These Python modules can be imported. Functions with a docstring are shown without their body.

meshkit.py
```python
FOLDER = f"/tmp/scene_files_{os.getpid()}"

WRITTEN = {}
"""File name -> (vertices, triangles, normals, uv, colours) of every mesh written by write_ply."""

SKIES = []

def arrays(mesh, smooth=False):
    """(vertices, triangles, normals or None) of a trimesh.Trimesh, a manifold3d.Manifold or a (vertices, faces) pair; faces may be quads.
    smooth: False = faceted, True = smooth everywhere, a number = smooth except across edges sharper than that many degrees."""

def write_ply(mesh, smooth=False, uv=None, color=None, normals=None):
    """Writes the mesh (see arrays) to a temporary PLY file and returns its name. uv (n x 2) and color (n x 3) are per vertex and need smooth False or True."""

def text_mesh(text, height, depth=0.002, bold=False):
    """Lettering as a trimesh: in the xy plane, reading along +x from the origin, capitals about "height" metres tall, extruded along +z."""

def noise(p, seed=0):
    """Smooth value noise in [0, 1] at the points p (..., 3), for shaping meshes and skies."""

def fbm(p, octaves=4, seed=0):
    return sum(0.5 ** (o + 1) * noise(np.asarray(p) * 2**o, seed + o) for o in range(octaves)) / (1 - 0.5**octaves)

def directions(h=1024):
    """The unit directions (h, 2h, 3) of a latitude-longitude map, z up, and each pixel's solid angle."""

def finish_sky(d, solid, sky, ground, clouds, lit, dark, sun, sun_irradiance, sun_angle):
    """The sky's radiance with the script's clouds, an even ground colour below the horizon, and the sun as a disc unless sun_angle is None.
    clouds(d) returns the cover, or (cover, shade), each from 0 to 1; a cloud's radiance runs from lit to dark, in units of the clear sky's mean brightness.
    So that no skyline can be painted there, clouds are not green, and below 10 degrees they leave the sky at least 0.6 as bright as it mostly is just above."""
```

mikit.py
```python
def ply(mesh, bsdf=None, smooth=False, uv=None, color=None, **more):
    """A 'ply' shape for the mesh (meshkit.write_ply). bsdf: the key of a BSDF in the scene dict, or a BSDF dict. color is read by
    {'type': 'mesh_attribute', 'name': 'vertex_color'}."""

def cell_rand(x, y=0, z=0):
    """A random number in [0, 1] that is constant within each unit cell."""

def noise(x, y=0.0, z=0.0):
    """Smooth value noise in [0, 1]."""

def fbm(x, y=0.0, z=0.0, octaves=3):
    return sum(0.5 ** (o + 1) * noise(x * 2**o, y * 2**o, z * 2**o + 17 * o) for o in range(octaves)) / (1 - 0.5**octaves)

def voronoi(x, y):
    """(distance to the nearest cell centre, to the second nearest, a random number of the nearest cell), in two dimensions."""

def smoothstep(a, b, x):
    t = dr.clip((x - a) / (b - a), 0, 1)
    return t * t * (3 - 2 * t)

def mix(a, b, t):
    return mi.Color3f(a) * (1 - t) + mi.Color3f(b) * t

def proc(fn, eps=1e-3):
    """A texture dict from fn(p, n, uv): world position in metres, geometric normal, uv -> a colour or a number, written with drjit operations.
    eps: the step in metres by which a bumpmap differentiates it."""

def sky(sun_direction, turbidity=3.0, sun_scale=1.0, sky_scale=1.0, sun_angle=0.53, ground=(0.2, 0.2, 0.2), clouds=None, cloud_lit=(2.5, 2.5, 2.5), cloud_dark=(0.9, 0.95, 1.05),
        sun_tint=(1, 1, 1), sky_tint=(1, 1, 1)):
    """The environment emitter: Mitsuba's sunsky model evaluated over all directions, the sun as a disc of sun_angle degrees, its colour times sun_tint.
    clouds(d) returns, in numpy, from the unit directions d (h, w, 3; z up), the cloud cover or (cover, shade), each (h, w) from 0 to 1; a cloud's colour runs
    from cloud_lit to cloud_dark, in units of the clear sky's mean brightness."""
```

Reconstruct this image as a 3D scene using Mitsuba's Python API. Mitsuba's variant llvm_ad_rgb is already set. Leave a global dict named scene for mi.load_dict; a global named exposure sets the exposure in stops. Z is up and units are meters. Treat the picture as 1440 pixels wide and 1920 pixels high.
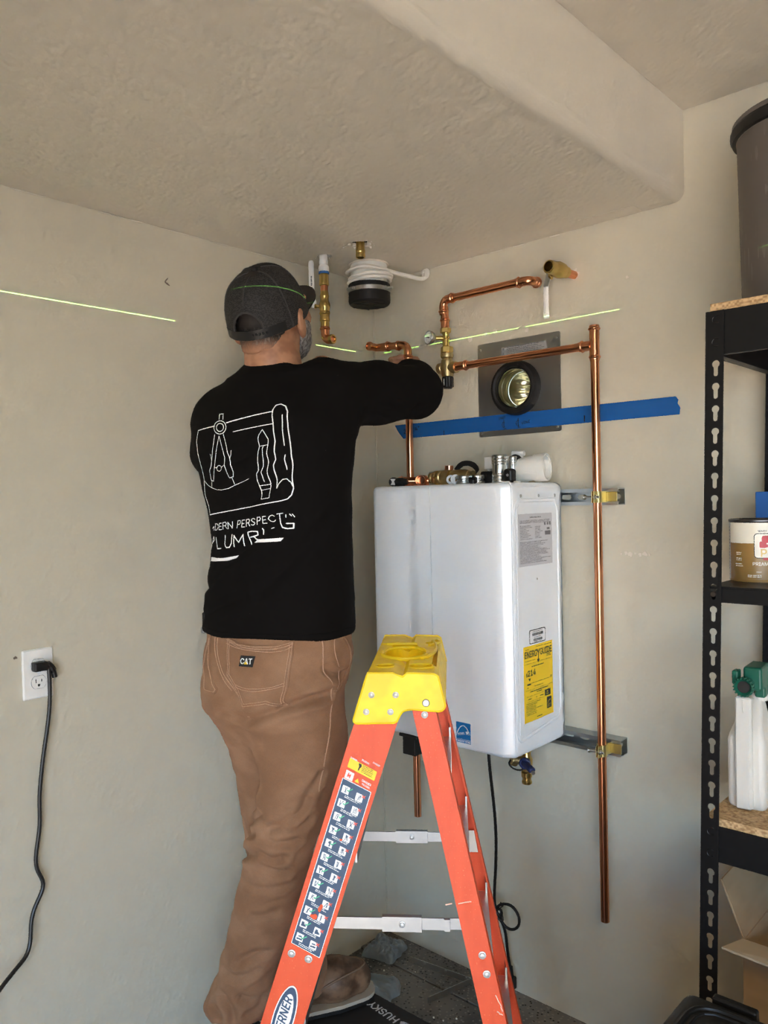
import math, numpy as np, trimesh, mitsuba as mi, mikit, meshkit, drjit as dr
from manifold3d import Manifold
from shapely.geometry import Polygon, Point, LineString, box as sbox
from shapely.ops import unary_union
from shapely import affinity
from mikit import proc, noise, fbm, smoothstep, mix
V = lambda *a: np.array(a, float)
scene, labels = {}, {}
UPZ, XP = V(0, 0, 1), V(1, 0, 0)

# ---------------------------------------------------------------- camera, sky, lamps, exposure
CAM = V(1.8385, -1.9909, 1.485)
RIGHT, UP, FWD = V(.7399, .6723, -.0223), V(.0044, .0286, .9996), V(-.6727, .7398, -.0186)
scene['camera'] = {'type': 'perspective', 'fov': 2 * math.degrees(math.atan(720 / 1500.6)), 'fov_axis': 'x', 'near_clip': .02, 'far_clip': 300.,
                   'to_world': mi.ScalarTransform4f().look_at(origin=CAM.tolist(), target=(CAM + FWD).tolist(), up=UP.tolist())}
scene['sky'] = mikit.sky([.25, .7, .75], turbidity=4.0, sun_scale=0.0, sky_scale=2.1, ground=(.60, .50, .40), sky_tint=(.82, 1.0, 1.12))
scene['sun'] = {'type': 'directional', 'direction': [-.42, .68, -.60], 'irradiance': {'type': 'rgb', 'value': [1.45, 1.17, .92]}}
LAMP = V(2.75, -2.75, HC0 := 2.425)
LAMP_POWER = [1.6, 1.36, 1.0]
exposure = 4.45
LASER = V(3.2, -1.53, 1.9654)
scene['laser_light'] = {'type': 'point', 'position': LASER.tolist(), 'intensity': {'type': 'rgb', 'value': [4.2, 12., 1.9]}}

# ---------------------------------------------------------------- helpers
def nrm(a):
    a = np.asarray(a, float)
    return a / (np.linalg.norm(a) + 1e-15)

def taken(key):
    return key in scene or key in labels

def num(key):
    if not taken(key):
        return key
    k = 1
    while taken(f'{key}_{k:03d}'):
        k += 1
    return f'{key}_{k:03d}'

def thing(name, label, cat, group=None):
    key = num(name)
    labels[key] = {'label': label, 'category': cat}
    if group:
        labels[key]['group'] = group
    return key

def add(name, mesh, mat, parent=None, smooth=30, label=None, kind=None, cat=None, group=None, **kw):
    key = num(f'{parent}__{name}' if parent else name)
    sh = mesh if isinstance(mesh, dict) else mikit.ply(mesh, mat, smooth=smooth, **kw)
    scene[key] = sh
    d = {a: b for a, b in (('label', label), ('kind', kind), ('category', cat), ('group', group)) if b}
    if d:
        labels[key] = d
    return key

def basis(z, up=(0, 0, 1)):
    z = nrm(z)
    u = np.asarray(up, float)
    if abs(z @ nrm(u)) > .98:
        u = V(1, 0, 0) if abs(z[0]) < .9 else V(0, 1, 0)
    x = nrm(np.cross(u, z))
    return np.stack([x, np.cross(z, x), z], 1)

def frame(o, x, y):
    """4x4: local x, y axes given, z = x cross y."""
    x = nrm(x); y = nrm(np.asarray(y) - x * (x @ np.asarray(y))); m = np.eye(4)
    m[:3, 0], m[:3, 1], m[:3, 2], m[:3, 3] = x, y, np.cross(x, y), o
    return m

def at(mesh, m):
    mesh = mesh.copy(); mesh.apply_transform(m); return mesh

def cat(*ms):
    ms = [m for g in ms for m in (g if isinstance(g, (list, tuple)) else [g])]
    return trimesh.util.concatenate([trimesh.Trimesh(m.vertices, m.faces, process=False) for m in ms])

def tm(man):
    m = man.to_mesh()
    return trimesh.Trimesh(np.array(m.vert_properties[:, :3]), np.array(m.tri_verts), process=False)

def box(lo, hi, c=0.0):
    """Box between two corners, its edges chamfered by c."""
    lo, hi = np.minimum(lo, hi), np.maximum(lo, hi)
    if c <= 0:
        return at(trimesh.creation.box(hi - lo), trimesh.transformations.translation_matrix((lo + hi) / 2))
    p = []
    for sx in (0, 1):
        for sy in (0, 1):
            for sz in (0, 1):
                q = np.where([sx, sy, sz], hi, lo); d = np.where([sx, sy, sz], -c, c)
                p += [q + d * e for e in (V(0, 1, 1), V(1, 0, 1), V(1, 1, 0))]
    return tm(Manifold.hull_points(np.array(p)))

def rbox(lo, hi, r, n=4):
    """Box with rounded edges of radius r."""
    lo, hi = np.minimum(lo, hi).astype(float), np.maximum(lo, hi).astype(float)
    s = trimesh.creation.uv_sphere(r, count=[2 * n + 1, 4 * n]).vertices
    return tm(Manifold.hull_points(np.vstack([s + V(x, y, z) for x in (lo[0] + r, hi[0] - r) for y in (lo[1] + r, hi[1] - r) for z in (lo[2] + r, hi[2] - r)])))

def lathe(prof, o=(0, 0, 0), axis=(0, 0, 1), n=24, up=(0, 0, 1)):
    """prof: (radius, height) pairs, bottom to top; closed at radius 0 or left as given."""
    pr = np.array(prof, float); a = np.arange(n) * 2 * math.pi / n
    v = np.stack([pr[:, None, 0] * np.cos(a), pr[:, None, 0] * np.sin(a), np.repeat(pr[:, 1:2], n, 1)], -1).reshape(-1, 3)
    f = []
    i, j = np.meshgrid(np.arange(len(pr) - 1), np.arange(n), indexing='ij'); k = (j + 1) % n
    q = np.stack([i * n + j, i * n + k, (i + 1) * n + k, (i + 1) * n + j], -1).reshape(-1, 4)
    f = np.vstack([q[:, [0, 1, 2]], q[:, [0, 2, 3]]])
    m = np.eye(4); m[:3, :3] = basis(axis, up); m[:3, 3] = o
    me = trimesh.Trimesh(v, f, process=False); me.merge_vertices(); me.update_faces(me.nondegenerate_faces())
    return at(me, m)

def sweep(pts, r, n=12, cap=True, sect=None, up=None):
    """Tube along a polyline; r a number or one per point; sect an optional (k,2) section instead of a circle."""
    p = np.asarray(pts, float); R = np.broadcast_to(np.asarray(r, float), (len(p),))
    t = np.gradient(p, axis=0); t /= np.linalg.norm(t, axis=1, keepdims=True) + 1e-12
    b = basis(t[0], (0, 0, 1) if up is None else up); x = b[:, 0]
    if sect is None:
        a = np.arange(n) * 2 * math.pi / n; sect = np.stack([np.cos(a), np.sin(a)], 1)
    sect = np.asarray(sect); n = len(sect); vs = []
    for k in range(len(p)):
        x = nrm(x - t[k] * (x @ t[k])); y = np.cross(t[k], x)
        vs.append(p[k] + R[k] * (sect[:, :1] * x + sect[:, 1:] * y))
    v = np.vstack(vs); i, j = np.meshgrid(np.arange(len(p) - 1), np.arange(n), indexing='ij'); k = (j + 1) % n
    q = np.stack([i * n + j, i * n + k, (i + 1) * n + k, (i + 1) * n + j], -1).reshape(-1, 4)
    f = [q[:, [0, 1, 2]], q[:, [0, 2, 3]]]
    if cap:
        v = np.vstack([v, p[:1], p[-1:]]); m = len(v); J = np.arange(n); K = (J + 1) % n
        f += [np.stack([K, J, J * 0 + m - 2], 1), np.stack([(len(p) - 1) * n + J, (len(p) - 1) * n + K, J * 0 + m - 1], 1)]
    return trimesh.Trimesh(v, np.vstack(f), process=False)

def spline(pts, n=60):
    from scipy.interpolate import CubicSpline
    p = np.asarray(pts, float); d = np.r_[0, np.cumsum(np.sqrt(np.linalg.norm(np.diff(p, axis=0), axis=1)))]
    return CubicSpline(d, p)(np.linspace(0, d[-1], n))

def bend(pts, r, n=8):
    """Polyline with its inner corners rounded to radius r."""
    p = [np.asarray(q, float) for q in pts]; out = [p[0]]
    for a, b, c in zip(p, p[1:], p[2:]):
        u, v = nrm(a - b), nrm(c - b); ang = math.acos(np.clip(u @ v, -1, 1)); d = r / math.tan(ang / 2)
        A, C = b + u * d, b + v * d; ctr = b + nrm(u + v) * r / math.sin(ang / 2)
        e1 = nrm(A - ctr); e2 = nrm((C - ctr) - e1 * ((C - ctr) @ e1)); tot = math.pi - ang
        out += [ctr + r * (math.cos(s) * e1 + math.sin(s) * e2) for s in np.linspace(0, tot, n + 1)]
    return np.array(out + [p[-1]])

def ext(poly, h, m=None, z0=0.0):
    """Extruded shapely polygon(s), placed by the 4x4 m."""
    gs = [g for g in getattr(poly, 'geoms', [poly]) if g.area > 1e-12]
    e = cat([trimesh.creation.extrude_polygon(g, h, engine='earcut') for g in gs])
    e.apply_translation([0, 0, z0])
    return e if m is None else at(e, m)

def rrect(x0, y0, x1, y1, r):
    return sbox(x0 + r, y0 + r, x1 - r, y1 - r).buffer(r, quad_segs=6)

def line(pts, w):
    return LineString(pts).buffer(w / 2, cap_style=2, quad_segs=3)

def text(s, h, m, depth=.0004, bold=False, center=False, squeeze=1.0, z0=0.0):
    t = meshkit.text_mesh(s, h, depth, bold)
    if center:
        t.apply_translation([-(t.bounds[0][0] + t.bounds[1][0]) / 2, 0, 0])
    t.vertices[:, 0] *= squeeze; t.vertices[:, 2] += z0
    return at(t, m)

def bars(rng, x0, x1, ys, h, frac=(.5, 1.0)):
    """Rows of small print: one thin bar broken into word-long pieces per row."""
    out = []
    for y in ys:
        x, end = x0, x0 + (x1 - x0) * rng.uniform(*frac)
        while x < end:
            w = min(rng.uniform(1.5, 5) * h, end - x)
            if w > .3 * h:
                out.append(sbox(x, y, x + w, y + h))
            x += w + h * .7
    return unary_union(out)

# ---------------------------------------------------------------- materials
def mat(name, c, rough=.5, metal=0.0, spec=.5, **kw):
    b = {'type': 'principled', 'base_color': c if isinstance(c, dict) else {'type': 'rgb', 'value': list(c)}, 'roughness': rough, 'metallic': metal, **kw}
    if not metal:
        b['specular'] = spec
    scene[name] = {'type': 'twosided', 'bsdf': b}
    return name

def bumped(name, c, fn, scale, rough=.6, eps=1e-3, metal=0.0, spec=.4, **kw):
    inner = {'type': 'principled', 'base_color': c if isinstance(c, dict) else {'type': 'rgb', 'value': list(c)}, 'roughness': rough, 'metallic': metal, **kw}
    if not metal:
        inner['specular'] = spec
    scene[name] = {'type': 'twosided', 'bsdf': {'type': 'bumpmap', 'arbitrary': {**proc(fn, eps)}, 'scale': scale, 'nested': inner}}
    return name

WALL = (.545, .505, .400)
mat('paint_wall', WALL, .50, spec=.45)
mat('paint_ceiling', (.545, .505, .425), .55, spec=.4)
def relief(name, parent, o, u, v, n, nu, nv, step, amp, freq, lo, hi, seed, m, drop=None):
    """Sprayed orange-peel coat: a fine grid from o over nu metres along u and nv along v, its bumps standing out along n."""
    a, b = np.meshgrid(np.arange(0, nu + step, step), np.arange(0, nv + step, step), indexing='ij')
    a, b = np.minimum(a, nu), np.minimum(b, nv)
    q = np.stack([a * freq, b * freq, np.full_like(a, seed * 3.7)], -1); e = meshkit.fbm(q, 2, seed)
    t = np.clip((e - lo) / (hi - lo), 0, 1); hgt = amp * (.15 + .85 * t * t * (3 - 2 * t)) * (.75 + .5 * meshkit.noise(q * .13, seed + 1))
    p = np.asarray(o) + a[..., None] * np.asarray(u) + b[..., None] * np.asarray(v) + hgt[..., None] * np.asarray(n)
    I, J = a.shape; i, j = np.meshgrid(np.arange(I - 1), np.arange(J - 1), indexing='ij')
    k = np.stack([i * J + j, (i + 1) * J + j, (i + 1) * J + j + 1, i * J + j + 1], -1).reshape(-1, 4); p = p.reshape(-1, 3)
    if drop is not None:
        k = k[~drop(p[k].mean(1))]
    if np.cross(u, v) @ np.asarray(n) < 0:
        k = k[:, ::-1]
    return add(name, trimesh.Trimesh(p, np.vstack([k[:, [0, 1, 2]], k[:, [0, 2, 3]]]), process=False), m, parent, smooth=True)
mat('white_plastic', (.78, .77, .73), .35)
mat('white_gloss', (.74, .77, .79), .16, clearcoat=.5, clearcoat_gloss=.9)
mat('pvc_white', (.66, .65, .60), .4)
mat('black_plastic', (.007, .007, .007), .42, spec=.35)
mat('black_rubber', (.009, .0085, .008), .55, spec=.3)
mat('black_steel', (.0045, .0045, .005), .42, spec=.3)
mat('rivet_grey', (.62, .62, .60), .42, .55)
mat('copper', (.70, .30, .155), .17, 1.0)
mat('brass', (.60, .43, .15), .2, 1.0)
mat('bronze', (.52, .40, .20), .38, 1.0)
mat('steel', (.50, .51, .50), .33, 1.0)
mat('galvanized', (.42, .45, .46), .38, 1.0)
mat('aluminium', (.29, .32, .34), .40, 1.0)
mat('chrome', (.75, .75, .73), .12, 1.0)
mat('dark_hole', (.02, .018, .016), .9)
mat('paper_white', (.72, .72, .70), .6)
mat('ink', (.012, .012, .014), .6)
mat('ink_grey', (.16, .16, .17), .6)
mat('white_print', (.80, .80, .78), .6)
# ---------------------------------------------------------------- the room
HS, HC, XS = 2.204, 2.425, 1.058          # soffit height, ceiling height, soffit width
DX, DY = 7.0, -4.3                         # the garage reaches to here
rng = np.random.default_rng(5)
add('wall_left', box((-.12, DY, 0), (0, .12, HC)), 'paint_wall', kind='structure', smooth=False, label='beige orange-peel garage wall on the left')
flue_hole = Point(.5645, 1.792).buffer(.0566, quad_segs=16)
add('wall_right', ext(sbox(0, 0, DX, HC).difference(flue_hole), .12, np.array([[1, 0, 0, 0], [0, 0, -1, .12], [0, 1, 0, 0], [0, 0, 0, 1.]])), 'paint_wall', kind='structure', smooth=False, label='beige garage wall behind the water heater')
add('wall_side', box((DX, DY, 0), (DX + .12, .12, HC)), 'paint_wall', kind='structure', smooth=False, label='far side wall of the garage')
add('wall_front', cat(box((-.12, DY - .12, 2.13), (DX + .12, DY, HC)), box((-.12, DY - .12, 0), (2.2, DY, 2.13)), box((DX - .35, DY - .12, 0), (DX + .12, DY, 2.13))),
    'paint_wall', kind='structure', smooth=False, label='garage front wall with the open door bay')
add('ceiling', box((XS - .05, DY, HC), (DX + .12, .12, HC + .1)), 'paint_ceiling', kind='structure', smooth=False, label='beige textured upper ceiling')

# soffit: plate with two torn holes, rounded lower edge, upright face
def jag(cx, cy, rx, ry, n, seed, amp):
    g = np.random.default_rng(seed); a = np.arange(n) * 2 * math.pi / n
    k = 1 + amp * g.uniform(-1, 1, n)
    return Polygon(np.stack([cx + rx * k * np.cos(a), cy + ry * k * np.sin(a)], 1))
hole1 = affinity.rotate(jag(.261, -.334, .040, .026, 18, 3, .22), 42, origin=(.261, -.334))
hole2 = jag(.112, -.330, .021, .021, 14, 7, .2)
rb = .025
plate = sbox(0, DY, XS - rb, .0).difference(hole1).difference(hole2)
sof = [ext(plate, .012, z0=HS)]
a = np.linspace(-math.pi / 2, 0, 9)
prof = [(XS - rb - .02, HS + .012), (XS - rb, HS)] + [(XS - rb + rb * math.cos(t), HS + rb + rb * math.sin(t)) for t in a[1:]] + [(XS, HC), (XS - .02, HC), (XS - .02, HS + .04)]
m = np.eye(4); m[:3, 0], m[:3, 1], m[:3, 2], m[:3, 3] = (1, 0, 0), (0, 0, 1), (0, -1, 0), (0, 0, 0)
sof.append(ext(Polygon(prof), -DY, m))
sk = add('ceiling_soffit', cat(sof), 'paint_ceiling', kind='structure', smooth=35, label='low boxed soffit with a rounded edge over the corner')
add('patch', ext(affinity.rotate(sbox(.80, -.062, .955, -.012), 0), .0022, z0=HS - .0022), 'paint_ceiling', sk, smooth=False, label='faint rectangular drywall patch')
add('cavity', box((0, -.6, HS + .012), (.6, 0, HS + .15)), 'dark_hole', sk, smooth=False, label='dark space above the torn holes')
mat('torn_paper', (.74, .71, .66), .8)
def curl(poly, seed, zt):
    g = np.random.default_rng(seed); c = np.array(poly.exterior.coords)[:-1]; mid = c.mean(0); out = []
    for k in range(len(c)):
        if g.random() < .62:
            p, q = c[k], c[(k + 1) % len(c)]; e = (p + q) / 2; e = e + (e - mid) * g.uniform(.15, .5)
            z = zt - g.uniform(.002, .006)
            v = np.array([[*p, zt + .004], [*q, zt + .004], [*e, z], [*(p * .96 + mid * .04), zt + .006], [*(q * .96 + mid * .04), zt + .006], [*e, z + .002]])
            out.append(tm(Manifold.hull_points(v)))
    return cat(out)
add('torn_paper', curl(hole1, 11, HS), 'torn_paper', sk, smooth=False, label='torn white drywall paper round the hole')
add('torn_paper', curl(hole2, 13, HS), 'torn_paper', sk, smooth=False, label='torn drywall paper round the pipe')

def floor_col(p, n, uv):
    a = fbm(p.x * 5, p.y * 5, 0., 3); d1, d2, r = mikit.voronoi(p.x * 95, p.y * 95)
    base = mix((.075, .072, .068), (.170, .158, .140), smoothstep(.3, .75, a))
    base = mix(base, (.235, .215, .185), smoothstep(.42, .15, d1) * smoothstep(.60, .80, r))
    base = mix(base, (.030, .029, .028), smoothstep(.42, .15, d1) * smoothstep(.30, .12, r))
    base = mix(base, (.46, .44, .40), smoothstep(.22, .12, d1) * smoothstep(.982, .99, r))
    return base
scene['concrete'] = {'type': 'twosided', 'bsdf': {'type': 'principled', 'base_color': proc(floor_col), 'roughness': .42, 'specular': .4}}
mat('driveway_concrete', (.56, .50, .42), .8)
add('driveway', box((-14, DY - 16, -.12), (20, DY - .12, -.02)), 'driveway_concrete', kind='structure', smooth=False, label='pale concrete driveway in front of the garage')
fl = add('floor', box((-.12, DY - .12, -.1), (DX + .12, -.135, 0)), 'concrete', kind='structure', smooth=False, label='dark speckled concrete floor')
add('ledge', box((-.12, -.131, -.1), (DX + .12, .12, .004), .002), 'concrete', fl, smooth=False, label='strip of concrete along the wall beyond a joint')
from shapely import contains_xy
relief('texture_coat', 'wall_left', (0, -1.42, .0), (0, 1, 0), (0, 0, 1), (1, 0, 0), 1.415, HS - .002, .0042, .0011, 140., .40, .72, 3, 'paint_wall')
relief('texture_coat', 'wall_right', (.003, 0, .0), (1, 0, 0), (0, 0, 1), (0, -1, 0), XS - .003, HS - .002, .0042, .0011, 140., .40, .72, 4, 'paint_wall', lambda c: np.hypot(c[:, 0] - .5645, c[:, 2] - 1.792) < .0605)
relief('texture_coat', 'wall_right', (XS, 0, .0), (1, 0, 0), (0, 0, 1), (0, -1, 0), .55, HC - .002, .0044, .0011, 140., .40, .72, 5, 'paint_wall')
relief('texture_coat', sk, (.002, -2.0, HS), (1, 0, 0), (0, 1, 0), (0, 0, -1), XS - rb - .003, 1.998, .0036, .0016, 115., .36, .66, 6, 'paint_ceiling',
       lambda c: contains_xy(hole1.union(hole2).buffer(.004), c[:, 0], c[:, 1]))
relief('texture_coat', sk, (XS, -1.6, HS + rb + .004), (0, 1, 0), (0, 0, 1), (1, 0, 0), 1.598, HC - HS - rb - .006, .0042, .0010, 140., .40, .72, 7, 'paint_ceiling')
relief('texture_coat', 'ceiling', (XS + .001, -1.3, HC), (1, 0, 0), (0, 1, 0), (0, 0, -1), .85, 1.298, .0042, .0015, 115., .36, .66, 8, 'paint_ceiling')
# caulk beads, scuffs and screw holes
mat('caulk', (.62, .58, .49), .6)
add('caulk_bead', cat([sweep([(.004, -y0, HS - .003), (.004, -y1, HS - .0035)], .0016, 6) for y0, y1 in ((.34, .40), (.43, .52), (.60, .66), (.70, .83), (.87, .99), (1.12, 1.20), (1.26, 1.40))]), 'caulk', 'wall_left', label='broken caulk line under the soffit')
add('caulk_bead', cat([sweep([(x0, -.003, HS - .003), (x1, -.003, HS - .0035)], .0016, 6) for x0, x1 in ((.27, .33), (.36, .41), (.47, .52), (.56, .60), (.68, .71))]), 'caulk', 'wall_right', label='broken caulk line under the soffit')
add('corner_bead', sweep([(.002, -.002, .02), (.002, -.002, HS - .005)], .0022, 8), 'paint_wall', 'wall_left')
mat('scuff', (.16, .12, .09), .8)
mat('putty', (.66, .60, .51), .7)
def blob(x, z, s, seed):
    g = np.random.default_rng(seed); a = np.arange(12) * math.pi / 6; k = s * g.uniform(.6, 1.2, 12)
    mm = np.eye(4); mm[:3, 0], mm[:3, 1], mm[:3, 2], mm[:3, 3] = (1, 0, 0), (0, 0, 1), (0, -1, 0), (x, 0, z)
    return ext(Polygon(np.stack([k * np.cos(a), k * np.sin(a)], 1)), .0026, mm)
add('screw_hole', blob(.842 - .035, 1.318, .005, 1), 'scuff', 'wall_right', label='small dark screw hole')
add('putty_mark', cat([blob(.842 + .035 + .013 * k, 1.32 + .003 * (k % 2), .003 + .002 * (k % 3), 20 + k) for k in range(7)]), 'putty', 'wall_right', label='row of small putty dabs')
add('putty_mark', cat([blob(.905, 2.045, .004, 31), blob(.40, 1.957, .008, 32), blob(.455, 1.965, .006, 33), blob(.49, 1.969, .007, 34), blob(.60, 1.955, .006, 35)]), 'putty', 'wall_right', label='putty smears above the vent plate')
ms = np.eye(4); ms[:3, 0], ms[:3, 1], ms[:3, 2], ms[:3, 3] = (0, 1, 0), (0, 0, 1), (1, 0, 0), (0, -.797, 2.062)
add('scuff_mark', ext(unary_union([line([(-.008, .002), (-.003, .008), (.001, .012)], .0022), line([(-.008, .002), (-.002, -.004), (.005, -.006)], .0026), line([(-.002, -.004), (.0, -.001)], .004)]), .0026, ms), 'scuff', 'wall_left', smooth=False, label='small dark scuff')
add('scuff_mark', ext(jag(0, 0, .004, .003, 9, 4, .3), .0026, np.array([[0, 0, 1, 0], [1, 0, 0, -1.222], [0, 1, 0, 1.14], [0, 0, 0, 1.]])), 'scuff', 'wall_left', smooth=False)
lt = thing('ceiling_light', 'long white LED fixture on the upper ceiling behind the viewer', 'ceiling light')
add('housing', box(LAMP - V(.16, .62, .035), LAMP + V(.16, .62, 0), .004), 'white_plastic', lt, smooth=False)
dv = box(LAMP - V(.145, .60, .039), LAMP + V(.145, .60, -.0352))
scene[lt + '__diffuser'] = {**mikit.ply(dv, 'white_plastic'), 'emitter': {'type': 'area', 'radiance': {'type': 'rgb', 'value': LAMP_POWER}}}
# laser level that throws the green line: a point of light behind a level slit
lz = thing('laser_level', 'green laser level on a tall tripod standing to the right of the shelving', 'laser level')
c = LASER
gap = .000026
top = lathe([(.056, gap), (.066, gap), (.066, .05), (.0, .05), (.0, .046), (.056, .046)], c, n=64)
bot = lathe([(.0, -.05), (.066, -.05), (.066, -gap), (.056, -gap), (.056, -.046), (.0, -.046)], c, n=64)
add('housing', cat(top, bot), 'black_plastic', lz, smooth=False)
add('pillar', box(c + V(.056, -.012, -.05), c + V(.068, .012, .05)), 'black_plastic', lz)
add('pole', sweep([c + V(0, 0, -.05), V(c[0], c[1], .35)], .014, 12), 'aluminium', lz)
for k in range(3):
    an = k * 2.094 + .4
    add('leg', sweep([V(c[0], c[1], .75), V(c[0] + .42 * math.cos(an), c[1] + .42 * math.sin(an), .012)], .011, 10), 'aluminium', lz)
# ---------------------------------------------------------------- copper and brass plumbing
RC = .0111
def tube(pts, r=RC, n=20):
    return sweep(pts, r, n)
def socket(p, d, L=.030, r=.0128):
    """Press-fitting socket that starts at p and runs L along d, with a bead near its mouth."""
    pr = [(r - .0016, 0), (r, .001), (r, L - .013)]
    pr += [(r + .0030 * math.sin(t), L - .013 + .008 * (t / math.pi)) for t in np.linspace(.15, math.pi - .15, 7)]
    pr += [(r, L - .004), (r, L - .0005), (r - .0004, L), (RC - .0002, L)]
    return lathe(pr, p, d, 24)
def elbow(pa, pc, pb, rb=.016, L=.026, r=.0124, ends=(1, 1)):
    """Press elbow: mouths towards pa and pb, corner at pc."""
    pa, pc, pb = map(np.asarray, (pa, pc, pb)); u, v = nrm(pa - pc), nrm(pb - pc)
    ms = [sweep(bend([pc + u * (rb + .006), pc, pc + v * (rb + .006)], rb, 10), r, 20)]
    for d, e in ((u, ends[0]), (v, ends[1])):
        if e:
            ms.append(socket(pc + d * (rb + .001), d, L))
    return cat(ms)
def ring(p, d, prof, n=24):
    return lathe(prof, p, d, n)
def hexnut(p, d, r, h, c=.0012):
    hx = Polygon([(r * math.cos(k * math.pi / 3), r * math.sin(k * math.pi / 3)) for k in range(6)])
    m1 = ext(hx, h); m = Manifold.hull_points(np.vstack([np.array(hx.exterior.coords)[:-1].repeat(2, 0) * np.tile([[1], [.94]], (6, 1)) @ np.eye(2, 3) + np.tile([[0, 0, c], [0, 0, 0]], (6, 1)),
                                                        np.array(hx.exterior.coords)[:-1].repeat(2, 0) * np.tile([[1], [.94]], (6, 1)) @ np.eye(2, 3) + np.tile([[0, 0, h - c], [0, 0, h]], (6, 1))]))
    mm = np.eye(4); mm[:3, :3] = basis(d); mm[:3, 3] = p
    return at(tm(m), mm)
UPZ, XP, YM = V(0, 0, 1), V(1, 0, 0), V(0, -1, 0)

# A: recirculating line with tee, mixing valve, gauge
a = thing('mixing_valve_line', "copper line with brass mixing valve, dial gauge and long riser strapped beside the water heater", 'plumbing pipe')
yA = -.075; xr = .8475; zt = 1.8675
add('riser', tube([(xr + .002, yA, .358), (xr, yA, 1.835)]), 'copper', a)
add('tee', cat(sweep([(xr, yA, 1.838), (xr, yA, 1.906)], .0126, 20), socket((xr, yA, 1.853), -UPZ, .026), socket((xr, yA, 1.882), UPZ, .036), socket((xr - .008, yA, zt), -XP, .036)), 'copper', a)
add('branch_pipe', tube([(xr - .03, yA, zt), (.40, yA, zt - .001)]), 'copper', a)
xv = .366
add('coupling', cat(socket((.415, yA, zt), XP, .028), socket((.418, yA, zt), -XP, .030)), 'copper', a)
vb = [(.0, 1.842), (.0165, 1.842), (.0178, 1.846), (.0182, 1.885), (.0165, 1.893), (.0150, 1.895), (.0185, 1.899), (.0195, 1.905), (.0185, 1.911), (.0150, 1.915), (.0, 1.915)]
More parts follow.
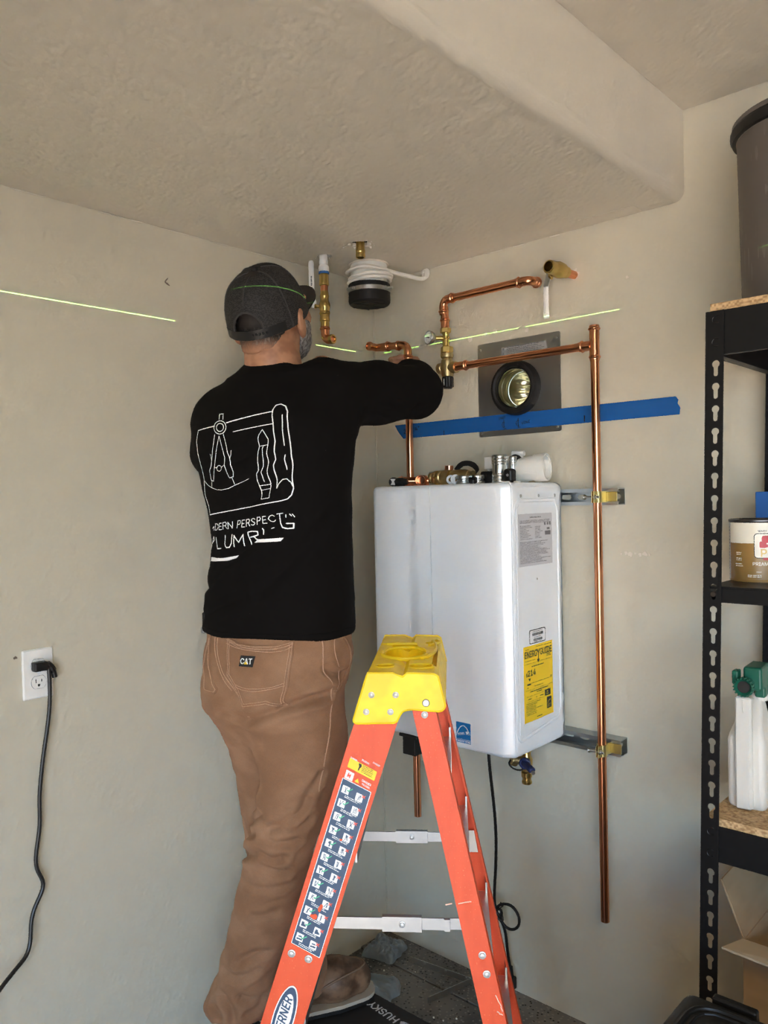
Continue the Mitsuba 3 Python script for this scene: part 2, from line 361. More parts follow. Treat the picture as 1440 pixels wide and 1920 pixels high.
mv = add('mixing_valve', cat(lathe(vb, (xv, yA, 0), n=28), lathe([(.0, .0), (.0145, .0), (.0145, .020), (.0175, .022), (.0175, .034), (.0, .034)], (xv, yA, zt - .001), XP, 20),
    lathe([(.0, .0), (.0145, .0), (.0145, .016), (.0165, .018), (.0165, .031), (.010, .031), (.010, .02), (.0, .02)], (xv, yA, zt + .001), -XP, 20),
    lathe([(.0, 0), (.0062, 0), (.0062, .004), (.0045, .004), (.0045, .0025), (0, .0025)], (xv - .003, yA - .0178, 1.905), V(-.25, -1, 0), 16)), 'bronze', a, label='dull bronze mixing valve body')
kn = [(.0165 + (.0008 if k % 2 else 0)) for k in range(36)]
capp = Polygon([(kn[k] * math.cos(k * math.pi / 18), kn[k] * math.sin(k * math.pi / 18)) for k in range(36)])
add('knob', cat(ext(capp, .030, np.array([[1, 0, 0, xv + .001], [0, 1, 0, yA], [0, 0, 1, 1.810], [0, 0, 0, 1.]])), lathe([(0, 1.806), (.012, 1.806), (.0155, 1.811), (0, 1.811)], (xv + .001, yA, 0))), 'black_plastic', mv, label='black adjusting cap')
add('mark', box((xv - .001, yA - .0180, 1.815), (xv + .001, yA - .0172, 1.834)), 'white_print', mv, smooth=False)
add('union_nut', hexnut((xv, yA, 1.914), UPZ, .0185, .017), 'brass', a, label='hexagonal brass union nut')
add('gauge_tee', cat(lathe([(.0135, 1.931), (.0105, 1.934), (.0100, 1.955), (.0125, 1.957), (.0125, 1.961), (.0100, 1.963), (.0105, 1.975), (0, 1.975)], (xv - .003, yA, 0), n=20), hexnut((xv - .004, yA, 1.973), UPZ, .0165, .014),
    sweep([(xv - .003, yA, 1.958), (xv - .024, yA - .022, 1.958)], .0065, 12)), 'brass', a, label='bright brass gauge tee')
add('adapter', cat(lathe([(.0, 1.986), (.0135, 1.986), (.0128, 1.992), (.0128, 2.0)], (xv - .005, yA, 0), n=22), socket((xv - .005, yA, 1.998), UPZ, .022), sweep([(xv - .005, yA, 2.012), (xv - .006, yA, 2.05)], .0117, 20)), 'copper', a)
xu = xv - .007; zu = 2.071
add('elbow', elbow((xu, yA, 1.9), (xu, yA - .004, zu), (.6, yA - .008, zu), rb=.020, L=.022), 'copper', a)
add('upper_pipe', tube([(xu + .03, yA - .004, zu), (.62, yA - .008, zu)]), 'copper', a)
add('elbow', elbow((.5, yA - .008, zu), (.662, yA - .008, zu - .001), (.662, .0, zu - .001), rb=.016, L=.026), 'copper', a)
gd = nrm(V(-.26, -.97, .02)); gp = V(xv - .033, yA - .034, 1.9585)
g = add('gauge', lathe([(.0, -.006), (.016, -.006), (.0195, .0), (.0205, .004), (.0205, .010), (.0190, .0115), (.0180, .0115), (.0180, .008), (0, .008)], gp, gd, 32), 'steel', a, label='round dial gauge')
gm = np.eye(4); gm[:3, :3] = np.stack([nrm(np.cross(UPZ, gd)), np.cross(gd, nrm(np.cross(UPZ, gd))), gd], 1); gm[:3, 3] = gp + gd * .0083
add('dial', ext(Point(0, 0).buffer(.0178), .0003, gm), 'paper_white', g, smooth=False, label='white dial face')
tick = unary_union([affinity.rotate(sbox(-.0003, .0118, .0003, .0152), t, origin=(0, 0)) for t in range(-130, 131, 20)] + [sbox(-.004, -.012, .005, -.0108)])
add('dial_print', ext(tick, .0002, gm, .0003), 'ink_grey', g, smooth=False)
nd = affinity.rotate(unary_union([Polygon([(-.0014, -.006), (.0014, -.006), (.0006, .0125), (-.0006, .0125)]), Point(0, 0).buffer(.0026)]), 78, origin=(0, 0))
add('needle', ext(nd, .0005, gm, .0008), 'ink', g, smooth=False, label='black needle')

# B: capped-off branch in the wall with a ball valve
b = thing('ball_valve', "open brass ball valve with a white lever on a copper wall stub", 'valve')
d = nrm(V(-.10, -1, .03)); p0 = V(.752, .002, 2.081)
add('stub', tube([p0, p0 + d * .045]), 'copper', b)
add('body', lathe([(.0112, .036), (.0150, .037), (.0158, .046), (.0140, .050), (.0185, .054), (.0205, .060), (.0200, .066), (.0215, .070), (.0215, .078), (.0195, .082), (.0195, .088), (.0170, .093), (.0165, .100), (.0178, .103), (.0178, .117), (.0165, .119), (.0135, .119), (.0125, .112), (.0125, .09), (0, .09)], p0, d, 28), 'brass', b)
add('bore', lathe([(.0, .0905), (.0124, .0905)], p0, d, 20), 'dark_hole', b, smooth=False)
pv = p0 + d * .073
st = pv + V(-.026, .002, -.012)
add('stem', cat(sweep([pv, st], .006, 12), hexnut(st - nrm(st - pv) * .003, st - pv, .0085, .006)), 'brass', b)
lv = [st + V(.006, 0, .010), st + V(-.004, -.002, .004), st + V(-.012, -.002, -.018), st + V(-.014, -.002, -.030)]
sec = np.array([[-1, -.22], [1, -.22], [1, .22], [-1, .22]])
lm = add('lever', sweep(lv, .0075, sect=sec, up=(0, 1, 0)), 'steel', b, label='bare steel lever arm', smooth=False)
add('lever_grip', sweep([lv[-1] + V(0, 0, .004), lv[-1] + V(0, -.001, -.055), lv[-1] + V(.001, -.002, -.075), lv[-1] + V(.001, -.002, -.082)], [.0082, .0082, .0095, .007], sect=np.array([[math.cos(t) * (1 if abs(math.cos(t)) > .3 else .9), .42 * math.sin(t)] for t in np.linspace(0, 2 * math.pi, 13)[:-1]]), up=(0, 1, 0)), 'white_plastic', lm, label='white vinyl grip')
add('escutcheon', ext(jag(0, 0, .0165, .0150, 12, 8, .15), .0026, frame((.752, -.0002, 2.083), (-1, 0, 0), (0, 0, 1))), 'putty', b, smooth=False)

# C: riser on the left that the man is fitting
cth = thing('copper_riser', "copper pipe passing left of the water heater, topped by an elbow in the man's hand", 'plumbing pipe')
xc, yc, zc = .225, -.09, 1.9575
add('riser', tube([(xc, yc, .483), (xc - .001, yc, zc - .03)]), 'copper', cth)
add('elbow', elbow((xc, yc, 1.5), (xc, yc, zc), (0, yc, zc + .004), rb=.024, L=.022), 'copper', cth)
add('pipe', tube([(xc - .03, yc, zc + .001), (xc - .075, yc, zc + .004)]), 'copper', cth)
xe = xc - .128
add('coupling', cat(socket((xc - .105, yc, zc + .005), XP, .032), sweep([(xc - .090, yc, zc + .005), (xc - .112, yc, zc + .006)], [.0128, .0095], 20)), 'copper', cth)
add('elbow', cat(sweep(bend([(xc - .106, yc, zc + .006), (xe, yc, zc + .007), (xe - .005, yc - .034, zc + .009)], .011, 8), .0122, 20), lathe([(.0122, 0), (.0140, .002), (.0140, .008), (.0128, .011), (.0098, .011), (.0094, .004), (0, .004)], (xe - .004, yc - .026, zc + .0085), V(-.1, -1, .06), 24)), 'copper', cth, label='open end elbow')
add('bore', lathe([(0, .0045), (.0095, .0045)], (xe - .004, yc - .026, zc + .0085), V(-.1, -1, .06), 20), 'dark_hole', cth, smooth=False)

# D: drop from the soffit
dt = thing('valve_drop', 'brass ball valve and copper elbow hanging from a white adapter through the soffit', 'plumbing pipe')
xd, yd = .111, -.333
add('adapter', lathe([(.0, 2.230), (.0115, 2.230), (.0120, 2.192), (.0132, 2.190), (.0132, 2.180), (.0118, 2.177), (.0150, 2.174), (.0160, 2.170), (.0160, 2.158), (.0145, 2.154), (0, 2.154)][::-1], (xd, yd, 0), n=24), 'white_plastic', dt, label='white threaded adapter')
mat('blue_plastic', (.03, .12, .32), .4)
add('ring', lathe([(.0145, 2.150), (.0158, 2.151), (.0158, 2.157), (.0145, 2.158)], (xd, yd, 0), n=24), 'blue_plastic', dt, label='blue seal ring')
add('socket', cat(lathe([(.0125, 2.116), (.0143, 2.117), (.0147, 2.121), (.0143, 2.126), (.0138, 2.127), (.0140, 2.148), (.0125, 2.151)], (xd, yd, 0), n=24)), 'brass', dt)
add('nipple', tube([(xd, yd, 2.092), (xd, yd, 2.122)]), 'copper', dt)
vl = add('valve_body', lathe([(.0118, 1.985), (.0128, 1.987), (.0128, 2.010), (.0148, 2.012), (.0152, 2.016), (.0140, 2.020), (.0135, 2.030), (.0158, 2.033), (.0160, 2.037), (.0142, 2.041), (.0150, 2.046), (.0170, 2.052), (.0170, 2.060), (.0142, 2.068), (.0125, 2.072), (.0125, 2.080), (.0138, 2.083), (.0138, 2.087), (.0125, 2.090), (.0115, 2.100)], (xd, yd, 0), n=24), 'brass', dt)
dl = nrm(V(-.74, -.67, 0)); sp = V(xd, yd, 2.056)
add('stem', cat(sweep([sp + dl * .012, sp + dl * .030], .005, 12), hexnut(sp + dl * .024, dl, .0075, .005)), 'brass', vl)
hv = [sp + dl * .030 + V(0, 0, -.004), sp + dl * .032 + V(0, 0, .012), sp + dl * .037 + V(0, 0, .040), sp + dl * .037 + V(0, 0, .060)]
add('lever', sweep(hv, .0075, sect=sec, up=(.67, -.74, 0)), 'steel', dt, smooth=False, label='steel lever arm')
rs = np.array([[math.cos(t), .4 * math.sin(t)] for t in np.linspace(0, 2 * math.pi, 15)[:-1]])
lg = add('lever_grip', sweep([sp + dl * .037 + V(0, 0, z) for z in (.046, .05, .10, .118, .128, .134, .136)], [.0075, .0088, .0080, .0082, .0085, .006, .003], sect=rs, up=(.67, -.74, 0)), 'white_plastic', dt, label='white vinyl lever grip with small print')
mk = frame(sp + dl * .037 + V(.74, -.67, 0) * 0 + V(.67, -.74, 0) * .0037 + V(0, 0, .052), (0, 0, 1), (-.74, -.67, 0))
add('lever_print', ext(unary_union([sbox(.002 + k * .006, -.002, .005 + k * .006 + (k % 2) * .002, .002) for k in range(6)]), .0004, mk), 'ink_grey', dt, smooth=False)
add('elbow', cat(sweep(bend([(xd, yd, 1.992), (xd, yd, 1.954), (xd + .030, yd, 1.954)], .017, 9), .0122, 20), socket((xd, yd, 1.970), UPZ, .028)), 'copper', dt)
add('elbow_end', lathe([(.0122, 0), (.0142, .003), (.0142, .010), (.013, .012), (.0098, .012), (.0095, .004), (0, .004)], (xd + .022, yd, 1.954), XP, 24), 'brass', dt, label='brass-bright open end of the elbow')

# E: brass stub in the torn hole
e = thing('pipe_stub', 'short brass pipe stub hanging out of the torn soffit hole', 'pipe stub')
add('sleeve', lathe([(.0100, 2.166), (.0132, 2.166), (.0136, 2.170), (.0136, 2.176), (.0124, 2.179), (.0136, 2.182), (.0136, 2.187), (.0122, 2.190), (.0122, 2.260), (0, 2.260)], (.263, -.333, 0), n=24), 'brass', e)
add('bore', lathe([(0, 2.172), (.0101, 2.172)], (.263, -.333, 0), n=20), 'dark_hole', e, smooth=False)
add('loose_wire', sweep([(.285, -.315, 2.25), (.283, -.318, 2.205), (.288, -.322, 2.21)], .006, 8), 'white_plastic', e)

# F: old flue pipe with rubber cap, cable wound round it
vp = thing('capped_vent_pipe', 'grey plastic vent pipe dropping from the soffit, closed by a black rubber cap', 'vent pipe')
xf, yf = .144, -.172
add('pipe', lathe([(.0, 2.11), (.0565, 2.11), (.0565, HS + .002)], (xf, yf, 0), n=48), 'pvc_white', vp)
add('collar', lathe([(.0565, HS - .004), (.060, HS - .0035), (.062, HS - .001), (.062, HS + .001)], (xf, yf, 0), n=40), 'putty', vp)
add('rubber_cap', lathe([(0, 2.078), (.045, 2.078), (.060, 2.0795), (.0640, 2.085), (.0648, 2.095), (.0640, 2.112), (.0645, 2.138), (.0630, 2.141), (.0568, 2.141)], (xf, yf, 0), n=48), 'black_rubber', vp, label='black rubber end cap')
add('cap_rib', cat(*[at(box((-.056, -.0025, -.0015), (.056, .0025, .001)), trimesh.transformations.rotation_matrix(t, [0, 0, 1])).apply_translation([xf, yf, 2.078]) for t in (.3, 1.35, 2.4)], lathe([(.036, 2.0765), (.040, 2.0765), (.040, 2.079), (.036, 2.079)], (xf, yf, 0), n=40)), 'black_rubber', vp)
bd = add('hose_clamp', lathe([(.0652, 2.114), (.0658, 2.1145), (.0658, 2.1265), (.0652, 2.127)], (xf, yf, 0), n=48), 'steel', vp, label='steel band clamp')
dc = nrm(V(-.17, -.985, 0)); tc = np.cross(UPZ, dc)
add('clamp_screw', cat(sweep([V(xf, yf, 2.1205) + dc * .069 - tc * .016, V(xf, yf, 2.1205) + dc * .069 + tc * .012], .0055, 10), hexnut(V(xf, yf, 2.1205) + dc * .069 + tc * .012, tc, .005, .005)), 'steel', bd)
dc2 = nrm(V(.93, .1, 0)); tc2 = np.cross(UPZ, dc2)
add('clamp_screw', cat(sweep([V(xf, yf, 2.1205) + dc2 * .069 - tc2 * .012, V(xf, yf, 2.1205) + dc2 * .069 + tc2 * .014], .0055, 10), sweep([V(xf, yf, 2.1205) + dc2 * .070, V(xf, yf, 2.119) + dc2 * .088], [.005, .004], 10)), 'steel', bd)
mat('cable_white', (.70, .67, .60), .5)
turn = []
for t in np.linspace(0, 1, 70):
    an = 2.2 - t * 12.6; rr = .0565 + .0062 + .004 * math.sin(an * 1.7 + 1) + (.010 * max(0, math.sin(an + 1.0)) if t > .25 else 0)
    turn.append((xf + rr * math.cos(an), yf + rr * math.sin(an), 2.147 + .019 * t + .006 * math.sin(an * 1.0 + .6)))
tail = [(xf + .075, yf - .02, 2.176), (.205, -.125, 2.176), (.226, -.06, 2.170), (.236, -.022, 2.170), (.240, -.010, 2.180), (.238, -.008, 2.200)]
end = turn[-1]
path = spline(turn[::2] + [turn[-1]], 200)
ang = math.atan2(end[1] - yf, end[0] - xf)
add('white_cable', sweep(path, .0058, 10), 'cable_white', label='loose white cable wound round the capped vent pipe', cat='cable')
add('lead', sweep(spline([(xf - .04, yf - .055, 2.176), (xf + .01, yf - .072, 2.178), (xf + .05, yf - .055, 2.178)] + tail[1:], 60), .0064, 10), 'cable_white', 'white_cable')
add('kink', sweep(spline([(.241, -.010, 2.176), (.246, -.008, 2.188), (.240, -.006, 2.199), (.228, -.006, 2.197), (.227, -.008, 2.186)], 20), .006, 10), 'cable_white', 'white_cable')

# G: strut channels and clamps
def channel(x0, x1, z0, z1):
    t = .0026; D = .041; zl = .0095
    back = sbox(x0, z0, x1, z1)
    for k in range(int((x1 - x0) / .048) + 2):
        sx = x1 - .026 - k * .0485
        if sx - .014 > x0:
            back = back.difference(LineString([(sx - .008, (z0 + z1) / 2), (sx + .008, (z0 + z1) / 2)]).buffer(.0068))
    m1 = ext(back, t, frame((0, 0, 0), (1, 0, 0), (0, 0, 1)))
    return cat(m1, box((x0, -D, z1 - t), (x1, 0, z1)), box((x0, -D, z0), (x1, 0, z0 + t)), box((x0, -D, z1 - zl), (x1, -D + t, z1)), box((x0, -D, z0), (x1, -D + t, z0 + zl)),
               box((x0, -D + t, z1 - zl), (x1, -D + .008, z1 - zl + t)), box((x0, -D + t, z0 + zl - t), (x1, -D + .008, z0 + zl)))
mat('slot_white', (.62, .60, .55), .5)
def strut(z0, z1, x0, x1, where):
    s = num('strut_channel')
    scene[s] = mikit.ply(channel(x0, x1, z0, z1), 'galvanized', smooth=False)
    labels[s] = {'label': f'slotted galvanized strut channel on the wall {where}', 'category': 'bracket', 'group': 'strut channels holding the riser'}
    k = thing('pipe_clamp', f'yellow-zinc pipe clamp holding the copper riser to the {where.split()[-2]} strut channel', 'clamp', 'clamps on the riser')
    zc = (z0 + z1) / 2; x = xr + .001
    def half(s):
        pr = [(s * .0115, 0), *[(s * .0128 * math.cos(t), yA * 0 + .0128 * math.sin(t)) for t in np.linspace(-1.2, 1.2, 9)]]
        arc = LineString([(s * .0125 * math.cos(t), .0125 * math.sin(t)) for t in np.linspace(-1.35, 1.25, 12)]).buffer(.0013)
        leg = LineString([(s * .0065, .010), (s * .008, .020), (s * .011, .052), (s * .016, .056)]).buffer(.0013)
        ear = LineString([(s * .0055, -.0118), (s * .003, -.026)]).buffer(.0013)
        return ext(unary_union([arc, leg, ear]), .030, frame((x, yA, zc - .015), (1, 0, 0), (0, 1, 0)))
    for s in (-1, 1):
        add('strap', half(s), 'zinc', k, smooth=40)
    add('cross_tab', cat(box((x + .010, -.046, zc - .013), (x + .040, -.043, zc + .013), .001), box((x - .028, -.046, zc - .010), (x - .010, -.043, zc + .010), .001)), 'zinc', k, smooth=False)
    add('bolt', cat(sweep([(x - .026, yA - .022, zc), (x + .016, yA - .022, zc)], .0032, 10), lathe([(0, 0), (.0068, 0), (.0075, .002), (.0055, .004), (0, .0045)], (x - .024, yA - .022, zc), -XP, 16), hexnut((x + .004, yA - .022, zc), XP, .0065, .005)), 'steel', k, label='steel clamp bolt')
mat('zinc', (.58, .47, .20), .36, 1.0)
strut(1.451, 1.495, .55, .889, 'near the heater top, the upper one')
strut(.789, .832, .44, .884, 'just under the heater, the lower one')
labels['pipe_clamp']['label'] = 'yellow-zinc pipe clamp holding the copper riser to the upper strut channel'
labels['pipe_clamp_001']['label'] = 'yellow-zinc pipe clamp holding the copper riser to the lower strut channel'

# J: vent plate, thimble, blue tape
vt = thing('vent_plate', 'square sheet-metal wall plate with a black rubber ring round an open flue', 'vent plate')
hole = Point(.566, 1.792).buffer(.055, quad_segs=16)
pf = frame((0, -.0015, 0), (-1, 0, 0), (0, 0, 1))
def wallpoly(poly):   # polygon given in (x, z) on the right wall -> local coordinates of a frame that looks out of the wall
    return poly
WF = frame((0, 0, 0), (1, 0, 0), (0, 0, 1))        # local z points out of the wall (-y)
add('plate', ext(rrect(.427, 1.6585, .706, 1.936, .006).difference(hole), .0028, WF), 'galv_plate', vt, smooth=False)
mat('galv_plate', (.37, .37, .36), .42, 1.0)
add('rubber_ring', lathe([(.056, .0), (.078, .0), (.079, .006), (.077, .024), (.074, .030), (.066, .032), (.060, .029), (.0575, .022), (.0565, .0)], (.5645, 0, 1.792), (0, -1, 0), 48), 'black_rubber', vt, label='thick black rubber sealing ring')
fr = []
for k in range(28):
    r_ = .0545 + (.0014 if k % 3 == 1 else 0); fr.append((r_, .018 - k * .004))
flk = [(.0552, .020), (.0535, .020), (.0535, .006), (.0520, .004), (.0520, -.002), (.0535, -.004), (.0535, -.012)]
flk += [(.0525, -.016), (.0505, -.020), (.0515, -.026)]
def bowl(n=40, m_=90):
    v, f = [], []
    for i_ in range(n + 1):
        r_ = .0515 * i_ / n
        for j_ in range(m_):
            t = j_ * 2 * math.pi / m_; x, z = r_ * math.cos(t), r_ * math.sin(t)
            d_ = .026 + .052 * math.sqrt(max(0, 1 - (r_ / .0518) ** 2)); an = math.atan2(z - .002, .062 - x)
            d_ += .0024 * math.sin(an * 21 + 6 * math.hypot(z, .062 - x)) * min(1, (.0515 - r_) / .008)
            v.append((.5645 + x, d_, 1.792 + z))
    for i_ in range(n):
        for j_ in range(m_):
            a_, b_ = i_ * m_ + j_, i_ * m_ + (j_ + 1) % m_
            f += [[a_, b_, b_ + m_], [a_, b_ + m_, a_ + m_]]
    return trimesh.Trimesh(v, f, process=False)
add('flue_bend', bowl(), 'flue_metal', vt, smooth=True, label='fluted bend at the back of the flue')
add('flue_pipe', lathe(flk, (.5645, 0, 1.792), (0, -1, 0), 40), 'flue_metal', vt, label='ribbed bright metal flue lining')
mat('flue_metal', (.62, .60, .44), .2, 1.0)
for q in ((.436, 1.918), (.694, 1.919), (.436, 1.670), (.694, 1.671)):
    add('screw', lathe([(0, .0028), (.0045, .0028), (.0040, .0044), (.001, .0052), (0, .0052)], (q[0], 0, q[1]), (0, -1, 0), 12), 'chrome', vt)
rr = np.random.default_rng(9)
lb = sbox(.512, 1.885, .664, 1.916)
add('sticker', ext(lb, .0004, WF, .0028), 'sticker_grey', vt, smooth=False, label='grey foil instruction sticker')
mat('sticker_grey', (.34, .335, .32), .5)
tw = bars(rr, .528, .660, [1.889 + .0048 * k for k in range(6)], .0022, (.6, 1.))
add('sticker_print', ext(tw.intersection(sbox(.53, 1.886, .661, 1.915)), .0003, WF, .0032), 'ink_grey', vt, smooth=False)
add('sticker_mark', ext(unary_union([Point(.519, 1.9105).buffer(.0035), sbox(.515, 1.889, .523, 1.892), Polygon([(.515, 1.894), (.523, 1.894), (.519, 1.902)])]), .0003, WF, .0032), 'ink_grey', vt, smooth=False)
tapep = Polygon([(.089, 1.7205), (.427, 1.7205), (.706, 1.7205), (1.030, 1.7215), (1.037, 1.712), (1.034, 1.704), (1.041, 1.693), (1.039, 1.6755), (.706, 1.6745), (.427, 1.675), (.124, 1.675), (.104, 1.697)])
mat('tape_blue', (.006, .088, .31), .55)
tp = add('blue_tape', ext(tapep, .0006, WF, .0032), 'tape_blue', smooth=False, label='strip of blue painter\'s tape with pencilled marks across the wall under the flue', cat='tape')
mw = text("26 1/4\"", .014, frame((.126, -.0040, 1.690), (1, .0, .12), (0, 0, 1)), .0003)
hand = lambda s, x, z, h, t=.08: text(s, h, frame((x, -.0040, z), (1, 0, t), (0, 0, 1)), .0003, squeeze=.95)
def CL(x, z):
    c_ = [(x + .0062 * math.cos(t), z + .0075 * math.sin(t)) for t in np.linspace(.9, 5.4, 12)]
    return cat(*[ext(line(q, .0017), .0003, WF, .0040) for q in (c_, [(x + .0005, z + .0145), (x + .0005, z - .0125), (x + .0085, z - .0115)])])
add('writing', cat(mw, hand('UNIT', .498, 1.7055, .0075), hand('VENT', .577, 1.685, .0085, .14), CL(.516, 1.690), CL(.565, 1.691), ext(sbox(.292, 1.6755, .294, 1.690), .0003, WF, .0040), ext(sbox(.776, 1.678, .7785, 1.6945), .0003, WF, .0040)), 'ink', tp, smooth=False, label='black handwritten marks UNIT and VENT')
# ---------------------------------------------------------------- tankless water heater
HX0, HX1, HY0, HY1, HZ0, HZ1 = .2500, .7235, -.3050, -.0430, .8130, 1.5150
wh = thing('water_heater', 'large white tankless water heater hung on the wall in the corner', 'water heater')
def rounded_slab(poly, z0, z1, r, n=5):
    p = []
    for s, zc in ((-1, z0 + r), (1, z1 - r)):
        for t in np.linspace(0, math.pi / 2, n):
            c = np.array(poly.buffer(-r * (1 - math.cos(t)), quad_segs=8).exterior.coords)[:-1]
            p.append(np.column_stack([c, np.full(len(c), zc + s * r * math.sin(t))]))
    return Manifold.hull_points(np.vstack(p))
rf = .044
fpoly = unary_union([sbox(HX0, -.285, HX1, HY1 - .002)] + [sbox(HX0, HY0 + rf, HX1, -.2), sbox(HX0 + .018, HY0, HX1 - rf, -.2), Point(HX1 - rf, HY0 + rf).buffer(rf, quad_segs=10), Point(HX0 + .018, HY0 + .018).buffer(.018, quad_segs=8), sbox(HX0, HY0 + .018, HX0 + .05, -.2)]).convex_hull
cover = rounded_slab(fpoly, HZ0, HZ1, .014)
groove = tm(Manifold.hull_points(box((.4725, HY0 - .01, HZ0 - .01), (.4752, HY0 + .0045, HZ1 + .01)).vertices))
cover = cover - Manifold.hull_points(groove.vertices)
# seam between front cover and side panel
cover = cover - Manifold.hull_points(box((HX1 - .0016, -.2915, HZ0 - .01), (HX1 + .01, -.2895, HZ1 + .01)).vertices)
cover = cover.refine_to_length(.02)
def shape(v):
    v = np.array(v); f = np.clip((-.262 - v[:, 1]) / .043, 0, 1)
    s = np.clip((v[:, 0] - .396) / .030, 0, 1); s = s * s * (3 - 2 * s)
    v[:, 1] += f * .0075 * (1 - s)
    bulge = np.clip(1 - ((v[:, 0] - .411) / .010) ** 2, 0, 1)
    v[:, 1] -= f * .0016 * bulge
    return v
cover = cover.warp_batch(shape)
add('casing', tm(cover), 'white_gloss', wh, smooth=28)
SF = frame((HX1, 0, 0), (0, 1, 0), (0, 0, 1))      # side panel: local x = world y, local y = z, out = +x
def bead_loop(poly, w, h, fr, n=5):
    """A raised bead with a round back along a closed outline."""
    c = np.array(poly.exterior.coords)[:-1]; c = np.vstack([c, c[:1]])
    L = LineString(c); pts = np.array([L.interpolate(t, True).coords[0] for t in np.linspace(0, 1, 150)])
    p3 = np.column_stack([pts, np.zeros(len(pts)), np.ones(len(pts))]) @ fr.T
    sec = np.array([[math.cos(t), math.sin(t)] for t in np.linspace(0, 2 * math.pi, 11)[:-1]])
    return sweep(p3[:, :3] , w, sect=sec * [1, h / w], up=fr[:3, 2], cap=False)
outer = Polygon([(-.272, .872), (-.262, .860), (-.082, .885), (-.070, .900), (-.070, 1.440), (-.082, 1.462), (-.255, 1.462), (-.272, 1.445)]).buffer(.012, quad_segs=6).buffer(-.006)
add('panel_bead', bead_loop(outer, .0050, .0026, SF), 'white_gloss', wh, smooth=True, label='pressed rounded border on the side panel')
inner = outer.buffer(-.009)
add('panel', ext(inner, .0011, SF), 'white_gloss', wh, smooth=False, label='pressed centre of the side panel')
add('edge_bead', sweep([(HX1 - .0002, -.2855, HZ0 + .02), (HX1 - .0002, -.2855, HZ1 - .012), (HX1 - .006, -.286, HZ1 - .002)], .0034, 10), 'white_gloss', wh)
for q in (-.247, -.160, -.078):
    add('screw', lathe([(0, 0), (.0042, 0), (.0042, .001), (.003, .0024), (0, .0026)], (HX1, q, 1.480), (1, 0, 0), 12), 'steel', wh)
add('screw', lathe([(0, 0), (.003, 0), (.0025, .0016), (0, .0018)], (HX1 + .001, -.176, 1.262), (1, 0, 0), 10), 'steel', wh)
r3 = np.random.default_rng(21)
# rating label
A0, A1, B0, B1 = -.262, -.097, 1.2985, 1.4335
rl = add('rating_label', ext(sbox(A0, B0, A1, B1), .0003, SF, .0012), 'label_grey', wh, smooth=False, label='grey rating label full of fine print')
mat('label_grey', (.50, .51, .53), .5)
rows = [bars(r3, A0 + .008, A1 - .006, [B1 - .018 - .0030 * k for k in range(3)], .0014, (.9, 1.)),
        bars(r3, A0 + .008, A0 + .075, [B1 - .032 - .0042 * k for k in range(9)], .0015, (.4, 1.)), bars(r3, A0 + .08, A0 + .122, [B1 - .035 - .0042 * k for k in range(8)], .0015, (.4, 1.)),
        bars(r3, A0 + .006, A1 - .006, [B1 - .073 - .0034 * k for k in range(17)], .0014, (.55, 1.)),
        sbox(A1 - .036, B1 - .058, A1 - .008, B1 - .047), sbox(A1 - .026, B1 - .044, A1 - .012, B1 - .038), Point(A1 - .036, B1 - .028).buffer(.004), Point(A1 - .022, B1 - .028).buffer(.004), sbox(A1 - .014, B1 - .032, A1 - .007, B1 - .024)]
rows[4:5] = [rows[4]]
add('label_print', cat(ext(unary_union(rows), .0002, SF, .0015), text('Tankless Water Heater', .0038, SF @ np.array([[1, 0, 0, (A0 + A1) / 2], [0, 1, 0, B1 - .011], [0, 0, 1, .0015], [0, 0, 0, 1.]]), .0002, True, True)), 'ink_grey', wh, smooth=False)
# bar-code sticker
mat('sticker_white', (.74, .75, .76), .45)
C0, C1, D0, D1 = -.2190, -.1405, 1.0955, 1.1320
add('barcode_label', ext(rrect(C0, D0, C1, D1, .005), .0003, SF, .0012), 'ink', wh, smooth=False, label='small bar-code sticker with a black rounded border')
add('barcode_ground', ext(rrect(C0 + .0022, D0 + .0022, C1 - .0022, D1 - .0022, .004), .0002, SF, .0015), 'sticker_white', wh, smooth=False)
bc = []
for z0, z1, x0, x1 in ((D0 + .020, D0 + .0275, C0 + .013, C1 - .013), (D0 + .006, D0 + .0125, C0 + .019, C1 - .017)):
    x = x0
    while x < x1:
        w_ = r3.choice([.0008, .0016, .0024]); bc.append(sbox(x, z0, x + w_, z1)); x += w_ + r3.choice([.0008, .0012])
bc += [bars(r3, C0 + .020, C1 - .02, [D0 + .0155], .0012, (.9, 1)), bars(r3, C0 + .012, C1 - .012, [D0 + .0300], .0014, (.9, 1)), bars(r3, C0 + .024, C1 - .02, [D0 + .0038], .001, (.9, 1))]
add('barcode', ext(unary_union(bc), .0002, SF, .0017), 'ink', wh, smooth=False)
# energy label, hanging slightly loose
mat('label_yellow', (.84, .56, .015), .5)
E0, E1, G0, G1 = -.2490, -.1070, .8960, 1.0920
EL = frame((HX1 + .0012, 0, 0), (0, 1, 0), (0.012, 0, 1)) ; EL = frame((HX1 + .0014 , 0, 0), (0, 1, 0), (0, 0, 1))
add('energy_label', cat(ext(sbox(E0, G0, E1, G1), .0004, EL)), 'label_yellow', wh, smooth=False, label='yellow EnergyGuide label')
add('label_backing', ext(Polygon([(E0 - .004, G0 - .006), (E1 + .003, G0 - .003), (E1 + .003, G0 + .001), (E0 - .004, G0 - .001)]), .0008, EL), 'sticker_white', wh, smooth=False, label='white backing edge')
def onE(x, y, z=.0004):
    return EL @ np.array([[1, 0, 0, E0 + x], [0, 1, 0, G0 + y], [0, 0, 1, z], [0, 0, 0, 1.]])
W_ = E1 - E0
en = [text('ENERG', .0165, onE(.005, .166), .0003, True, squeeze=1.0), text('GUIDE', .0165, onE(.078, .166), .0003, True, squeeze=.92)]
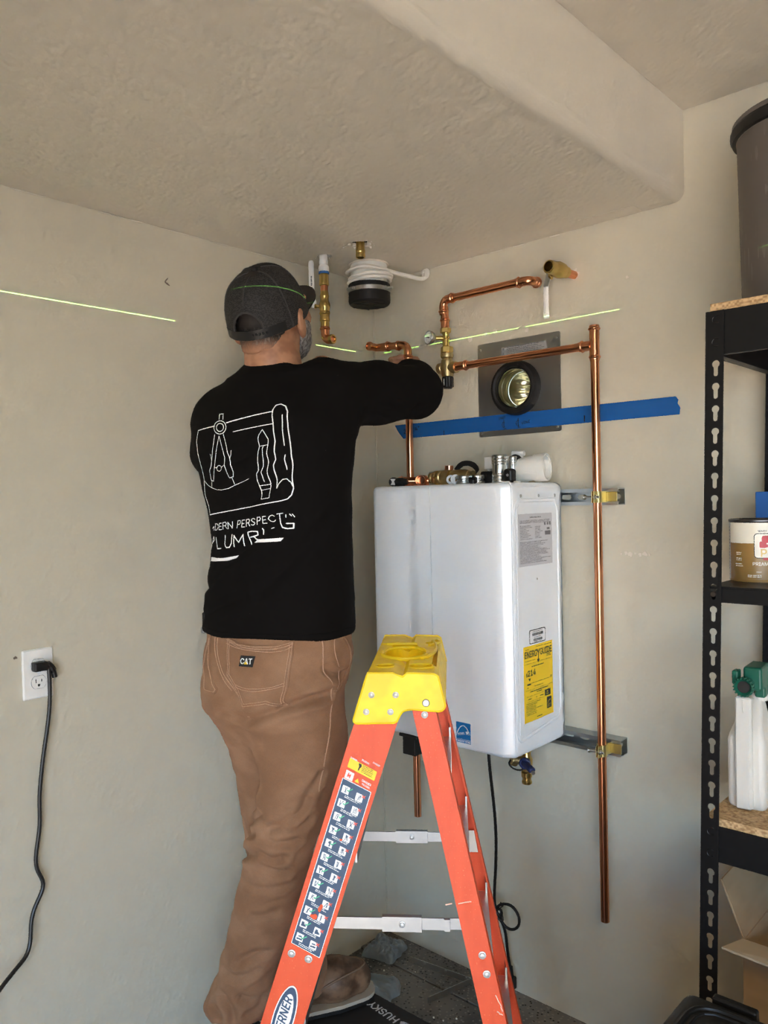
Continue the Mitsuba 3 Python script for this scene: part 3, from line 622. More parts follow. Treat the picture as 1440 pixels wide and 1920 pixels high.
for q, x in zip(en, (.005, .079)):
    q.vertices[:, 1] = (q.vertices[:, 1] - q.vertices[:, 1].min()) / np.ptp(q.vertices[:, 1]) * .0585 + E0 + x
yy = unary_union([line([(.064, .183), (.0705, .173), (.077, .183)], .0034), line([(.0705, .174), (.0705, .152)], .0028), Polygon([(.0640, .156), (.0770, .156), (.0705, .147)])])
en.append(ext(yy, .0003, onE(0, 0)))
en += [text('$', .008, onE(.010, .118), .0003, True), text('214', .0150, onE(.0165, .118), .0003, True), ext(Polygon([(.022, .112), (.032, .112), (.027, .104)]), .0003, onE(0, 0))]
fine = [bars(r3, .060, .136, [.1895], .0012, (.95, 1)), bars(r3, .008, .026, [.187], .0012, (.95, 1)), sbox(.003, .150, W_ - .003, .1506), bars(r3, .006, .058, [.157], .0013, (.9, 1)), bars(r3, .112, .136, [.162, .158], .0014, (.8, 1)), bars(r3, .038, .098, [.140], .0022, (.98, 1)),
        sbox(.015, .098, W_ - .006, .0988), sbox(.015, .095, .032, .098), bars(r3, .015, .022, [.088], .002, (1, 1)), bars(r3, W_ - .012, W_ - .006, [.101], .002, (1, 1)), bars(r3, .048, .094, [.088], .0014, (.95, 1)), sbox(.003, .0815, W_ - .003, .082), bars(r3, .028, .116, [.0755], .0024, (1, 1)), bars(r3, .060, .085, [.071], .0020, (1, 1)),
        sbox(.012, .0655, .094, .066), sbox(.012, .052, .094, .0525), bars(r3, .018, .036, [.058], .002, (1, 1)), bars(r3, .056, .062, [.058], .002, (1, 1)), bars(r3, .076, .092, [.058], .002, (1, 1)), bars(r3, .008, .096, [.047 - .0042 * k for k in range(8)], .0012, (.5, 1)), bars(r3, .060, .085, [.006], .0018, (1, 1)),
        rrect(.100, .053, .128, .069, .001), rrect(.109, .018, .132, .048, .001)]
en.append(ext(unary_union(fine), .0003, onE(0, 0)))
add('label_lettering', cat(en), 'ink', wh, smooth=False)
add('label_mark', cat(text('No', .004, onE(.108, .062, .0008), .0002, True), text('OTHER', .0026, onE(.106, .0565, .0008), .0002, True), ext(unary_union([line([(.113, .030), (.118, .038), (.128, .040)], .0012), line([(.112, .026), (.129, .029)], .0010), line([(.112, .0225), (.127, .0225)], .001)]), .0002, onE(0, 0, .0007))), 'label_yellow', wh, smooth=False)
# energy star sign on the front
mat('star_blue', (.010, .13, .36), .4)
FF = frame((0, HY0 - .0002, 0), (1, 0, 0), (0, 0, 1))
S0, S1, T0, T1 = .548, .595, .832, .886
add('star_label', ext(sbox(S0, T0, S1, T1), .0004, FF), 'sticker_white', wh, smooth=False, label='blue energy star sticker')
sq = sbox(S0, T0 + .0095, S1, T1)
arc_ = LineString([(S0 + .003 + .041 * t, T0 + .024 + .022 * math.sin(math.pi * t) ** .8) for t in np.linspace(0, 1, 16)]).buffer(.0011)
star = Polygon([(.039 + (.0075 if k % 2 == 0 else .0030) * math.sin(k * math.pi / 5), .0285 + (.0075 if k % 2 == 0 else .0030) * math.cos(k * math.pi / 5)) for k in range(10)])
star = affinity.translate(star, S0 - .003, T0)
scr = unary_union([LineString([(S0 + .004 + .004 * k + .0025 * math.sin(t), T0 + .020 + .0022 * k * .45 + .0030 * math.cos(t)) for t in np.linspace(-2.2, 2.6, 8)]).buffer(.0006) for k in range(6)])
add('star_ground', ext(sq.difference(unary_union([arc_, star, scr])), .0003, FF, .0004), 'star_blue', wh, smooth=False)
add('star_strip', ext(sbox(S0, T0, S1, T0 + .0085), .0003, FF, .0004), 'star_blue', wh, smooth=False)
add('star_lettering', text('ENERGY STAR', .0052, FF @ np.array([[1, 0, 0, (S0 + S1) / 2], [0, 1, 0, T0 + .0017], [0, 0, 1, .0007], [0, 0, 0, 1.]]), .0003, True, True, squeeze=.92), 'sticker_white', wh, smooth=False)
add('bottom_tray', rbox((HX0 + .03, HY0 + .03, HZ0 - .006), (HX1 - .03, HY1 - .01, HZ0 + .01), .004), 'galvanized', wh, label='metal underside')
add('wall_bracket', box((.42, HY1 - .004, 1.452), (.60, -.040, 1.494)), 'galvanized', wh)
add('wall_bracket', box((.45, HY1 - .004, HZ0 + .002), (.60, -.040, .83)), 'galvanized', wh)
bb = thing('control_box', 'black control box hanging under the left corner of the water heater behind the ladder', 'control box')
add('box', rbox((.338, -.285, .752), (.385, -.235, HZ0 + .002), .004), 'black_plastic', bb)
add('box_flange', box((.330, -.29, HZ0 - .010), (.395, -.23, HZ0 - .001), .001), 'black_plastic', bb)

# isolation valve below
iv = thing('isolation_valve', 'brass drain valve with a dark blue handle under the water heater', 'valve')
ix, iy = .665, -.150
add('body', lathe([(0, .700), (.0095, .700), (.0135, .703), (.0140, .708), (.0115, .712), (.0115, .718), (.0145, .721), (.0150, .733), (.0120, .737), (.0125, .748), (.0165, .755), (.0165, .770), (.0120, .778), (.0120, .79), (.0155, .792), (.0155, .802), (.0120, .806), (.0120, HZ0), (0, HZ0)], (ix, iy, 0), n=24), 'brass', iv)
add('side_port', cat(lathe([(0, 0), (.011, 0), (.011, .026), (.015, .028), (.015, .042), (.012, .044), (0, .044)], (ix, iy, .764), V(-.66, -.75, .1), 20), hexnut(V(ix, iy, .764) + nrm(V(-.66, -.75, .1)) * .028, V(-.66, -.75, .1), .0165, .011)), 'bronze', iv)
mat('navy_plastic', (.012, .022, .085), .35)
hd = nrm(V(.80, -.55, -.1))
add('handle', cat(lathe([(0, .008), (.013, .008), (.015, .012), (.015, .022), (.012, .024), (0, .024)], V(ix, iy, .762), nrm(V(.3, -.95, 0)), 18), rbox((-.010, -.007, -.009), (.052, .007, .009), .005).apply_transform(frame(V(ix + .006, iy - .019, .764), hd, (0, .1, 1)))), 'navy_plastic', iv, label='dark blue lever handle')
add('tether', sweep(spline([V(ix - .022, iy - .034, .772), V(ix - .034, iy - .030, .752), V(ix - .016, iy - .024, .742), V(ix + .002, iy - .016, .748)], 24), .0022, 8), 'black_rubber', iv, label='black cap tether')
add('handle_bolt', lathe([(0, 0), (.006, 0), (.005, .003), (0, .0035)], V(ix, iy, .762) + hd * .058 + V(.004, -.018, 0), hd, 12), 'steel', iv)

# power cord of the heater
pc = thing('heater_cord', 'black power cord hanging from the water heater with a tied loop near the floor', 'cord')
pts = [(.566, -.185, HZ0 - .0065), (.568, -.185, .74), (.555, -.15, .62), (.536, -.115, .50), (.510, -.085, .38), (.488, -.060, .300), (.492, -.055, .255), (.512, -.050, .215), (.516, -.040, .150), (.516, -.030, .100), (.517, -.024, .070)]
add('cord', sweep(spline(pts, 90), .0042, 8), 'black_rubber', pc)
lp = [(.492, -.058, .262), (.508, -.055, .282), (.540, -.050, .286), (.563, -.048, .262), (.560, -.048, .232), (.536, -.050, .216), (.515, -.055, .226), (.503, -.060, .250), (.495, -.062, .262), (.505, -.062, .270), (.512, -.062, .252)]
add('loop', sweep(spline(lp, 80), .0040, 8), 'black_rubber', pc)
add('twist_tie', cat(sweep(spline([(.488, -.066, .272), (.500, -.070, .252), (.515, -.064, .240), (.506, -.056, .258)], 20), .0034, 8), sweep([(.502, -.06, .272), (.512, -.062, .292)], .0016, 6), sweep([(.504, -.06, .270), (.519, -.062, .284)], .0016, 6)), 'black_plastic', pc)
add('plug', cat(rbox((.506, -.036, .022), (.530, -.012, .058), .005), sweep([(.517, -.024, .055), (.517, -.024, .088)], [.0085, .005], 10)), 'black_rubber', pc)
add('prong', cat(box((.511, -.031, .006), (.5125, -.020, .024)), box((.5235, -.031, .006), (.525, -.020, .024))), 'steel', pc)

# ------------------------------------------------- fittings lying on top of the heater
zt0 = HZ1
def lying(prof, p, d, mat_, name, label, cat_, n=22, group=None):
    r = max(q[0] for q in prof); p = V(p[0], p[1], zt0 + r + .0003)
    return add(name, lathe(prof, p, V(d[0], d[1], 0), n), mat_, label=label, cat=cat_, group=group, kind=None)
k = thing('copper_tee', 'short copper tee lying under the copper riser at the left of the heater top', 'pipe fitting')
tz = zt0 + .0150
add('barrel', cat(sweep([(.283, -.205, tz), (.345, -.16, tz)], .0125, 20), socket((.300, -.193, tz), nrm(V(-.81, -.58, 0)), .026, .0135), socket((.33, -.171, tz), nrm(V(.81, .58, 0)), .026, .0135)), 'copper', k)
mth = nrm(V(.45, -.89, 0)); mp = V(.352, -.195, zt0 + .0160)
k = thing('copper_coupling', 'bright copper coupling lying with its round mouth facing the room, next to the brass valve', 'pipe fitting')
add('shell', lathe([(.0105, .002), (.0112, .0), (.0150, .0), (.0160, .003), (.0150, .007), (.0138, .009), (.0138, -.034), (.0118, -.034), (.0110, -.02), (.0105, .002)][::1], mp, mth, 26), 'copper', k)
add('stop', lathe([(0, -.016), (.0117, -.016)], mp, mth, 20), 'copper', k, smooth=False)
k = thing('black_end_plug', 'small black plug with a white cross face at the far left of the heater top', 'pipe fitting')
add('body', lathe([(0, -.026), (.011, -.026), (.0135, -.018), (.0135, .0), (.012, .002), (0, .002)], (.272, -.225, zt0 + .0140), mth, 20), 'black_plastic', k)
add('face', ext(unary_union([Polygon([(-.008, .009), (.008, .009), (.003, 0), (.008, -.009), (-.008, -.009), (-.003, 0)])]), .0012, frame(V(.272, -.225, zt0 + .0140) + mth * .0018, (.89, .45, 0), (0, 0, 1))), 'white_print', k, smooth=False)
add('black_fitting', cat(lathe([(0, 0), (.011, 0), (.0125, .004), (.0125, .02), (.009, .022), (.009, .034), (0, .034)], (.292, -.235, zt0 + .0128), V(.9, .4, 0), 18), hexnut((.305, -.228, zt0 + .0128), V(.9, .4, 0), .0126, .010)), 'black_plastic', label='small black hexagonal fitting between the white-faced plug and the copper tee', cat='pipe fitting')
add('brass_nipple', lathe([(0, 0), (.008, 0), (.009, .003), (.009, .026), (.0075, .03), (0, .03)], (.285, -.115, zt0 + .0250), V(.8, -.4, 0), 16), 'brass', label='small brass nipple peeking out behind the copper tee', cat='pipe fitting')
k = thing('brass_valve_set', 'heavy brass isolation valve lying along the heater top with a black lever arched over it', 'valve')
vz = zt0 + .0225; v0 = V(.352, -.150, vz); vd = nrm(V(.93, -.02, 0))
bp = [(.0, 0), (.0125, 0), (.0160, .003), (.0160, .012), (.0135, .014), (.0175, .020), (.0200, .024), (.0200, .034), (.0165, .037), (.0215, .043), (.0215, .052), (.0185, .056), (.0225, .064), (.0225, .082), (.0195, .088), (.0195, .100), (.0215, .104), (.0220, .150), (.0200, .155), (.0200, .170), (.0170, .172), (.0170, .185), (0, .185)]
bp = [(r_, h_ * .86) for r_, h_ in bp]
add('body', lathe(bp, v0, vd, 26), 'bronze', k)
add('hex_nut', hexnut(v0 + vd * .031, vd, .0235, .010), 'brass', k)
add('hex_nut', hexnut(v0 + vd * .076, vd, .0235, .011), 'brass', k)
lvp = [v0 + vd * .098 + V(0, 0, .019), v0 + vd * .108 + V(0, 0, .030), v0 + vd * .122 + V(0, 0, .037), v0 + vd * .145 + V(0, 0, .037), v0 + vd * .165 + V(0, 0, .028), v0 + vd * .180 + V(0, -.01, .012)]
add('lever', sweep(spline(lvp, 30), .0075, sect=np.array([[-1, -.13], [1, -.13], [1, .13], [-1, .13]]), up=(0, 1, 0)), 'black_rubber', k, smooth=50, label='black lever arched over the valve')
k = thing('copper_stub', 'short upright copper stub behind the brass valve on the heater top', 'pipe fitting')
add('tube', lathe([(.0, 0), (.0125, 0), (.0125, .058), (.0105, .058), (.0105, .01), (0, .01)], (.393, -.112, zt0), n=22), 'copper', k)
add('steel_clip', cat(box((.338, -.118, zt0 + .0), (.366, -.106, zt0 + .044), .002), sweep([(.31, -.100, zt0 + .036), (.345, -.105, zt0 + .039)], .006, 10)), 'steel', label='flat steel clip standing behind the brass valve, left of the copper stub', cat='bracket')
for j, (x, y, mt, lab) in enumerate(((.538, -.236, 'steel', 'grey steel washer stack lying in front of the brass valve'), (.566, -.214, 'chrome', 'shiny ring fitting beside the washer stack on the heater top'))):
    k = thing('ring_fitting', lab, 'pipe fitting')
    add('ring', lathe([(.010, .001), (.020, 0), (.0215, .003), (.0215, .007), (.018, .009), (.018, .013), (.0215, .015), (.0215, .021), (.019, .024), (.012, .024), (.010, .022)], (x, y, zt0), n=26), mt, k)
    add('core', lathe([(0, .0), (.0105, .0), (.0105, .018), (0, .018)], (x, y, zt0), n=20), 'black_rubber', k)
mat('wire_steel2', (.28, .28, .28), .4, 1.0)
add('upright_washer', cat(lathe([(.006, 0), (.0125, 0), (.0125, .006), (.006, .006)], (.503, -.250, zt0 + .0135), V(.75, -.66, 0), 22), lathe([(.006, 0), (.0135, 0), (.0135, .006), (.006, .006)], (.514, -.244, zt0 + .0140), V(.75, -.66, 0), 22)), 'wire_steel2', label='pair of upright steel washers in front of the brass valve', cat='washer')
add('wing_nut', cat(lathe([(0, 0), (.009, 0), (.008, .010), (0, .010)], (.580, -.252, zt0), n=16), box((.566, -.255, zt0 + .003), (.594, -.249, zt0 + .018), .002)), 'black_plastic', label='small black wing nut on the front edge of the heater top', cat='nut')
k = thing('black_spacer', 'small black block behind the steel sleeve on the heater top', 'spacer')
add('block', rbox((.560, -.19, zt0), (.602, -.14, zt0 + .034), .004), 'black_plastic', k)
k = thing('white_box_connector', 'white plastic connector standing upright at the back of the heater top', 'connector')
add('head', rbox((.528, -.125, zt0 + .042), (.571, -.086, zt0 + .076), .002), 'white_plastic', k)
add('stem', cat(box((.535, -.12, zt0), (.543, -.09, zt0 + .045), .001), box((.553, -.122, zt0), (.572, -.09, zt0 + .045), .001)), 'white_plastic', k)
mat('steel_bright', (.70, .72, .70), .22, 1.0)
sp_ = [(0, 0), (.0185, 0)]
for z in (.001, .0095, .018):
    sp_ += [(.0200, z), (.0212, z + .0025), (.0212, z + .0050), (.0200, z + .0072)]
sp_ += [(.0196, .027), (.0196, .049)]
for z in (.050, .0585, .067):
    sp_ += [(.0200, z), (.0212, z + .0025), (.0212, z + .0050), (.0200, z + .0072)]
sp_ += [(.0185, .0755), (.0165, .076), (.0165, .05), (0, .05)]
k = thing('steel_sleeve', 'bright ribbed steel sleeve standing upright near the right end of the heater top', 'pipe fitting')
add('sleeve', lathe(sp_, (.634, -.205, zt0), n=30), 'steel_bright', k)
k = thing('steel_sleeve', 'narrow ribbed steel sleeve tucked behind the wide one', 'pipe fitting')
add('sleeve', lathe([(r * .52, z * .95) for r, z in sp_], (.652, -.168, zt0), n=24), 'steel_bright', k)
k = thing('white_tee', 'white plastic tee top showing behind the steel sleeve', 'pipe fitting')
add('stem', sweep([(.604, -.120, zt0), (.604, -.120, zt0 + .075)], .012, 16), 'white_plastic', k)
add('bar', cat(sweep([(.61, -.105, zt0 + .082), (.645, -.100, zt0 + .082)], .0075, 12), sweep([(.632, -.10, zt0 + .08), (.636, -.103, zt0 + .060)], .007, 12)), 'white_plastic', k)
add('black_bung', lathe([(0, 0), (.016, 0), (.0165, .002), (.014, .012), (.010, .02), (0, .02)], (.630, -.118, zt0 + .062), V(.2, -.9, .3), 18), 'black_rubber', k)
k = thing('black_cover_cap', 'black rounded cover cap beside the white elbow on the heater top', 'cover')
add('shell', rbox((.664, -.238, zt0), (.692, -.210, zt0 + .037), .009), 'black_plastic', k)
add('button', lathe([(0, 0), (.004, 0), (.0035, .0015), (0, .002)], (.680, -.238, zt0 + .020), (0, -1, 0), 12), 'ink_grey', k)
k = thing('vent_elbow', 'white plastic vent elbow lying on the right end of the heater top', 'vent elbow')
ea = nrm(V(.97, .19, .05)); ec = V(.690, -.140, zt0 + .0350)
def shell(prof, o, d, n=40):
    return lathe(prof, o, d, n)
add('socket', shell([(.0300, .044), (.0318, .045), (.0318, .012), (.0335, .012), (.0368, .013), (.0368, .044), (.0362, .046), (.0318, .046), (.0308, .042), (.0308, .0)], ec + V(0, 0, .0030), ea), 'pvc_white', k)
bk = bend([ec + V(0, 0, .0035) + ea * .03, ec - ea * .030 + V(0, 0, .002), ec - ea * .036 + V(-.010, .040, -.012)], .030, 10)
add('bend', sweep(np.vstack([bk, bk[-1] + (bk[-1] - bk[-2]) * .4]), np.r_[np.full(len(bk) - 2, .0330), .030, .024, .010], 36), 'pvc_white', k)
for j, (x, y, l, a_) in enumerate(((.690, -.262, .020, .3), (.700, -.225, .016, -.4))):
    m_ = trimesh.transformations.rotation_matrix(a_, [0, 0, 1]); m_[:3, 3] = (x, y, zt0)
    add('white_scrap', at(box((-l / 2, -.006, 0), (l / 2, .006, .004), .001), m_), 'white_plastic', label=('flat white plastic scrap in front of the vent elbow', 'small white plastic scrap right under the vent elbow')[j], cat='scrap')
# ---------------------------------------------------------------- stepladder
ld = thing('stepladder', 'orange fibreglass stepladder with a yellow top standing in front of the heater', 'stepladder')
LW, LL = V(-.609, .793, 0), V(.793, .609, 0)      # across the ladder (away from the room), and from front rail to rear rail
LO = V(.907, -.926, 0); ZT = 1.172; FLARE, WID = .055, .362
def lp(l, w, z):
    return LO + LL * l + LW * w + UPZ * z
def fbr(p, n, uv):
    a = fbm(p.x * 60 + p.y * 40, p.y * 60, p.z * 9, 3); b = noise(p.x * 600, p.y * 600, p.z * 240)
    c = mix((.60, .058, .014), (.71, .088, .024), a)
    return mix(c, (.86, .24, .12), smoothstep(.80, .97, b) * .5)
scene['fibreglass'] = {'type': 'twosided', 'bsdf': {'type': 'principled', 'base_color': proc(fbr), 'roughness': .48, 'specular': .4}}
def ytex(p, n, uv):
    return mix((.86, .62, .012), (.78, .53, .012), smoothstep(.35, .7, fbm(p.x * 25, p.y * 25, p.z * 25, 3)))
scene['yellow_plastic'] = {'type': 'twosided', 'bsdf': {'type': 'principled', 'base_color': proc(ytex), 'roughness': .42, 'specular': .4}}
def mirror(m):
    v = np.array(m.vertices) - LO; w = v @ LW; m = m.copy(); m.vertices = m.vertices + np.outer(WID - 2 * w, LW); m.invert(); return m
def rail(l_top, l_bot, z_top, z_bot, width, flange, side):
    """Channel rail: web outside on w = -flare, flanges pointing inwards."""
    sec = [(0, 0), (width, 0), (width, flange), (width - .004, flange), (width - .004, .0042), (.004, .0042), (.004, flange), (0, flange)]
    v = []
    for l0, z in ((l_bot, z_bot), (l_top, z_top)):
        v += [lp(l0 + a, b - FLARE * (ZT - z), z) for a, b in sec]
    n = len(sec); f = []
    for k in range(n):
        q = (k + 1) % n; f += [[k, q, n + q], [k, n + q, n + k]]
    caps = [(0, 1, 4), (1, 3, 4), (1, 2, 3), (0, 4, 5), (0, 5, 7), (5, 6, 7)]
    f += [[a, c, b] for a, b, c in caps] + [[n + a, n + b, n + c] for a, b, c in caps]
    m = trimesh.Trimesh(v, f, process=False)
    if m.volume < 0:
        m.invert()
    return mirror(m) if side else m
fl_ = lambda z: -.0965 - .334 * (1.061 - z)      # left edge of the front rail
rl_ = lambda z: .015 - .208 * (z - 1.107)         # left edge of the rear rail
FRW, RRW = .0770, .0415
for side in (0, 1):
    r_ = add('front_rail', rail(fl_(1.12), fl_(.012), 1.12, .012, FRW, .030, side), 'fibreglass', ld, smooth=False)
    if side == 0:
        front_key = r_
    ft = box((0, 0, 0), (1, 1, 1)); z0, z1 = .0, .05
    pts = [lp(fl_(z) + a - .003, b - FLARE * (ZT - z) - .004, z) for z in (z0, z1) for a in (0, FRW + .006) for b in (0, .038)]
    fm = tm(Manifold.hull_points(np.array(pts))); add('foot', mirror(fm) if side else fm, 'black_rubber', r_, smooth=False)
for side in (0, 1):
    r_ = add('rear_rail', rail(rl_(1.13), rl_(.012), 1.13, .012, RRW, .040, side), 'fibreglass', ld, smooth=False)
    if side == 0:
        rear_key = r_
    pts = [lp(rl_(z) + a - .003, b - FLARE * (ZT - z) - .004, z) for z in (.0, .05) for a in (0, RRW + .006) for b in (0, .046)]
    fm = tm(Manifold.hull_points(np.array(pts))); add('foot', mirror(fm) if side else fm, 'black_rubber', r_, smooth=False)
# steps between the front rails, braces between the rear rails
for k, z in enumerate((.285, .575, .865)):
    w0, w1 = -FLARE * (ZT - z) + .005, WID + FLARE * (ZT - z) - .005; l0 = fl_(z) + .006
    st_ = [box((0, 0, -.004), (.068, w1 - w0, 0)), box((0, 0, -.028), (.004, w1 - w0, 0)), box((.064, 0, -.028), (.068, w1 - w0, 0))] + [box((.008 + .011 * q, 0, 0), (.012 + .011 * q, w1 - w0, .0018)) for q in range(5)]
    m_ = np.eye(4); m_[:3, 0], m_[:3, 1], m_[:3, 2], m_[:3, 3] = LL, LW, UPZ, lp(l0, w0, z)
    add('step', at(cat(st_), m_), 'aluminium', ld, smooth=False)
for k, z in enumerate((.225, .40, .595, .79, .945)):
    w0, w1 = -FLARE * (ZT - z) + .005, WID + FLARE * (ZT - z) - .005; l0 = rl_(z) + .006
    m_ = np.eye(4); m_[:3, 0], m_[:3, 1], m_[:3, 2], m_[:3, 3] = LL, LW, UPZ, lp(l0, w0, z)
    br = [box((.006, .03, -.012), (.010, w1 - w0 - .03, .012)), box((.006, .03, .009), (.026, w1 - w0 - .03, .012))]
    for a_, b_ in ((0, .040), (w1 - w0 - .040, w1 - w0)):
        br += [box((.004, a_, -.040), (.026, b_, -.037)), box((.022, a_, -.075 if k else -.03), (.026, b_, .035))]
    add('rear_brace', at(cat(br), m_), 'steel', ld, smooth=False)
# top cap
cx_ = [(-.0665, 1.1675), (-.0625, 1.1765), (-.0170, 1.1765), (-.0005, 1.1695), (.0075, 1.1765), (.0560, 1.1745), (.0640, 1.1690), (.0755, 1.1170), (.0735, 1.1110), (.0690, 1.1065), (.0620, 1.1050), (.0160, 1.1085), (.0060, 1.1075), (-.0005, 1.1045), (-.0050, 1.0990), (-.0105, 1.0880), (-.0170, 1.0845), (-.0580, 1.0840), (-.0600, 1.0835), (-.0850, 1.0835), (-.0900, 1.0870), (-.0910, 1.0920)]
prof_c = Polygon(cx_).buffer(-.001).buffer(.001)
def side_plate(poly, w0, th):
    m_ = np.eye(4); m_[:3, 0], m_[:3, 1], m_[:3, 2], m_[:3, 3] = LL, UPZ, -LW, LO + LW * (w0 + th)
    return ext(poly, th, m_)
tp0, tp1 = -.0112, WID + .006
cut_w = lambda man, l0, l1, w0, w1, z0: man - Manifold.hull_points(np.array([lp(l, w, z) for l in (l0, l1) for w in (w0, w1) for z in (z0, 1.3)]))
top_poly = Polygon([(-.0665, 1.128), (-.0665, 1.1650), (-.0615, 1.1740), (-.0170, 1.1740), (-.0005, 1.1670), (.0075, 1.1740), (.0555, 1.1722), (.0630, 1.1665), (.0700, 1.128)])
slab = side_plate(top_poly, tp0 + .004, WID + .012)
mm_ = Manifold.hull_points(slab.vertices) if False else None
def cyl(l, w, r, z0, sx=1.0):
    a_ = np.linspace(0, 2 * math.pi, 28)[:-1]
    return Manifold.hull_points(np.array([lp(l + r * sx * math.cos(t), w + r * math.sin(t), z) for t in a_ for z in (z0, 1.3)]))
import manifold3d
man = Manifold(manifold3d.Mesh(vert_properties=np.array(slab.vertices, np.float32), tri_verts=np.array(slab.faces, np.uint32)))
if man.is_empty() or man.volume() <= 0:
    slab.merge_vertices(); man = Manifold(manifold3d.Mesh(vert_properties=np.array(slab.vertices, np.float32), tri_verts=np.array(slab.faces, np.uint32)))
for args in ((-.036, .052, .0145, 1.150, 1.0), (.030, .050, .0165, 1.150, 1.25), (-.006, .168, .050, 1.150, .78), (-.050, .27, .012, 1.156, 1.0), (.045, .285, .014, 1.156, 1.0)):
    man = man - cyl(*args)
man = man - Manifold.hull_points(np.array([lp(l, w, z) for l, w in ((-.040, .225), (.022, .225), (.014, .262), (-.034, .262)) for z in (1.156, 1.3)]))
man = man - Manifold.hull_points(np.array([lp(l, w, z) for l, w in ((.050, .06), (.0585, .06), (.0585, .33), (.050, .33)) for z in (1.158, 1.3)]))
ck_ = add('top_cap', tm(man), 'yellow_plastic', ld, smooth=28, label='yellow moulded top with tool holes')
rim = [lp(-.006 + .058 * .78 * math.cos(t), .168 + .058 * math.sin(t), 1.1745) for t in np.linspace(0, 2 * math.pi, 50)]
add('rim', sweep(rim, .0040, 8, cap=False), 'yellow_plastic', ck_)
for (l, w, r) in ((-.036, .052, .0170), (.030, .050, .0225)):
    add('rim', sweep([lp(l + r * math.cos(t), w + r * .9 * math.sin(t), 1.1735) for t in np.linspace(0, 2 * math.pi, 34)], .0022, 8, cap=False), 'yellow_plastic', ck_)
add('ridge', cat(sweep([lp(-.048, .262, 1.1745), lp(-.020, .255, 1.1760), lp(.014, .262, 1.1745)], .004, 8), sweep(spline([lp(.030, .120, 1.174), lp(.048, .160, 1.174), lp(.054, .24, 1.173), lp(.046, .30, 1.174)], 30), .004, 8), sweep(spline([lp(.040, .25, 1.174), lp(.058, .29, 1.172), lp(.062, .32, 1.170)], 20), .0035, 8)), 'yellow_plastic', ck_)
for w0 in (tp0, WID + .0060):
    add('side_plate', side_plate(prof_c, w0, .0052), 'yellow_plastic', ck_, smooth=False)
    edge = np.array(prof_c.buffer(-.0016).exterior.coords)
    if w0 < 0:
        add('edge_rib', sweep([lp(a_, w0 - .0002, b_) for a_, b_ in edge[::1]], .0016, 6, cap=False), 'yellow_plastic', ck_)
add('end_wall', cat(tm(Manifold.hull_points(np.array([lp(l, w, z) for l, z in ((-.0665, 1.166), (-.0615, 1.166), (-.0895, 1.089), (-.0845, 1.089)) for w in (-.008, WID + .008)]))), tm(Manifold.hull_points(np.array([lp(l, w, z) for l, z in ((.058, 1.166), (.063, 1.166), (.0695, 1.112), (.0745, 1.112)) for w in (-.008, WID + .008)])))), 'yellow_plastic', ck_, smooth=False)
def rivet(l, z, w, r=.0056, mat_='rivet_grey', par=None, out=-1):
    add('rivet', lathe([(r * 1.35, -.0004), (r * 1.35, .0008), (r, .0014), (r * .8, .0030), (r * .35, .0038), (0, .0039)], lp(l, w, z), LW * out, 16), mat_, par or ld)
for l, z in ((-.056, 1.136), (-.013, 1.136), (-.066, 1.106), (-.023, 1.106)):
    rivet(l, z, tp0 - .0003, .0042, par=ck_)
add('pivot_bolt', cat(lathe([(.0066, 0), (.0066, .0022), (.0052, .0030), (.0030, .0030), (.0026, .0016), (0, .0016)], lp(.040, tp0 - .0003, 1.122), -LW, 18)), 'steel', ck_)
onr = lambda z: -FLARE * (ZT - z) - .0004
rivet(.037, 1.099, onr(1.099), .0046, par=rear_key)
for l, z in ((-.207, .680), (-.177, .671)):
    rivet(l, z, onr(z), .0052, par=front_key)
for l, z in ((.129, .685), (.136, .653)):
    rivet(l, z, onr(z), .0050, par=rear_key)
# spreaders: two-bar braces with a hinge sleeve
def spreader(w, z, lab):
    k = add('spreader', cat(tm(Manifold.hull_points(np.array([lp(l, w + b_, z + c_) for l in (fl_(z) + .03, -.010) for b_ in (0, .0025) for c_ in (-.0105, .0105)]))),
        tm(Manifold.hull_points(np.array([lp(l, w + .003 + b_, z - .001 + c_) for l in (-.012, rl_(z) - .024) for b_ in (0, .0025) for c_ in (-.0105, .0105)]))),
        tm(Manifold.hull_points(np.array([lp(l, w + .001 + b_, z - .001 + c_) for l in (rl_(z) - .030, rl_(z) - .020) for b_ in (-.002, .0045) for c_ in (-.0105, .0105)]))),
        tm(Manifold.hull_points(np.array([lp(l, w + .010 + b_, z - .002 + c_) for l in (rl_(z) - .020, rl_(z) + .022) for b_ in (-.002, .0005) for c_ in (-.0105, .0095)])))), 'aluminium', ld, smooth=False, label=lab)
    add('hinge_sleeve', cat(tm(Manifold.hull_points(np.array([lp(l, w - .0035 + b_, z + c_) for l in (-.046, .024) for b_ in (0, .002) for c_ in (-.0125, .0120)]))), tm(Manifold.hull_points(np.array([lp(l, w + b_, z + c_) for l in (-.046, .024) for b_ in (-.0035, .006) for c_ in (.0115, .0140)])))), 'aluminium', k, smooth=False)
    rivet(-.0105, z + .001, w - .0036, .0045, par=k)
spreader(-.010, .7275, 'near spreader bar'); spreader(WID - .006, .7265, 'far spreader bar')
add('pivot_plate', tm(Manifold.hull_points(np.array([lp(l, WID + FLARE * (ZT - z) - .012 + b_, z) for l, z in ((rl_(.73) + .008, .735), (rl_(.73) + .034, .735), (rl_(.70) + .012, .685), (rl_(.70) + .036, .685)) for b_ in (0, .003)]))), 'steel', ld, smooth=False)
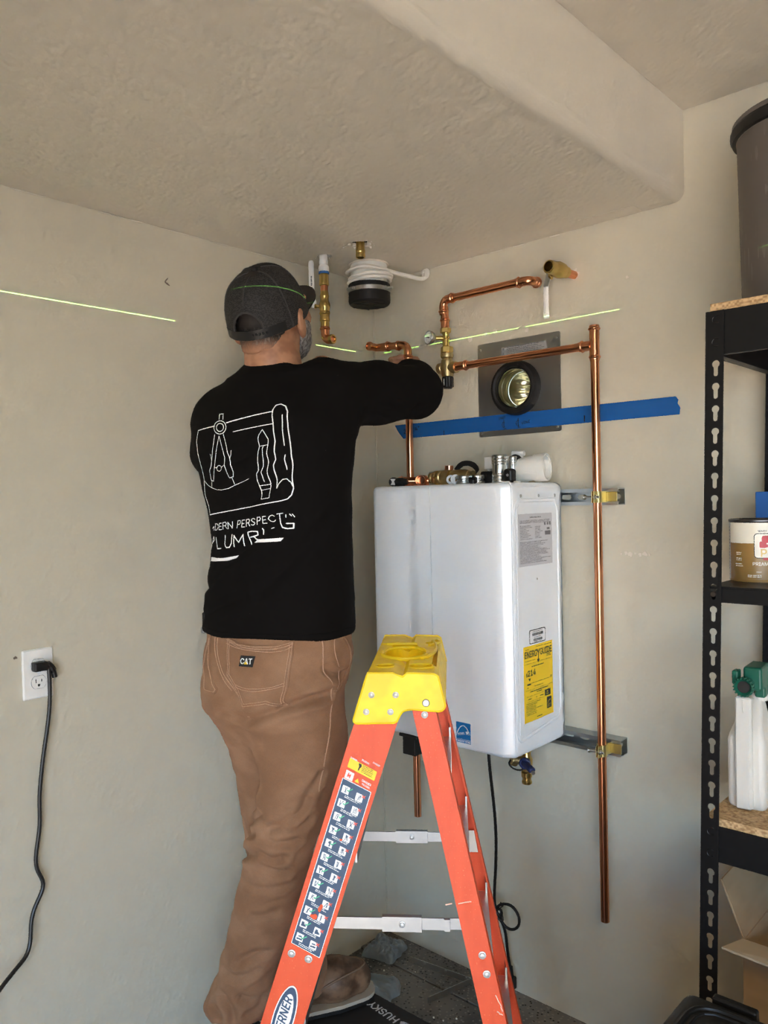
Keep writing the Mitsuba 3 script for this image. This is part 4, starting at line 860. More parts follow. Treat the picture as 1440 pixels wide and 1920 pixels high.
# stickers on the near front rail: a frame that lies in its web, x across, y up along the rail
up_r = nrm(lp(fl_(1.0), -FLARE * (ZT - 1.0), 1.0) - lp(fl_(.5), -FLARE * (ZT - .5), .5))
def RF(l, z, lift=.0006):
    return frame(lp(l, -FLARE * (ZT - z) - lift, z), LL - up_r * (LL @ up_r), up_r)
def axis_at(y):      # y metres down the rail centre from z = 1.02
    z = 1.03 - y * .948; return fl_(z) + FRW / 2, z
mat('sticker_blue', (.012, .050, .115), .45); mat('sticker_red', (.62, .06, .035), .5); mat('sticker_green', (.05, .42, .22), .5); mat('orange_print', (.70, .13, .06), .5)
zc_ = .831; lc_ = fl_(zc_) + FRW / 2 + .001; SFm = RF(lc_, zc_); HL = .152      # blue panel, half length
SH = np.eye(4); SH[1, 0] = -.22                   # printed rows slope against the rail, as on the original sheet
PW = .0270
panel = Polygon([(-PW, -HL + .004), (PW, -HL - .004), (PW, HL - .004), (-PW, HL + .004)])
pk_ = add('safety_sticker', ext(panel.buffer(.0012), .0003, SFm), 'sticker_white', front_key, smooth=False, label='long blue safety sticker with twelve rows of pictograms')
add('sticker_field', ext(panel, .0003, SFm, .0003), 'sticker_blue', pk_, smooth=False)
rg = np.random.default_rng(77); white, green, red, dark, words = [], [], [], [], []
for k in range(12):
    y = HL - .0165 - k * .0248
    for x, good in ((-.0165, True), (.0105, False)):
        yy_ = y + (.0028 if good else -.0024)
        sq_ = affinity.skew(sbox(x - .0068, yy_ - .0068, x + .0068, yy_ + .0068), ys=-6); white.append(sq_)
        c_ = sq_.centroid
        if k < 10:
            for _ in range(3):
                p_, q_ = rg.uniform(-.0048, .0048, 2), rg.uniform(-.0048, .0048, 2)
                dark.append(line([(c_.x + p_[0] * .7, c_.y - .0048), (c_.x + q_[0] * .7, c_.y + .0048)], .0009))
            if k in (3, 4, 6):
                dark.append(Point(c_.x, c_.y + .002).buffer(.0018))
        else:
            dark.append(Polygon([(c_.x - .0045, c_.y - .0042), (c_.x + .0045, c_.y - .0042), (c_.x + .0045, c_.y - .002), (c_.x + .0005, c_.y + .0005), (c_.x + .0002, c_.y + .0036), (c_.x - .0040, c_.y + .0036)]) if k == 10 else unary_union([sbox(c_.x - .005, c_.y - .004, c_.x + .005, c_.y - .0015), sbox(c_.x - .003, c_.y + .001, c_.x + .003, c_.y + .003)]))
        if good:
            green.append(line([(c_.x + .0028, c_.y + .0012), (c_.x + .0052, c_.y - .0008), (c_.x + .0118, c_.y + .0056)], .0018))
        else:
            red += [line([(c_.x + .0042, c_.y + .0012), (c_.x + .0105, c_.y + .0062)], .0015), line([(c_.x + .0042, c_.y + .0062), (c_.x + .0105, c_.y + .0012)], .0015)]
    words.append(affinity.skew(bars(rg, -.0150, .0170, [y - .0125, y - .0098], .0012, (.75, 1.)), ys=-9))
SFd = lambda d_: SFm
add('pictogram', ext(unary_union(white), .0002, SFm, .0006), 'sticker_white', pk_, smooth=False)
add('pictogram_ink', ext(unary_union(dark).intersection(unary_union(white)), .0002, SFm, .0008), 'sticker_blue', pk_, smooth=False)
add('tick_mark', ext(unary_union(green), .0002, SFm, .0010), 'sticker_green', pk_, smooth=False)
add('cross_mark', ext(unary_union(red), .0002, SFm, .0010), 'sticker_red', pk_, smooth=False)
add('fine_print', ext(unary_union(words).intersection(panel), .0002, SFm, .0006), 'sticker_white', pk_, smooth=False)
add('torn_spot', ext(unary_union([jag(.0035, -.073, .0034, .0060, 9, 61, .4), jag(-.0035, -.091, .0055, .0042, 9, 62, .5), jag(.0015, .052, .0028, .0022, 8, 63, .4)]), .0003, SFm, .0011), 'fibreglass', pk_, smooth=False)
z2 = 1.0035; HFm = RF(fl_(z2) + FRW / 2 + .001, z2)
yk = add('warning_sticker', ext(affinity.skew(sbox(-.026, -.0085, .027, .0085), ys=-9), .0003, HFm), 'label_yellow', front_key, smooth=False, label='yellow warning sticker')
add('warning_print', ext(affinity.skew(unary_union([bars(rg, .000, .0255, [-.006 + .0028 * q for q in range(5)], .0010, (.7, 1.)), Polygon([(-.0085, .006), (-.003, .0065), (-.0015, .002), (-.004, -.001), (-.0045, -.006), (-.0065, -.006), (-.006, .001)])]), ys=-9), .0002, HFm, .0003), 'ink', yk, smooth=False)
z3 = .9855; HF3 = RF(fl_(z3) + FRW / 2 + .001, z3)
add('hand_sign', ext(affinity.skew(sbox(-.0255, -.0062, -.0100, .0085), ys=-9), .0003, HF3), 'sticker_white', yk, smooth=False)
add('hand_sign_mark', ext(unary_union([line([(-.021, -.002), (-.0195, .006)], .002), line([(-.0165, -.003), (-.016, .004)], .0022), Point(-.0185, .001).buffer(.0022)]), .0002, HF3, .0003), 'sticker_red', yk, smooth=False)
add('triangle_sign', ext(Polygon([(-.0062, -.0055), (.0022, -.0070), (-.0015, .0015)]), .0003, HF3), 'label_yellow', yk, smooth=False)
dn = [text('DANGER', .0040, RF(fl_(z3) + FRW / 2 + .0062, z3 - .0030) @ SH, .0003, True, squeeze=.8), text('PELIGRO', .0032, RF(fl_(z3) + FRW / 2 + .0060, z3 - .0090) @ SH, .0003, True, squeeze=.8)]
z4 = 1.0195; H4 = RF(fl_(z4) + FRW / 2, z4)
dn += [text(w_, .0030, RF(fl_(z4) + FRW / 2 + x_, z4 + .0035 - (x_ + .024) * .22) @ SH, .0003, True, squeeze=.8) for w_, x_ in (('DANGER', -.0245), ('PELIGRO', -.0045), ('DANGER', .0155))]
add('danger_lettering', cat(dn), 'sticker_white', yk, smooth=False)
add('danger_print', ext(affinity.skew(unary_union([bars(rg, x_, x_ + .013, [-.0055 + .0030 * q for q in range(3)], .0010, (.7, 1.)) for x_ in (-.024, -.006, .012)]), ys=-11), .0002, H4), 'sticker_red', yk, smooth=False)
# oval maker's badge
zb_ = .5680; B_ = RF(fl_(zb_) + FRW / 2 - .0005, zb_)
ov = affinity.scale(Point(0, 0).buffer(1, quad_segs=16), .0195, .0590)
bk_ = add('badge', ext(ov, .0004, B_), 'sticker_white', front_key, smooth=False, label='oval blue and white badge reading WERNER')
add('badge_ring', ext(affinity.scale(Point(0, 0).buffer(1, quad_segs=16), .0175, .0560).difference(affinity.scale(Point(0, 0).buffer(1, quad_segs=16), .0128, .0440)), .0003, B_, .0004), 'sticker_blue', bk_, smooth=False)
wt = meshkit.text_mesh('WERNER', .0150, .0003, True); wt.apply_translation([-(wt.bounds[0][0] + wt.bounds[1][0]) / 2, -.0055, .0004]); wt.vertices[:, 0] *= .88
wt.vertices[:, 0] += .25 * wt.vertices[:, 1]
RM = np.eye(4); RM[:2, :2] = [[0, -1], [1, 0]]
add('badge_lettering', at(wt, B_ @ RM), 'sticker_blue', bk_, smooth=False)
mat('scratch', (.85, .50, .38), .7)
sc_ = []
for l, z, dl, dz in ((.067, .770, .045, .006), (.150, .618, .010, -.020), (.158, .600, .004, -.010), (.152, .590, .010, -.006)):
    n_ = 5; q_ = np.linspace(0, 1, n_)
    pts = [lp(l + dl * t_, onr(z + dz * t_) - .0001, z + dz * t_ + .001 * math.sin(9 * t_)) for t_ in q_]
    sc_ += [sweep([pts[i_], pts[i_ + 1]], .0011, 5) for i_ in range(0, n_ - 1) if rg.random() < .85]
add('scratch', cat(sc_), 'scratch', rear_key, smooth=False)
# ---------------------------------------------------------------- the man
class Field:
    """A signed distance sampled on a grid; primitives are blended in, each only near itself."""
    def __init__(s, lo, hi, h):
        s.lo, s.h = np.asarray(lo, float), h
        s.n = np.ceil((np.asarray(hi) - s.lo) / h).astype(int) + 1
        s.v = np.full(s.n, .12, np.float32)
    def sub(s, lo, hi):
        i0 = np.clip(np.floor((np.asarray(lo) - s.lo) / s.h).astype(int), 0, s.n); i1 = np.clip(np.ceil((np.asarray(hi) - s.lo) / s.h).astype(int) + 1, 0, s.n)
        sl = tuple(slice(a, b) for a, b in zip(i0, i1))
        ax = [s.lo[k] + s.h * np.arange(i0[k], i1[k], dtype=np.float32) for k in range(3)]
        return sl, np.stack(np.meshgrid(*[a.astype(np.float32) for a in ax], indexing='ij'), -1)
    def put(s, d, sl, k, mode='add'):
        a = s.v[sl]
        if mode == 'cut':
            d = -d; hh = np.maximum(k - np.abs(a - d), 0) / k; s.v[sl] = np.maximum(a, d) + hh * hh * k * .25
        else:
            hh = np.maximum(k - np.abs(a - d), 0) / k; s.v[sl] = np.minimum(a, d) - hh * hh * k * .25
    def cone(s, a, b, ra, rb, k=.03, mode='add'):
        a, b = np.asarray(a, np.float32), np.asarray(b, np.float32); m = max(ra, rb) + .08
        sl, p = s.sub(np.minimum(a, b) - m, np.maximum(a, b) + m)
        if p.size:
            ab = b - a; t = np.clip(((p - a) @ ab) / (ab @ ab + 1e-12), 0, 1)
            s.put(np.linalg.norm(p - a - t[..., None] * ab, axis=-1) - (ra + (rb - ra) * t), sl, k, mode)
    def chain(s, pts, rs, k=.03):
        for a, b, r0, r1 in zip(pts, pts[1:], rs, rs[1:]):
            s.cone(a, b, r0, r1, k)
    def ell(s, c, r, R=np.eye(3), k=.03, mode='add'):
        c, r = np.asarray(c, np.float32), np.asarray(r, np.float32); m = r.max() + .08
        sl, p = s.sub(c - m, c + m)
        if p.size:
            q = (p - c) @ np.asarray(R, np.float32); k0 = np.linalg.norm(q / r, axis=-1); k1 = np.linalg.norm(q / (r * r), axis=-1) + 1e-9
            s.put(k0 * (k0 - 1) / k1, sl, k, mode)
    def stack(s, zs, cx, cy, A, B, ex, ey, k=.03, pw=2.0):
        """Ellipses piled along z: centres (cx, cy), half axes A along ex and B along ey."""
        lo = V(min(cx) - .3, min(cy) - .3, min(zs) - .05); hi = V(max(cx) + .3, max(cy) + .3, max(zs) + .05)
        sl, p = s.sub(lo, hi); z = p[..., 2]
        f = lambda q: np.interp(z, zs, q).astype(np.float32)
        dx, dy = p[..., 0] - f(cx), p[..., 1] - f(cy); a, b = f(A), f(B)
        u, v = (dx * ex[0] + dy * ex[1]) / a, (dx * ey[0] + dy * ey[1]) / b
        d = ((np.abs(u) ** pw + np.abs(v) ** pw) ** (1 / pw) - 1) * np.minimum(a, b)
        s.put(np.maximum(d, np.maximum(min(zs) - z, z - max(zs))), sl, k)
    def below(s, z, k=.01):     # keep what lies above z
        s.put(-(s.lo[2] + s.h * np.arange(s.n[2], dtype=np.float32) - z)[None, None, :] * np.ones(s.n, np.float32) * -1, (slice(None),) * 3, k, 'cut') if False else None
    def keep(s, d, k=.01):      # keep where d(p) < 0
        sl, p = s.sub(s.lo, s.lo + s.h * s.n); s.put(-d(p), sl, k, 'cut')
    def mesh(s):
        f = s.v; n = np.array(f.shape) - 1; neg = f < 0
        cnt = sum(neg[i:i + n[0], j:j + n[1], k:k + n[2]].astype(np.int8) for i in (0, 1) for j in (0, 1) for k in (0, 1))
        ids = np.argwhere((cnt > 0) & (cnt < 8)); index = np.full(n, -1, np.int64); index[tuple(ids.T)] = np.arange(len(ids))
        acc, w = np.zeros((len(ids), 3)), np.zeros(len(ids)); cs = [V(i, j, k).astype(int) for i in (0, 1) for j in (0, 1) for k in (0, 1)]
        for a in cs:
            for b in cs:
                if (b - a).sum() == 1 and (b - a).min() == 0:
                    fa, fb = f[tuple((ids + a).T)], f[tuple((ids + b).T)]; on = (fa < 0) != (fb < 0)
                    t = np.where(on, fa / np.where(on, fa - fb, 1), 0); acc[on] += (a + t[:, None] * (b - a))[on]; w[on] += 1
        v = s.lo + s.h * (ids + acc / w[:, None]); faces = []
        for ax in range(3):
            o = [k for k in range(3) if k != ax]; e = np.zeros(3, int); e[ax] = 1
            sl0 = tuple(slice(1, n[k]) if k in o else slice(0, n[k]) for k in range(3)); sl1 = tuple(slice(1, n[k]) if k in o else slice(1, n[k] + 1) for k in range(3))
            a, b = neg[sl0], neg[sl1]; g = np.argwhere(a != b); base = g + np.array([0 if k == ax else 1 for k in range(3)])
            du, dv = np.zeros(3, int), np.zeros(3, int); du[o[0]] = 1; dv[o[1]] = 1
            q = np.stack([index[tuple((base - x).T)] for x in (du + dv, dv, 0 * du, du)], 1); fl = a[tuple(g.T)] ^ (ax == 1)
            q[~fl] = q[~fl][:, ::-1]; faces.append(q)
        q = np.vstack(faces); q = q[(q >= 0).all(1)]
        return trimesh.Trimesh(v, np.vstack([q[:, [0, 1, 2]], q[:, [0, 2, 3]]]), process=False)

def soften(m, n=4):
    v0 = np.array(m.vertices); m = trimesh.smoothing.filter_taubin(m, lamb=.5, nu=.52, iterations=n)
    m.vertices = v0 + np.clip(np.array(m.vertices) - v0, -.003, .003); return m
def displaced(m, fn):
    m = m.copy(); m.vertices = m.vertices + m.vertex_normals * fn(m.vertices)[:, None]; return m
def crease(m, lines, depth, width):
    """Press folds into a cloth along 3-D polylines, with a swell on both sides."""
    from scipy.spatial import cKDTree
    def fn(v):
        out = np.zeros(len(v))
        for pts, dp in lines:
            t = cKDTree(spline(pts, 50) if len(pts) > 2 else np.linspace(pts[0], pts[1], 40)); d = t.query(v, distance_upper_bound=width * 5)[0] / width
            d = np.minimum(d, 9); out += depth * dp * (-np.exp(-d * d) + .45 * np.exp(-((d - 1.9) / 1.0) ** 2))
        return np.clip(out, -.013, .0065)
    return displaced(m, fn)
def drape(flat, fr, target, lift=.0, res=.007, reach=.4):
    """Lay a flat mesh (local z out) on the target along the frame's z axis."""
    v, f = trimesh.remesh.subdivide_to_size(flat.vertices, flat.faces, res, max_iter=12); inv = np.linalg.inv(fr)
    o = (np.column_stack([v[:, :2], np.full(len(v), reach), np.ones(len(v))]) @ fr.T)[:, :3]; d = np.tile(-fr[:3, 2], (len(v), 1))
    loc, ray, _ = target.ray.intersects_location(o, d, multiple_hits=False)
    z = np.full(len(v), np.nan); z[ray] = (np.column_stack([loc, np.ones(len(loc))]) @ inv.T)[:, 2]
    bad = np.isnan(z); z[bad] = np.nanmin(z) if not bad.all() else 0
    p = np.column_stack([v[:, :2], z + v[:, 2] + lift, np.ones(len(v))]) @ fr.T
    keep = ~bad[f].any(1)
    return trimesh.Trimesh(p[:, :3], f[keep], process=False)
def stitched(m, pts, r=.0012, lift=.0006, flat=.6, n=None, closed=False):
    """A seam: a thin cord that follows the surface nearest to the 3-D points."""
    p = spline(pts, n or max(12, int(sum(np.linalg.norm(np.diff(np.array(pts), axis=0), axis=1)) / .006)))
    q, _, tri = trimesh.proximity.closest_point(m, p); nn = m.face_normals[tri]
    for _ in range(2):
        q[1:-1] = (q[:-2] + q[1:-1] + q[2:]) / 3
    return sweep(q + nn * lift, r, 6)

FT, RT = V(-.245, .9695, 0), V(.9695, .245, 0)
BACK = lambda x, y, z: np.array([[RT[0], 0, -FT[0], x], [RT[1], 0, -FT[1], y], [0, 1, 0, z], [0, 0, 0, 1.]])
HB = .18                                     # top of the black platform
sh_r, el_r, wr_r = V(.455, -.662, 1.727), V(.473, -.352, 1.763), V(.318, -.196, 1.846)
sh_l, el_l, wr_l = V(.214, -.770, 1.685), V(.115, -.560, 1.625), V(.125, -.390, 1.835)
hip_r, hip_l = V(.432, -.748, 1.040), V(.285, -.780, 1.036)
leg_r = [V(.447, -.755, .93), V(.440, -.785, .780), V(.412, -.803, .690), V(.355, -.800, .535), V(.290, -.808, .360), V(.262, -.818, .262)]
leg_l = [V(.290, -.755, .885), V(.290, -.738, .745), V(.286, -.726, .630), V(.289, -.705, .480), V(.298, -.675, .325), V(.300, -.672, .262)]
# --- trousers
tf = Field((.02, -1.10, .20), (.66, -.42, 1.24), .0055)
tf.stack([1.00, 1.06, 1.12, 1.18, 1.23], [.352, .356, .360, .362, .362], [-.765, -.758, -.752, -.752, -.752], [.166, .178, .187, .184, .176], [.128, .133, .133, .127, .120], RT, FT, pw=2.25)
tf.ell((.412, -.808, 1.055), (.090, .080, .110), k=.06); tf.ell((.314, -.812, 1.055), (.086, .078, .108), k=.06)
tf.cone((.424, -.800, 1.02), (.447, -.768, .87), .086, .092, k=.05); tf.cone((.305, -.808, 1.02), (.286, -.724, .80), .084, .078, k=.05)
tf.chain([hip_r] + leg_r, [.098, .0990, .0800, .0745, .0735, .0680, .0740], k=.014)
tf.chain([hip_l] + [p_ + V(-.004, .018, 0) for p_ in leg_l], [.092, .0880, .0800, .0765, .0720, .0690, .0730], k=.006)
tf.cone(leg_r[-1], leg_r[-1] + V(-.008, -.012, -.028), .076, .080, k=.02)
tf.keep(lambda p: np.maximum(p[..., 2] - 1.205, .246 - p[..., 2] - .12 * (p[..., 1] + .8)), .008)
tr = soften(tf.mesh(), 5)
CREASES = []   # filled below

# --- shirt
sf = Field((-.02, -1.02, 1.12), (.66, -.10, 1.98), .0055)
zs = [1.12, 1.165, 1.25, 1.38, 1.46, 1.52, 1.60, 1.67, 1.72, 1.765]
cxs = [.356, .358, .364, .369, .366, .359, .348, .346, .345, .345]; cys = [-.752, -.750, -.745, -.741, -.743, -.747, -.752, -.748, -.742, -.736]
sf.stack(zs, cxs, cys, [.194, .194, .187, .177, .180, .190, .197, .186, .155, .095], [.142, .142, .137, .132, .133, .136, .138, .132, .112, .085], RT, FT, pw=2.2)
sf.cone((.352, -.735, 1.745), (.356, -.732, 1.802), .086, .070, k=.05)
sf.cone((.36, -.722, 1.750), sh_r, .072, .078, k=.05); sf.cone((.32, -.74, 1.728), sh_l, .070, .076, k=.06)
sf.cone((.450, -.700, 1.62), sh_r, .078, .075, k=.06)
sf.chain([sh_r, V(.468, -.50, 1.748), el_r], [.080, .0770, .0690], k=.02)
sf.chain([el_r, V(.40, -.272, 1.806), wr_r + V(.012, -.012, -.004)], [.0660, .0560, .0440], k=.02)
sf.chain([sh_l, V(.155, -.66, 1.655), el_l, wr_l], [.080, .070, .062, .046], k=.03)
sf.cone((.160, -.79, 1.60), (.150, -.72, 1.64), .048, .058, k=.04)
sf.keep(lambda p: p[..., 2] - 1.812 + .25 * (p[..., 1] + .80) - 3 * np.maximum(np.hypot(p[..., 0] - .345, p[..., 1] + .735) - .105, 0), .006)
sf.keep(lambda p: 1.171 + .002 * np.sin(p[..., 0] * 21 + p[..., 1] * 9) - p[..., 2], .006)
sf.ell((.358, -.728, 1.850), (.061, .064, .060), k=.006, mode='cut')
sh = soften(sf.mesh(), 5)

# --- body: head, neck, hands; the rest lies under the clothes
def rotp(p, fh):      # head axes: right, forward (pitched up by p degrees), up
    c, t = math.cos(math.radians(p)), math.sin(math.radians(p))
    f = fh * c + UPZ * t
    return np.stack([V(fh[1], -fh[0], 0), f, np.cross(V(fh[1], -fh[0], 0), f)], 1)
FH, FC = nrm(V(-.300, .954, 0)), V(-.395, .9187, 0)      # the way the head and the cap point
HD = rotp(16, FH); HCt = V(.353, -.749, 1.944)
hp = lambda r, f, u: HCt + HD @ V(r, f, u)
bf = Field((.0, -1.0, .20), (.56, -.04, 2.08), .0042)
bf.ell(hp(0, -.004, .004), (.079, .098, .088), HD, k=.02)
bf.ell(hp(0, .030, -.030), (.066, .068, .085), HD, k=.03)
bf.ell(hp(0, .052, -.088), (.046, .038, .030), HD, k=.035)
bf.cone(hp(0, -.032, -.055), V(.359, -.744, 1.80), .056, .058, k=.04)
bf.cone(V(.359, -.744, 1.80), V(.352, -.738, 1.72), .058, .08, k=.04)
bf.cone(hp(0, .094, -.012), hp(0, .112, -.045), .008, .013, k=.012)
bf.ell(hp(0, .088, .012), (.055, .014, .010), HD, k=.02)
for sgn in (-1, 1):
    bf.ell(hp(sgn * .031, .094, -.008), (.015, .010, .010), HD, k=.006, mode='cut')
    bf.ell(hp(sgn * .031, .086, -.008), (.0125, .0125, .0115), HD, k=.004)
    bf.ell(hp(sgn * .044, .074, -.038), (.022, .018, .018), HD, k=.02)
    Re = HD @ np.array([[math.cos(.35 * sgn), -math.sin(.35 * sgn), 0], [math.sin(.35 * sgn), math.cos(.35 * sgn), 0], [0, 0, 1.]])
    bf.ell(hp(sgn * .086, -.010, -.044), (.0105, .025, .037), Re, k=.008)
    bf.ell(hp(sgn * .097, -.004, -.038), (.0060, .012, .019), Re, k=.004, mode='cut')
bf.ell(hp(0, .098, -.066), (.024, .010, .006), HD, k=.006); bf.ell(hp(0, .096, -.076), (.020, .010, .006), HD, k=.004)
bf.stack([.98, 1.10, 1.30, 1.50, 1.62, 1.72], [.356] * 6, [-.755, -.752, -.748, -.748, -.752, -.745], [.150, .150, .140, .155, .165, .10], [.10, .10, .10, .105, .105, .08], RT, FT)
bf.chain([V(.40, -.72, 1.69), sh_r, el_r + V(-.004, 0, 0), wr_r], [.06, .058, .044, .030], k=.02)
bf.chain([V(.29, -.76, 1.68), sh_l, el_l, wr_l], [.06, .056, .042, .028], k=.02)
ank_r, ank_l = V(.245, -.842, .300), V(.268, -.712, .275)
bf.chain([hip_r, leg_r[2], leg_r[3], ank_r], [.075, .048, .046, .034], k=.01)
bf.chain([hip_l, leg_l[0] + V(-.004, .018, 0), leg_l[1] + V(-.004, .018, 0), leg_l[2] + V(-.004, .018, 0), leg_l[3] + V(-.004, .018, 0), ank_l], [.070, .056, .050, .046, .045, .034], k=.01)
def grip(P, a, zs, wrist, side, thumb_z, rad=.0205, span=(12, 215)):
    """A hand closed round an upright bar at P; a = the way the forearm points, side = +1 for a right hand."""
    a = nrm(V(a[0], a[1], 0)); rt = V(a[1], -a[0], 0) * side
    pt = lambda deg, r, z: V(P[0], P[1], z) + r * (math.cos(math.radians(deg)) * rt + math.sin(math.radians(deg)) * a)
    zm = (zs[0] + zs[-1]) / 2
    bf.cone(wrist, V(P[0], P[1], zm) + rt * .032 - a * .030, .028, .024, k=.02)
    for i, z in enumerate(zs):
        sp = span[1] - (0, -8, 4, 22)[i]
        kn = pt(18, .034, z); base = V(P[0], P[1], zm + (z - zm) * .8) + rt * .034 - a * .036
        bf.cone(base, kn, .0125, .0105, k=.012)
        arc = [kn] + [pt(t, rad + (.006 if j == 0 else 0), z - .0008 * j) for j, t in enumerate(np.linspace(52, sp, 7))]
        bf.chain(arc, np.linspace(.0102, .0078, len(arc)) * (1, 1.03, .98, .86)[i], k=.004)
    th = [V(P[0], P[1], thumb_z - .014) + rt * .030 - a * .030, pt(-48, .033, thumb_z), pt(-88, .0275, thumb_z + .004), pt(-125, .0235, thumb_z + .004), pt(-158, .0215, thumb_z + .002)]
    bf.chain(th, [.0150, .0118, .0105, .0095, .0080], k=.008)
    return pt
gr_ = grip((.188, -.087), (-.98, .10), (1.917, 1.898, 1.879, 1.862), wr_r, 1, 1.912, rad=.027)
gl_ = grip((.128, -.345), (.25, .97), (1.889, 1.870, 1.851, 1.833), wr_l, -1, 1.887, rad=.017)
body = soften(bf.mesh(), 2)
pr = thing('person', 'man in black shirt, brown work trousers and dark cap reaching up to the copper pipes', 'person')
def skin_col(p, n, uv):
    return mix((.36, .185, .105), (.27, .125, .07), smoothstep(.35, .7, fbm(p.x * 38, p.y * 38, p.z * 38, 3)))
scene['skin'] = {'type': 'twosided', 'bsdf': {'type': 'principled', 'base_color': proc(skin_col), 'roughness': .48, 'specular': .4}}
add('body', body, 'skin', pr, smooth=True, label='brown skin of head, neck and hands')
mat('eye_white', (.7, .68, .64), .2); mat('iris', (.05, .03, .02), .15)
for sgn in (-1, 1):
    ey = add('eye', trimesh.creation.icosphere(2, .0112).apply_translation(hp(sgn * .031, .0895, -.008)), 'eye_white', pr, smooth=True)
    add('iris', trimesh.creation.icosphere(1, .0052).apply_translation(hp(sgn * .031, .0965, -.008)), 'iris', ey, smooth=True)
mat('nail', (.45, .27, .2), .35)
# hair and beard
hf = Field(hp(0, 0, 0) - .16, hp(0, 0, 0) + .16, .0045)
hf.ell(hp(0, -.004, .004), (.0825, .102, .090), HD, k=.02)
hf.cone(hp(0, -.040, -.050), hp(0, -.046, -.088), .0580, .0555, k=.03)
hf.keep(lambda p: ((p - HCt) @ HD.astype(np.float32)) @ np.array([0, .85, -.55], np.float32) - .030, .004)
hf.keep(lambda p: ((p - HCt) @ HD.astype(np.float32)) @ np.array([0, .35, -1.0], np.float32) - .066, .004)
hf.ell(hp(.085, -.005, -.03), (.03, .03, .042), HD, k=.006, mode='cut'); hf.ell(hp(-.085, -.005, -.03), (.03, .03, .042), HD, k=.006, mode='cut')
hair = soften(hf.mesh(), 3)
hair = displaced(hair, lambda v: .0020 * (meshkit.fbm(v * 420, 2, 3) - .5))
def hair_col(p, n, uv):
    g = fbm(p.x * 260, p.y * 260, p.z * 90, 2)
    return mix((.022, .018, .015), (.15, .12, .10), smoothstep(.45, .75, g) * smoothstep(1.885, 1.85, p.z)) * smoothstep(1.835, 1.872, p.z + .02 * g) + mi.Color3f(.31, .155, .088) * (1 - smoothstep(1.835, 1.872, p.z + .02 * g))
scene['hair'] = {'type': 'twosided', 'bsdf': {'type': 'principled', 'base_color': proc(hair_col), 'roughness': .65, 'specular': .3}}
add('hair', hair, 'hair', pr, smooth=True, label='short greying hair under the cap')
bd_ = Field(hp(0, .05, -.07) - .13, hp(0, .05, -.07) + .13, .004)
bd_.ell(hp(0, .034, -.052), (.0745, .074, .072), HD, k=.02); bd_.ell(hp(0, .062, -.100), (.054, .048, .038), HD, k=.03)
bd_.keep(lambda p: ((p - HCt) @ HD.astype(np.float32)) @ np.array([0, .25, 1.0], np.float32) + .030, .006)
bd_.keep(lambda p: -(((p - HCt) @ HD.astype(np.float32)) @ np.array([0, 1.0, .15], np.float32)) + .006, .004)
bd_.ell(hp(0, .108, -.070), (.022, .016, .010), HD, k=.004, mode='cut'); bd_.ell(hp(0, .105, -.035), (.030, .026, .026), HD, k=.008, mode='cut')
beard = displaced(soften(bd_.mesh(), 3), lambda v: .0060 * (meshkit.fbm(v * V(260, 260, 90), 2, 5) - .45))
def beard_col(p, n, uv):
    return mix((.09, .08, .075), (.27, .255, .24), smoothstep(.30, .70, fbm(p.x * 300, p.y * 300, p.z * 80, 2)))
scene['beard'] = {'type': 'twosided', 'bsdf': {'type': 'principled', 'base_color': proc(beard_col), 'roughness': .7, 'specular': .3}}
add('beard', beard, 'beard', pr, smooth=True, label='full grey beard')
# --- cap
CD = rotp(32, FC); CC = V(.3525, -.749, 1.908); CA, CB, CHt = .0925, .1150, .126
cp = lambda r, f, u: CC + CD @ V(r, f, u)
NPH, NE = 120, 40
ph = np.arange(NPH) * 2 * math.pi / NPH; te = np.linspace(0, 1, NE + 1)
def dome(th, t, off=0.):
    el = t * math.pi / 2; rr = np.cos(el) ** .62; uu = np.sin(el) ** .95
    back = .5 - .5 * np.sin(th)      # 1 at the back
    q = np.stack([(CA + off) * rr * np.cos(th), (CB + off) * rr * np.sin(th), (CHt + off) * uu * (1 + .05 * np.sin(th))], -1)
    return CC + q @ CD.T
TH, TE = np.meshgrid(ph, te, indexing='ij')
gv = dome(TH, TE).reshape(-1, 3)
i, j = np.meshgrid(np.arange(NPH), np.arange(NE), indexing='ij'); k2 = (i + 1) % NPH
gq = np.stack([i * (NE + 1) + j, k2 * (NE + 1) + j, k2 * (NE + 1) + j + 1, i * (NE + 1) + j + 1], -1).reshape(-1, 4)
tc_, ec_ = ph[i].ravel() + math.pi / NPH, (j.ravel() + .5) / NE
dback = np.abs((tc_ - 1.5 * math.pi + math.pi) % (2 * math.pi) - math.pi) * .112; hgt = np.sin(ec_ * math.pi / 2) * CHt
hole_ = (hgt > .021) & (((dback / .044) ** 2 + ((hgt - .021) / .040) ** 2) < 1)
front = np.abs((tc_ - .5 * math.pi + math.pi) % (2 * math.pi) - math.pi) < math.radians(62)
def capmesh(mask):
    q = gq[mask]; f = np.vstack([q[:, [0, 1, 2]], q[:, [0, 2, 3]]]); a = trimesh.Trimesh(gv, f, process=False)
    vn = trimesh.Trimesh(gv, np.vstack([gq[:, [0, 1, 2]], gq[:, [0, 2, 3]]]), process=False).vertex_normals
    b = trimesh.Trimesh(gv - vn * .0022, f[:, ::-1], process=False)
    m_ = cat(a, b); m_.remove_unreferenced_vertices(); return m_
def weave(p, n, uv):
    return mix((.012, .012, .012), (.030, .028, .027), smoothstep(.35, .65, noise(p.x * 520, p.y * 520, p.z * 520)))
scene['cap_mesh'] = {'type': 'twosided', 'bsdf': {'type': 'principled', 'base_color': proc(weave), 'roughness': .75, 'specular': .3}}
mat('cap_cloth', (.012, .011, .011), .8, spec=.25)
ck = add('cap', capmesh(front & ~hole_), 'cap_cloth', pr, smooth=40, label='black trucker cap')
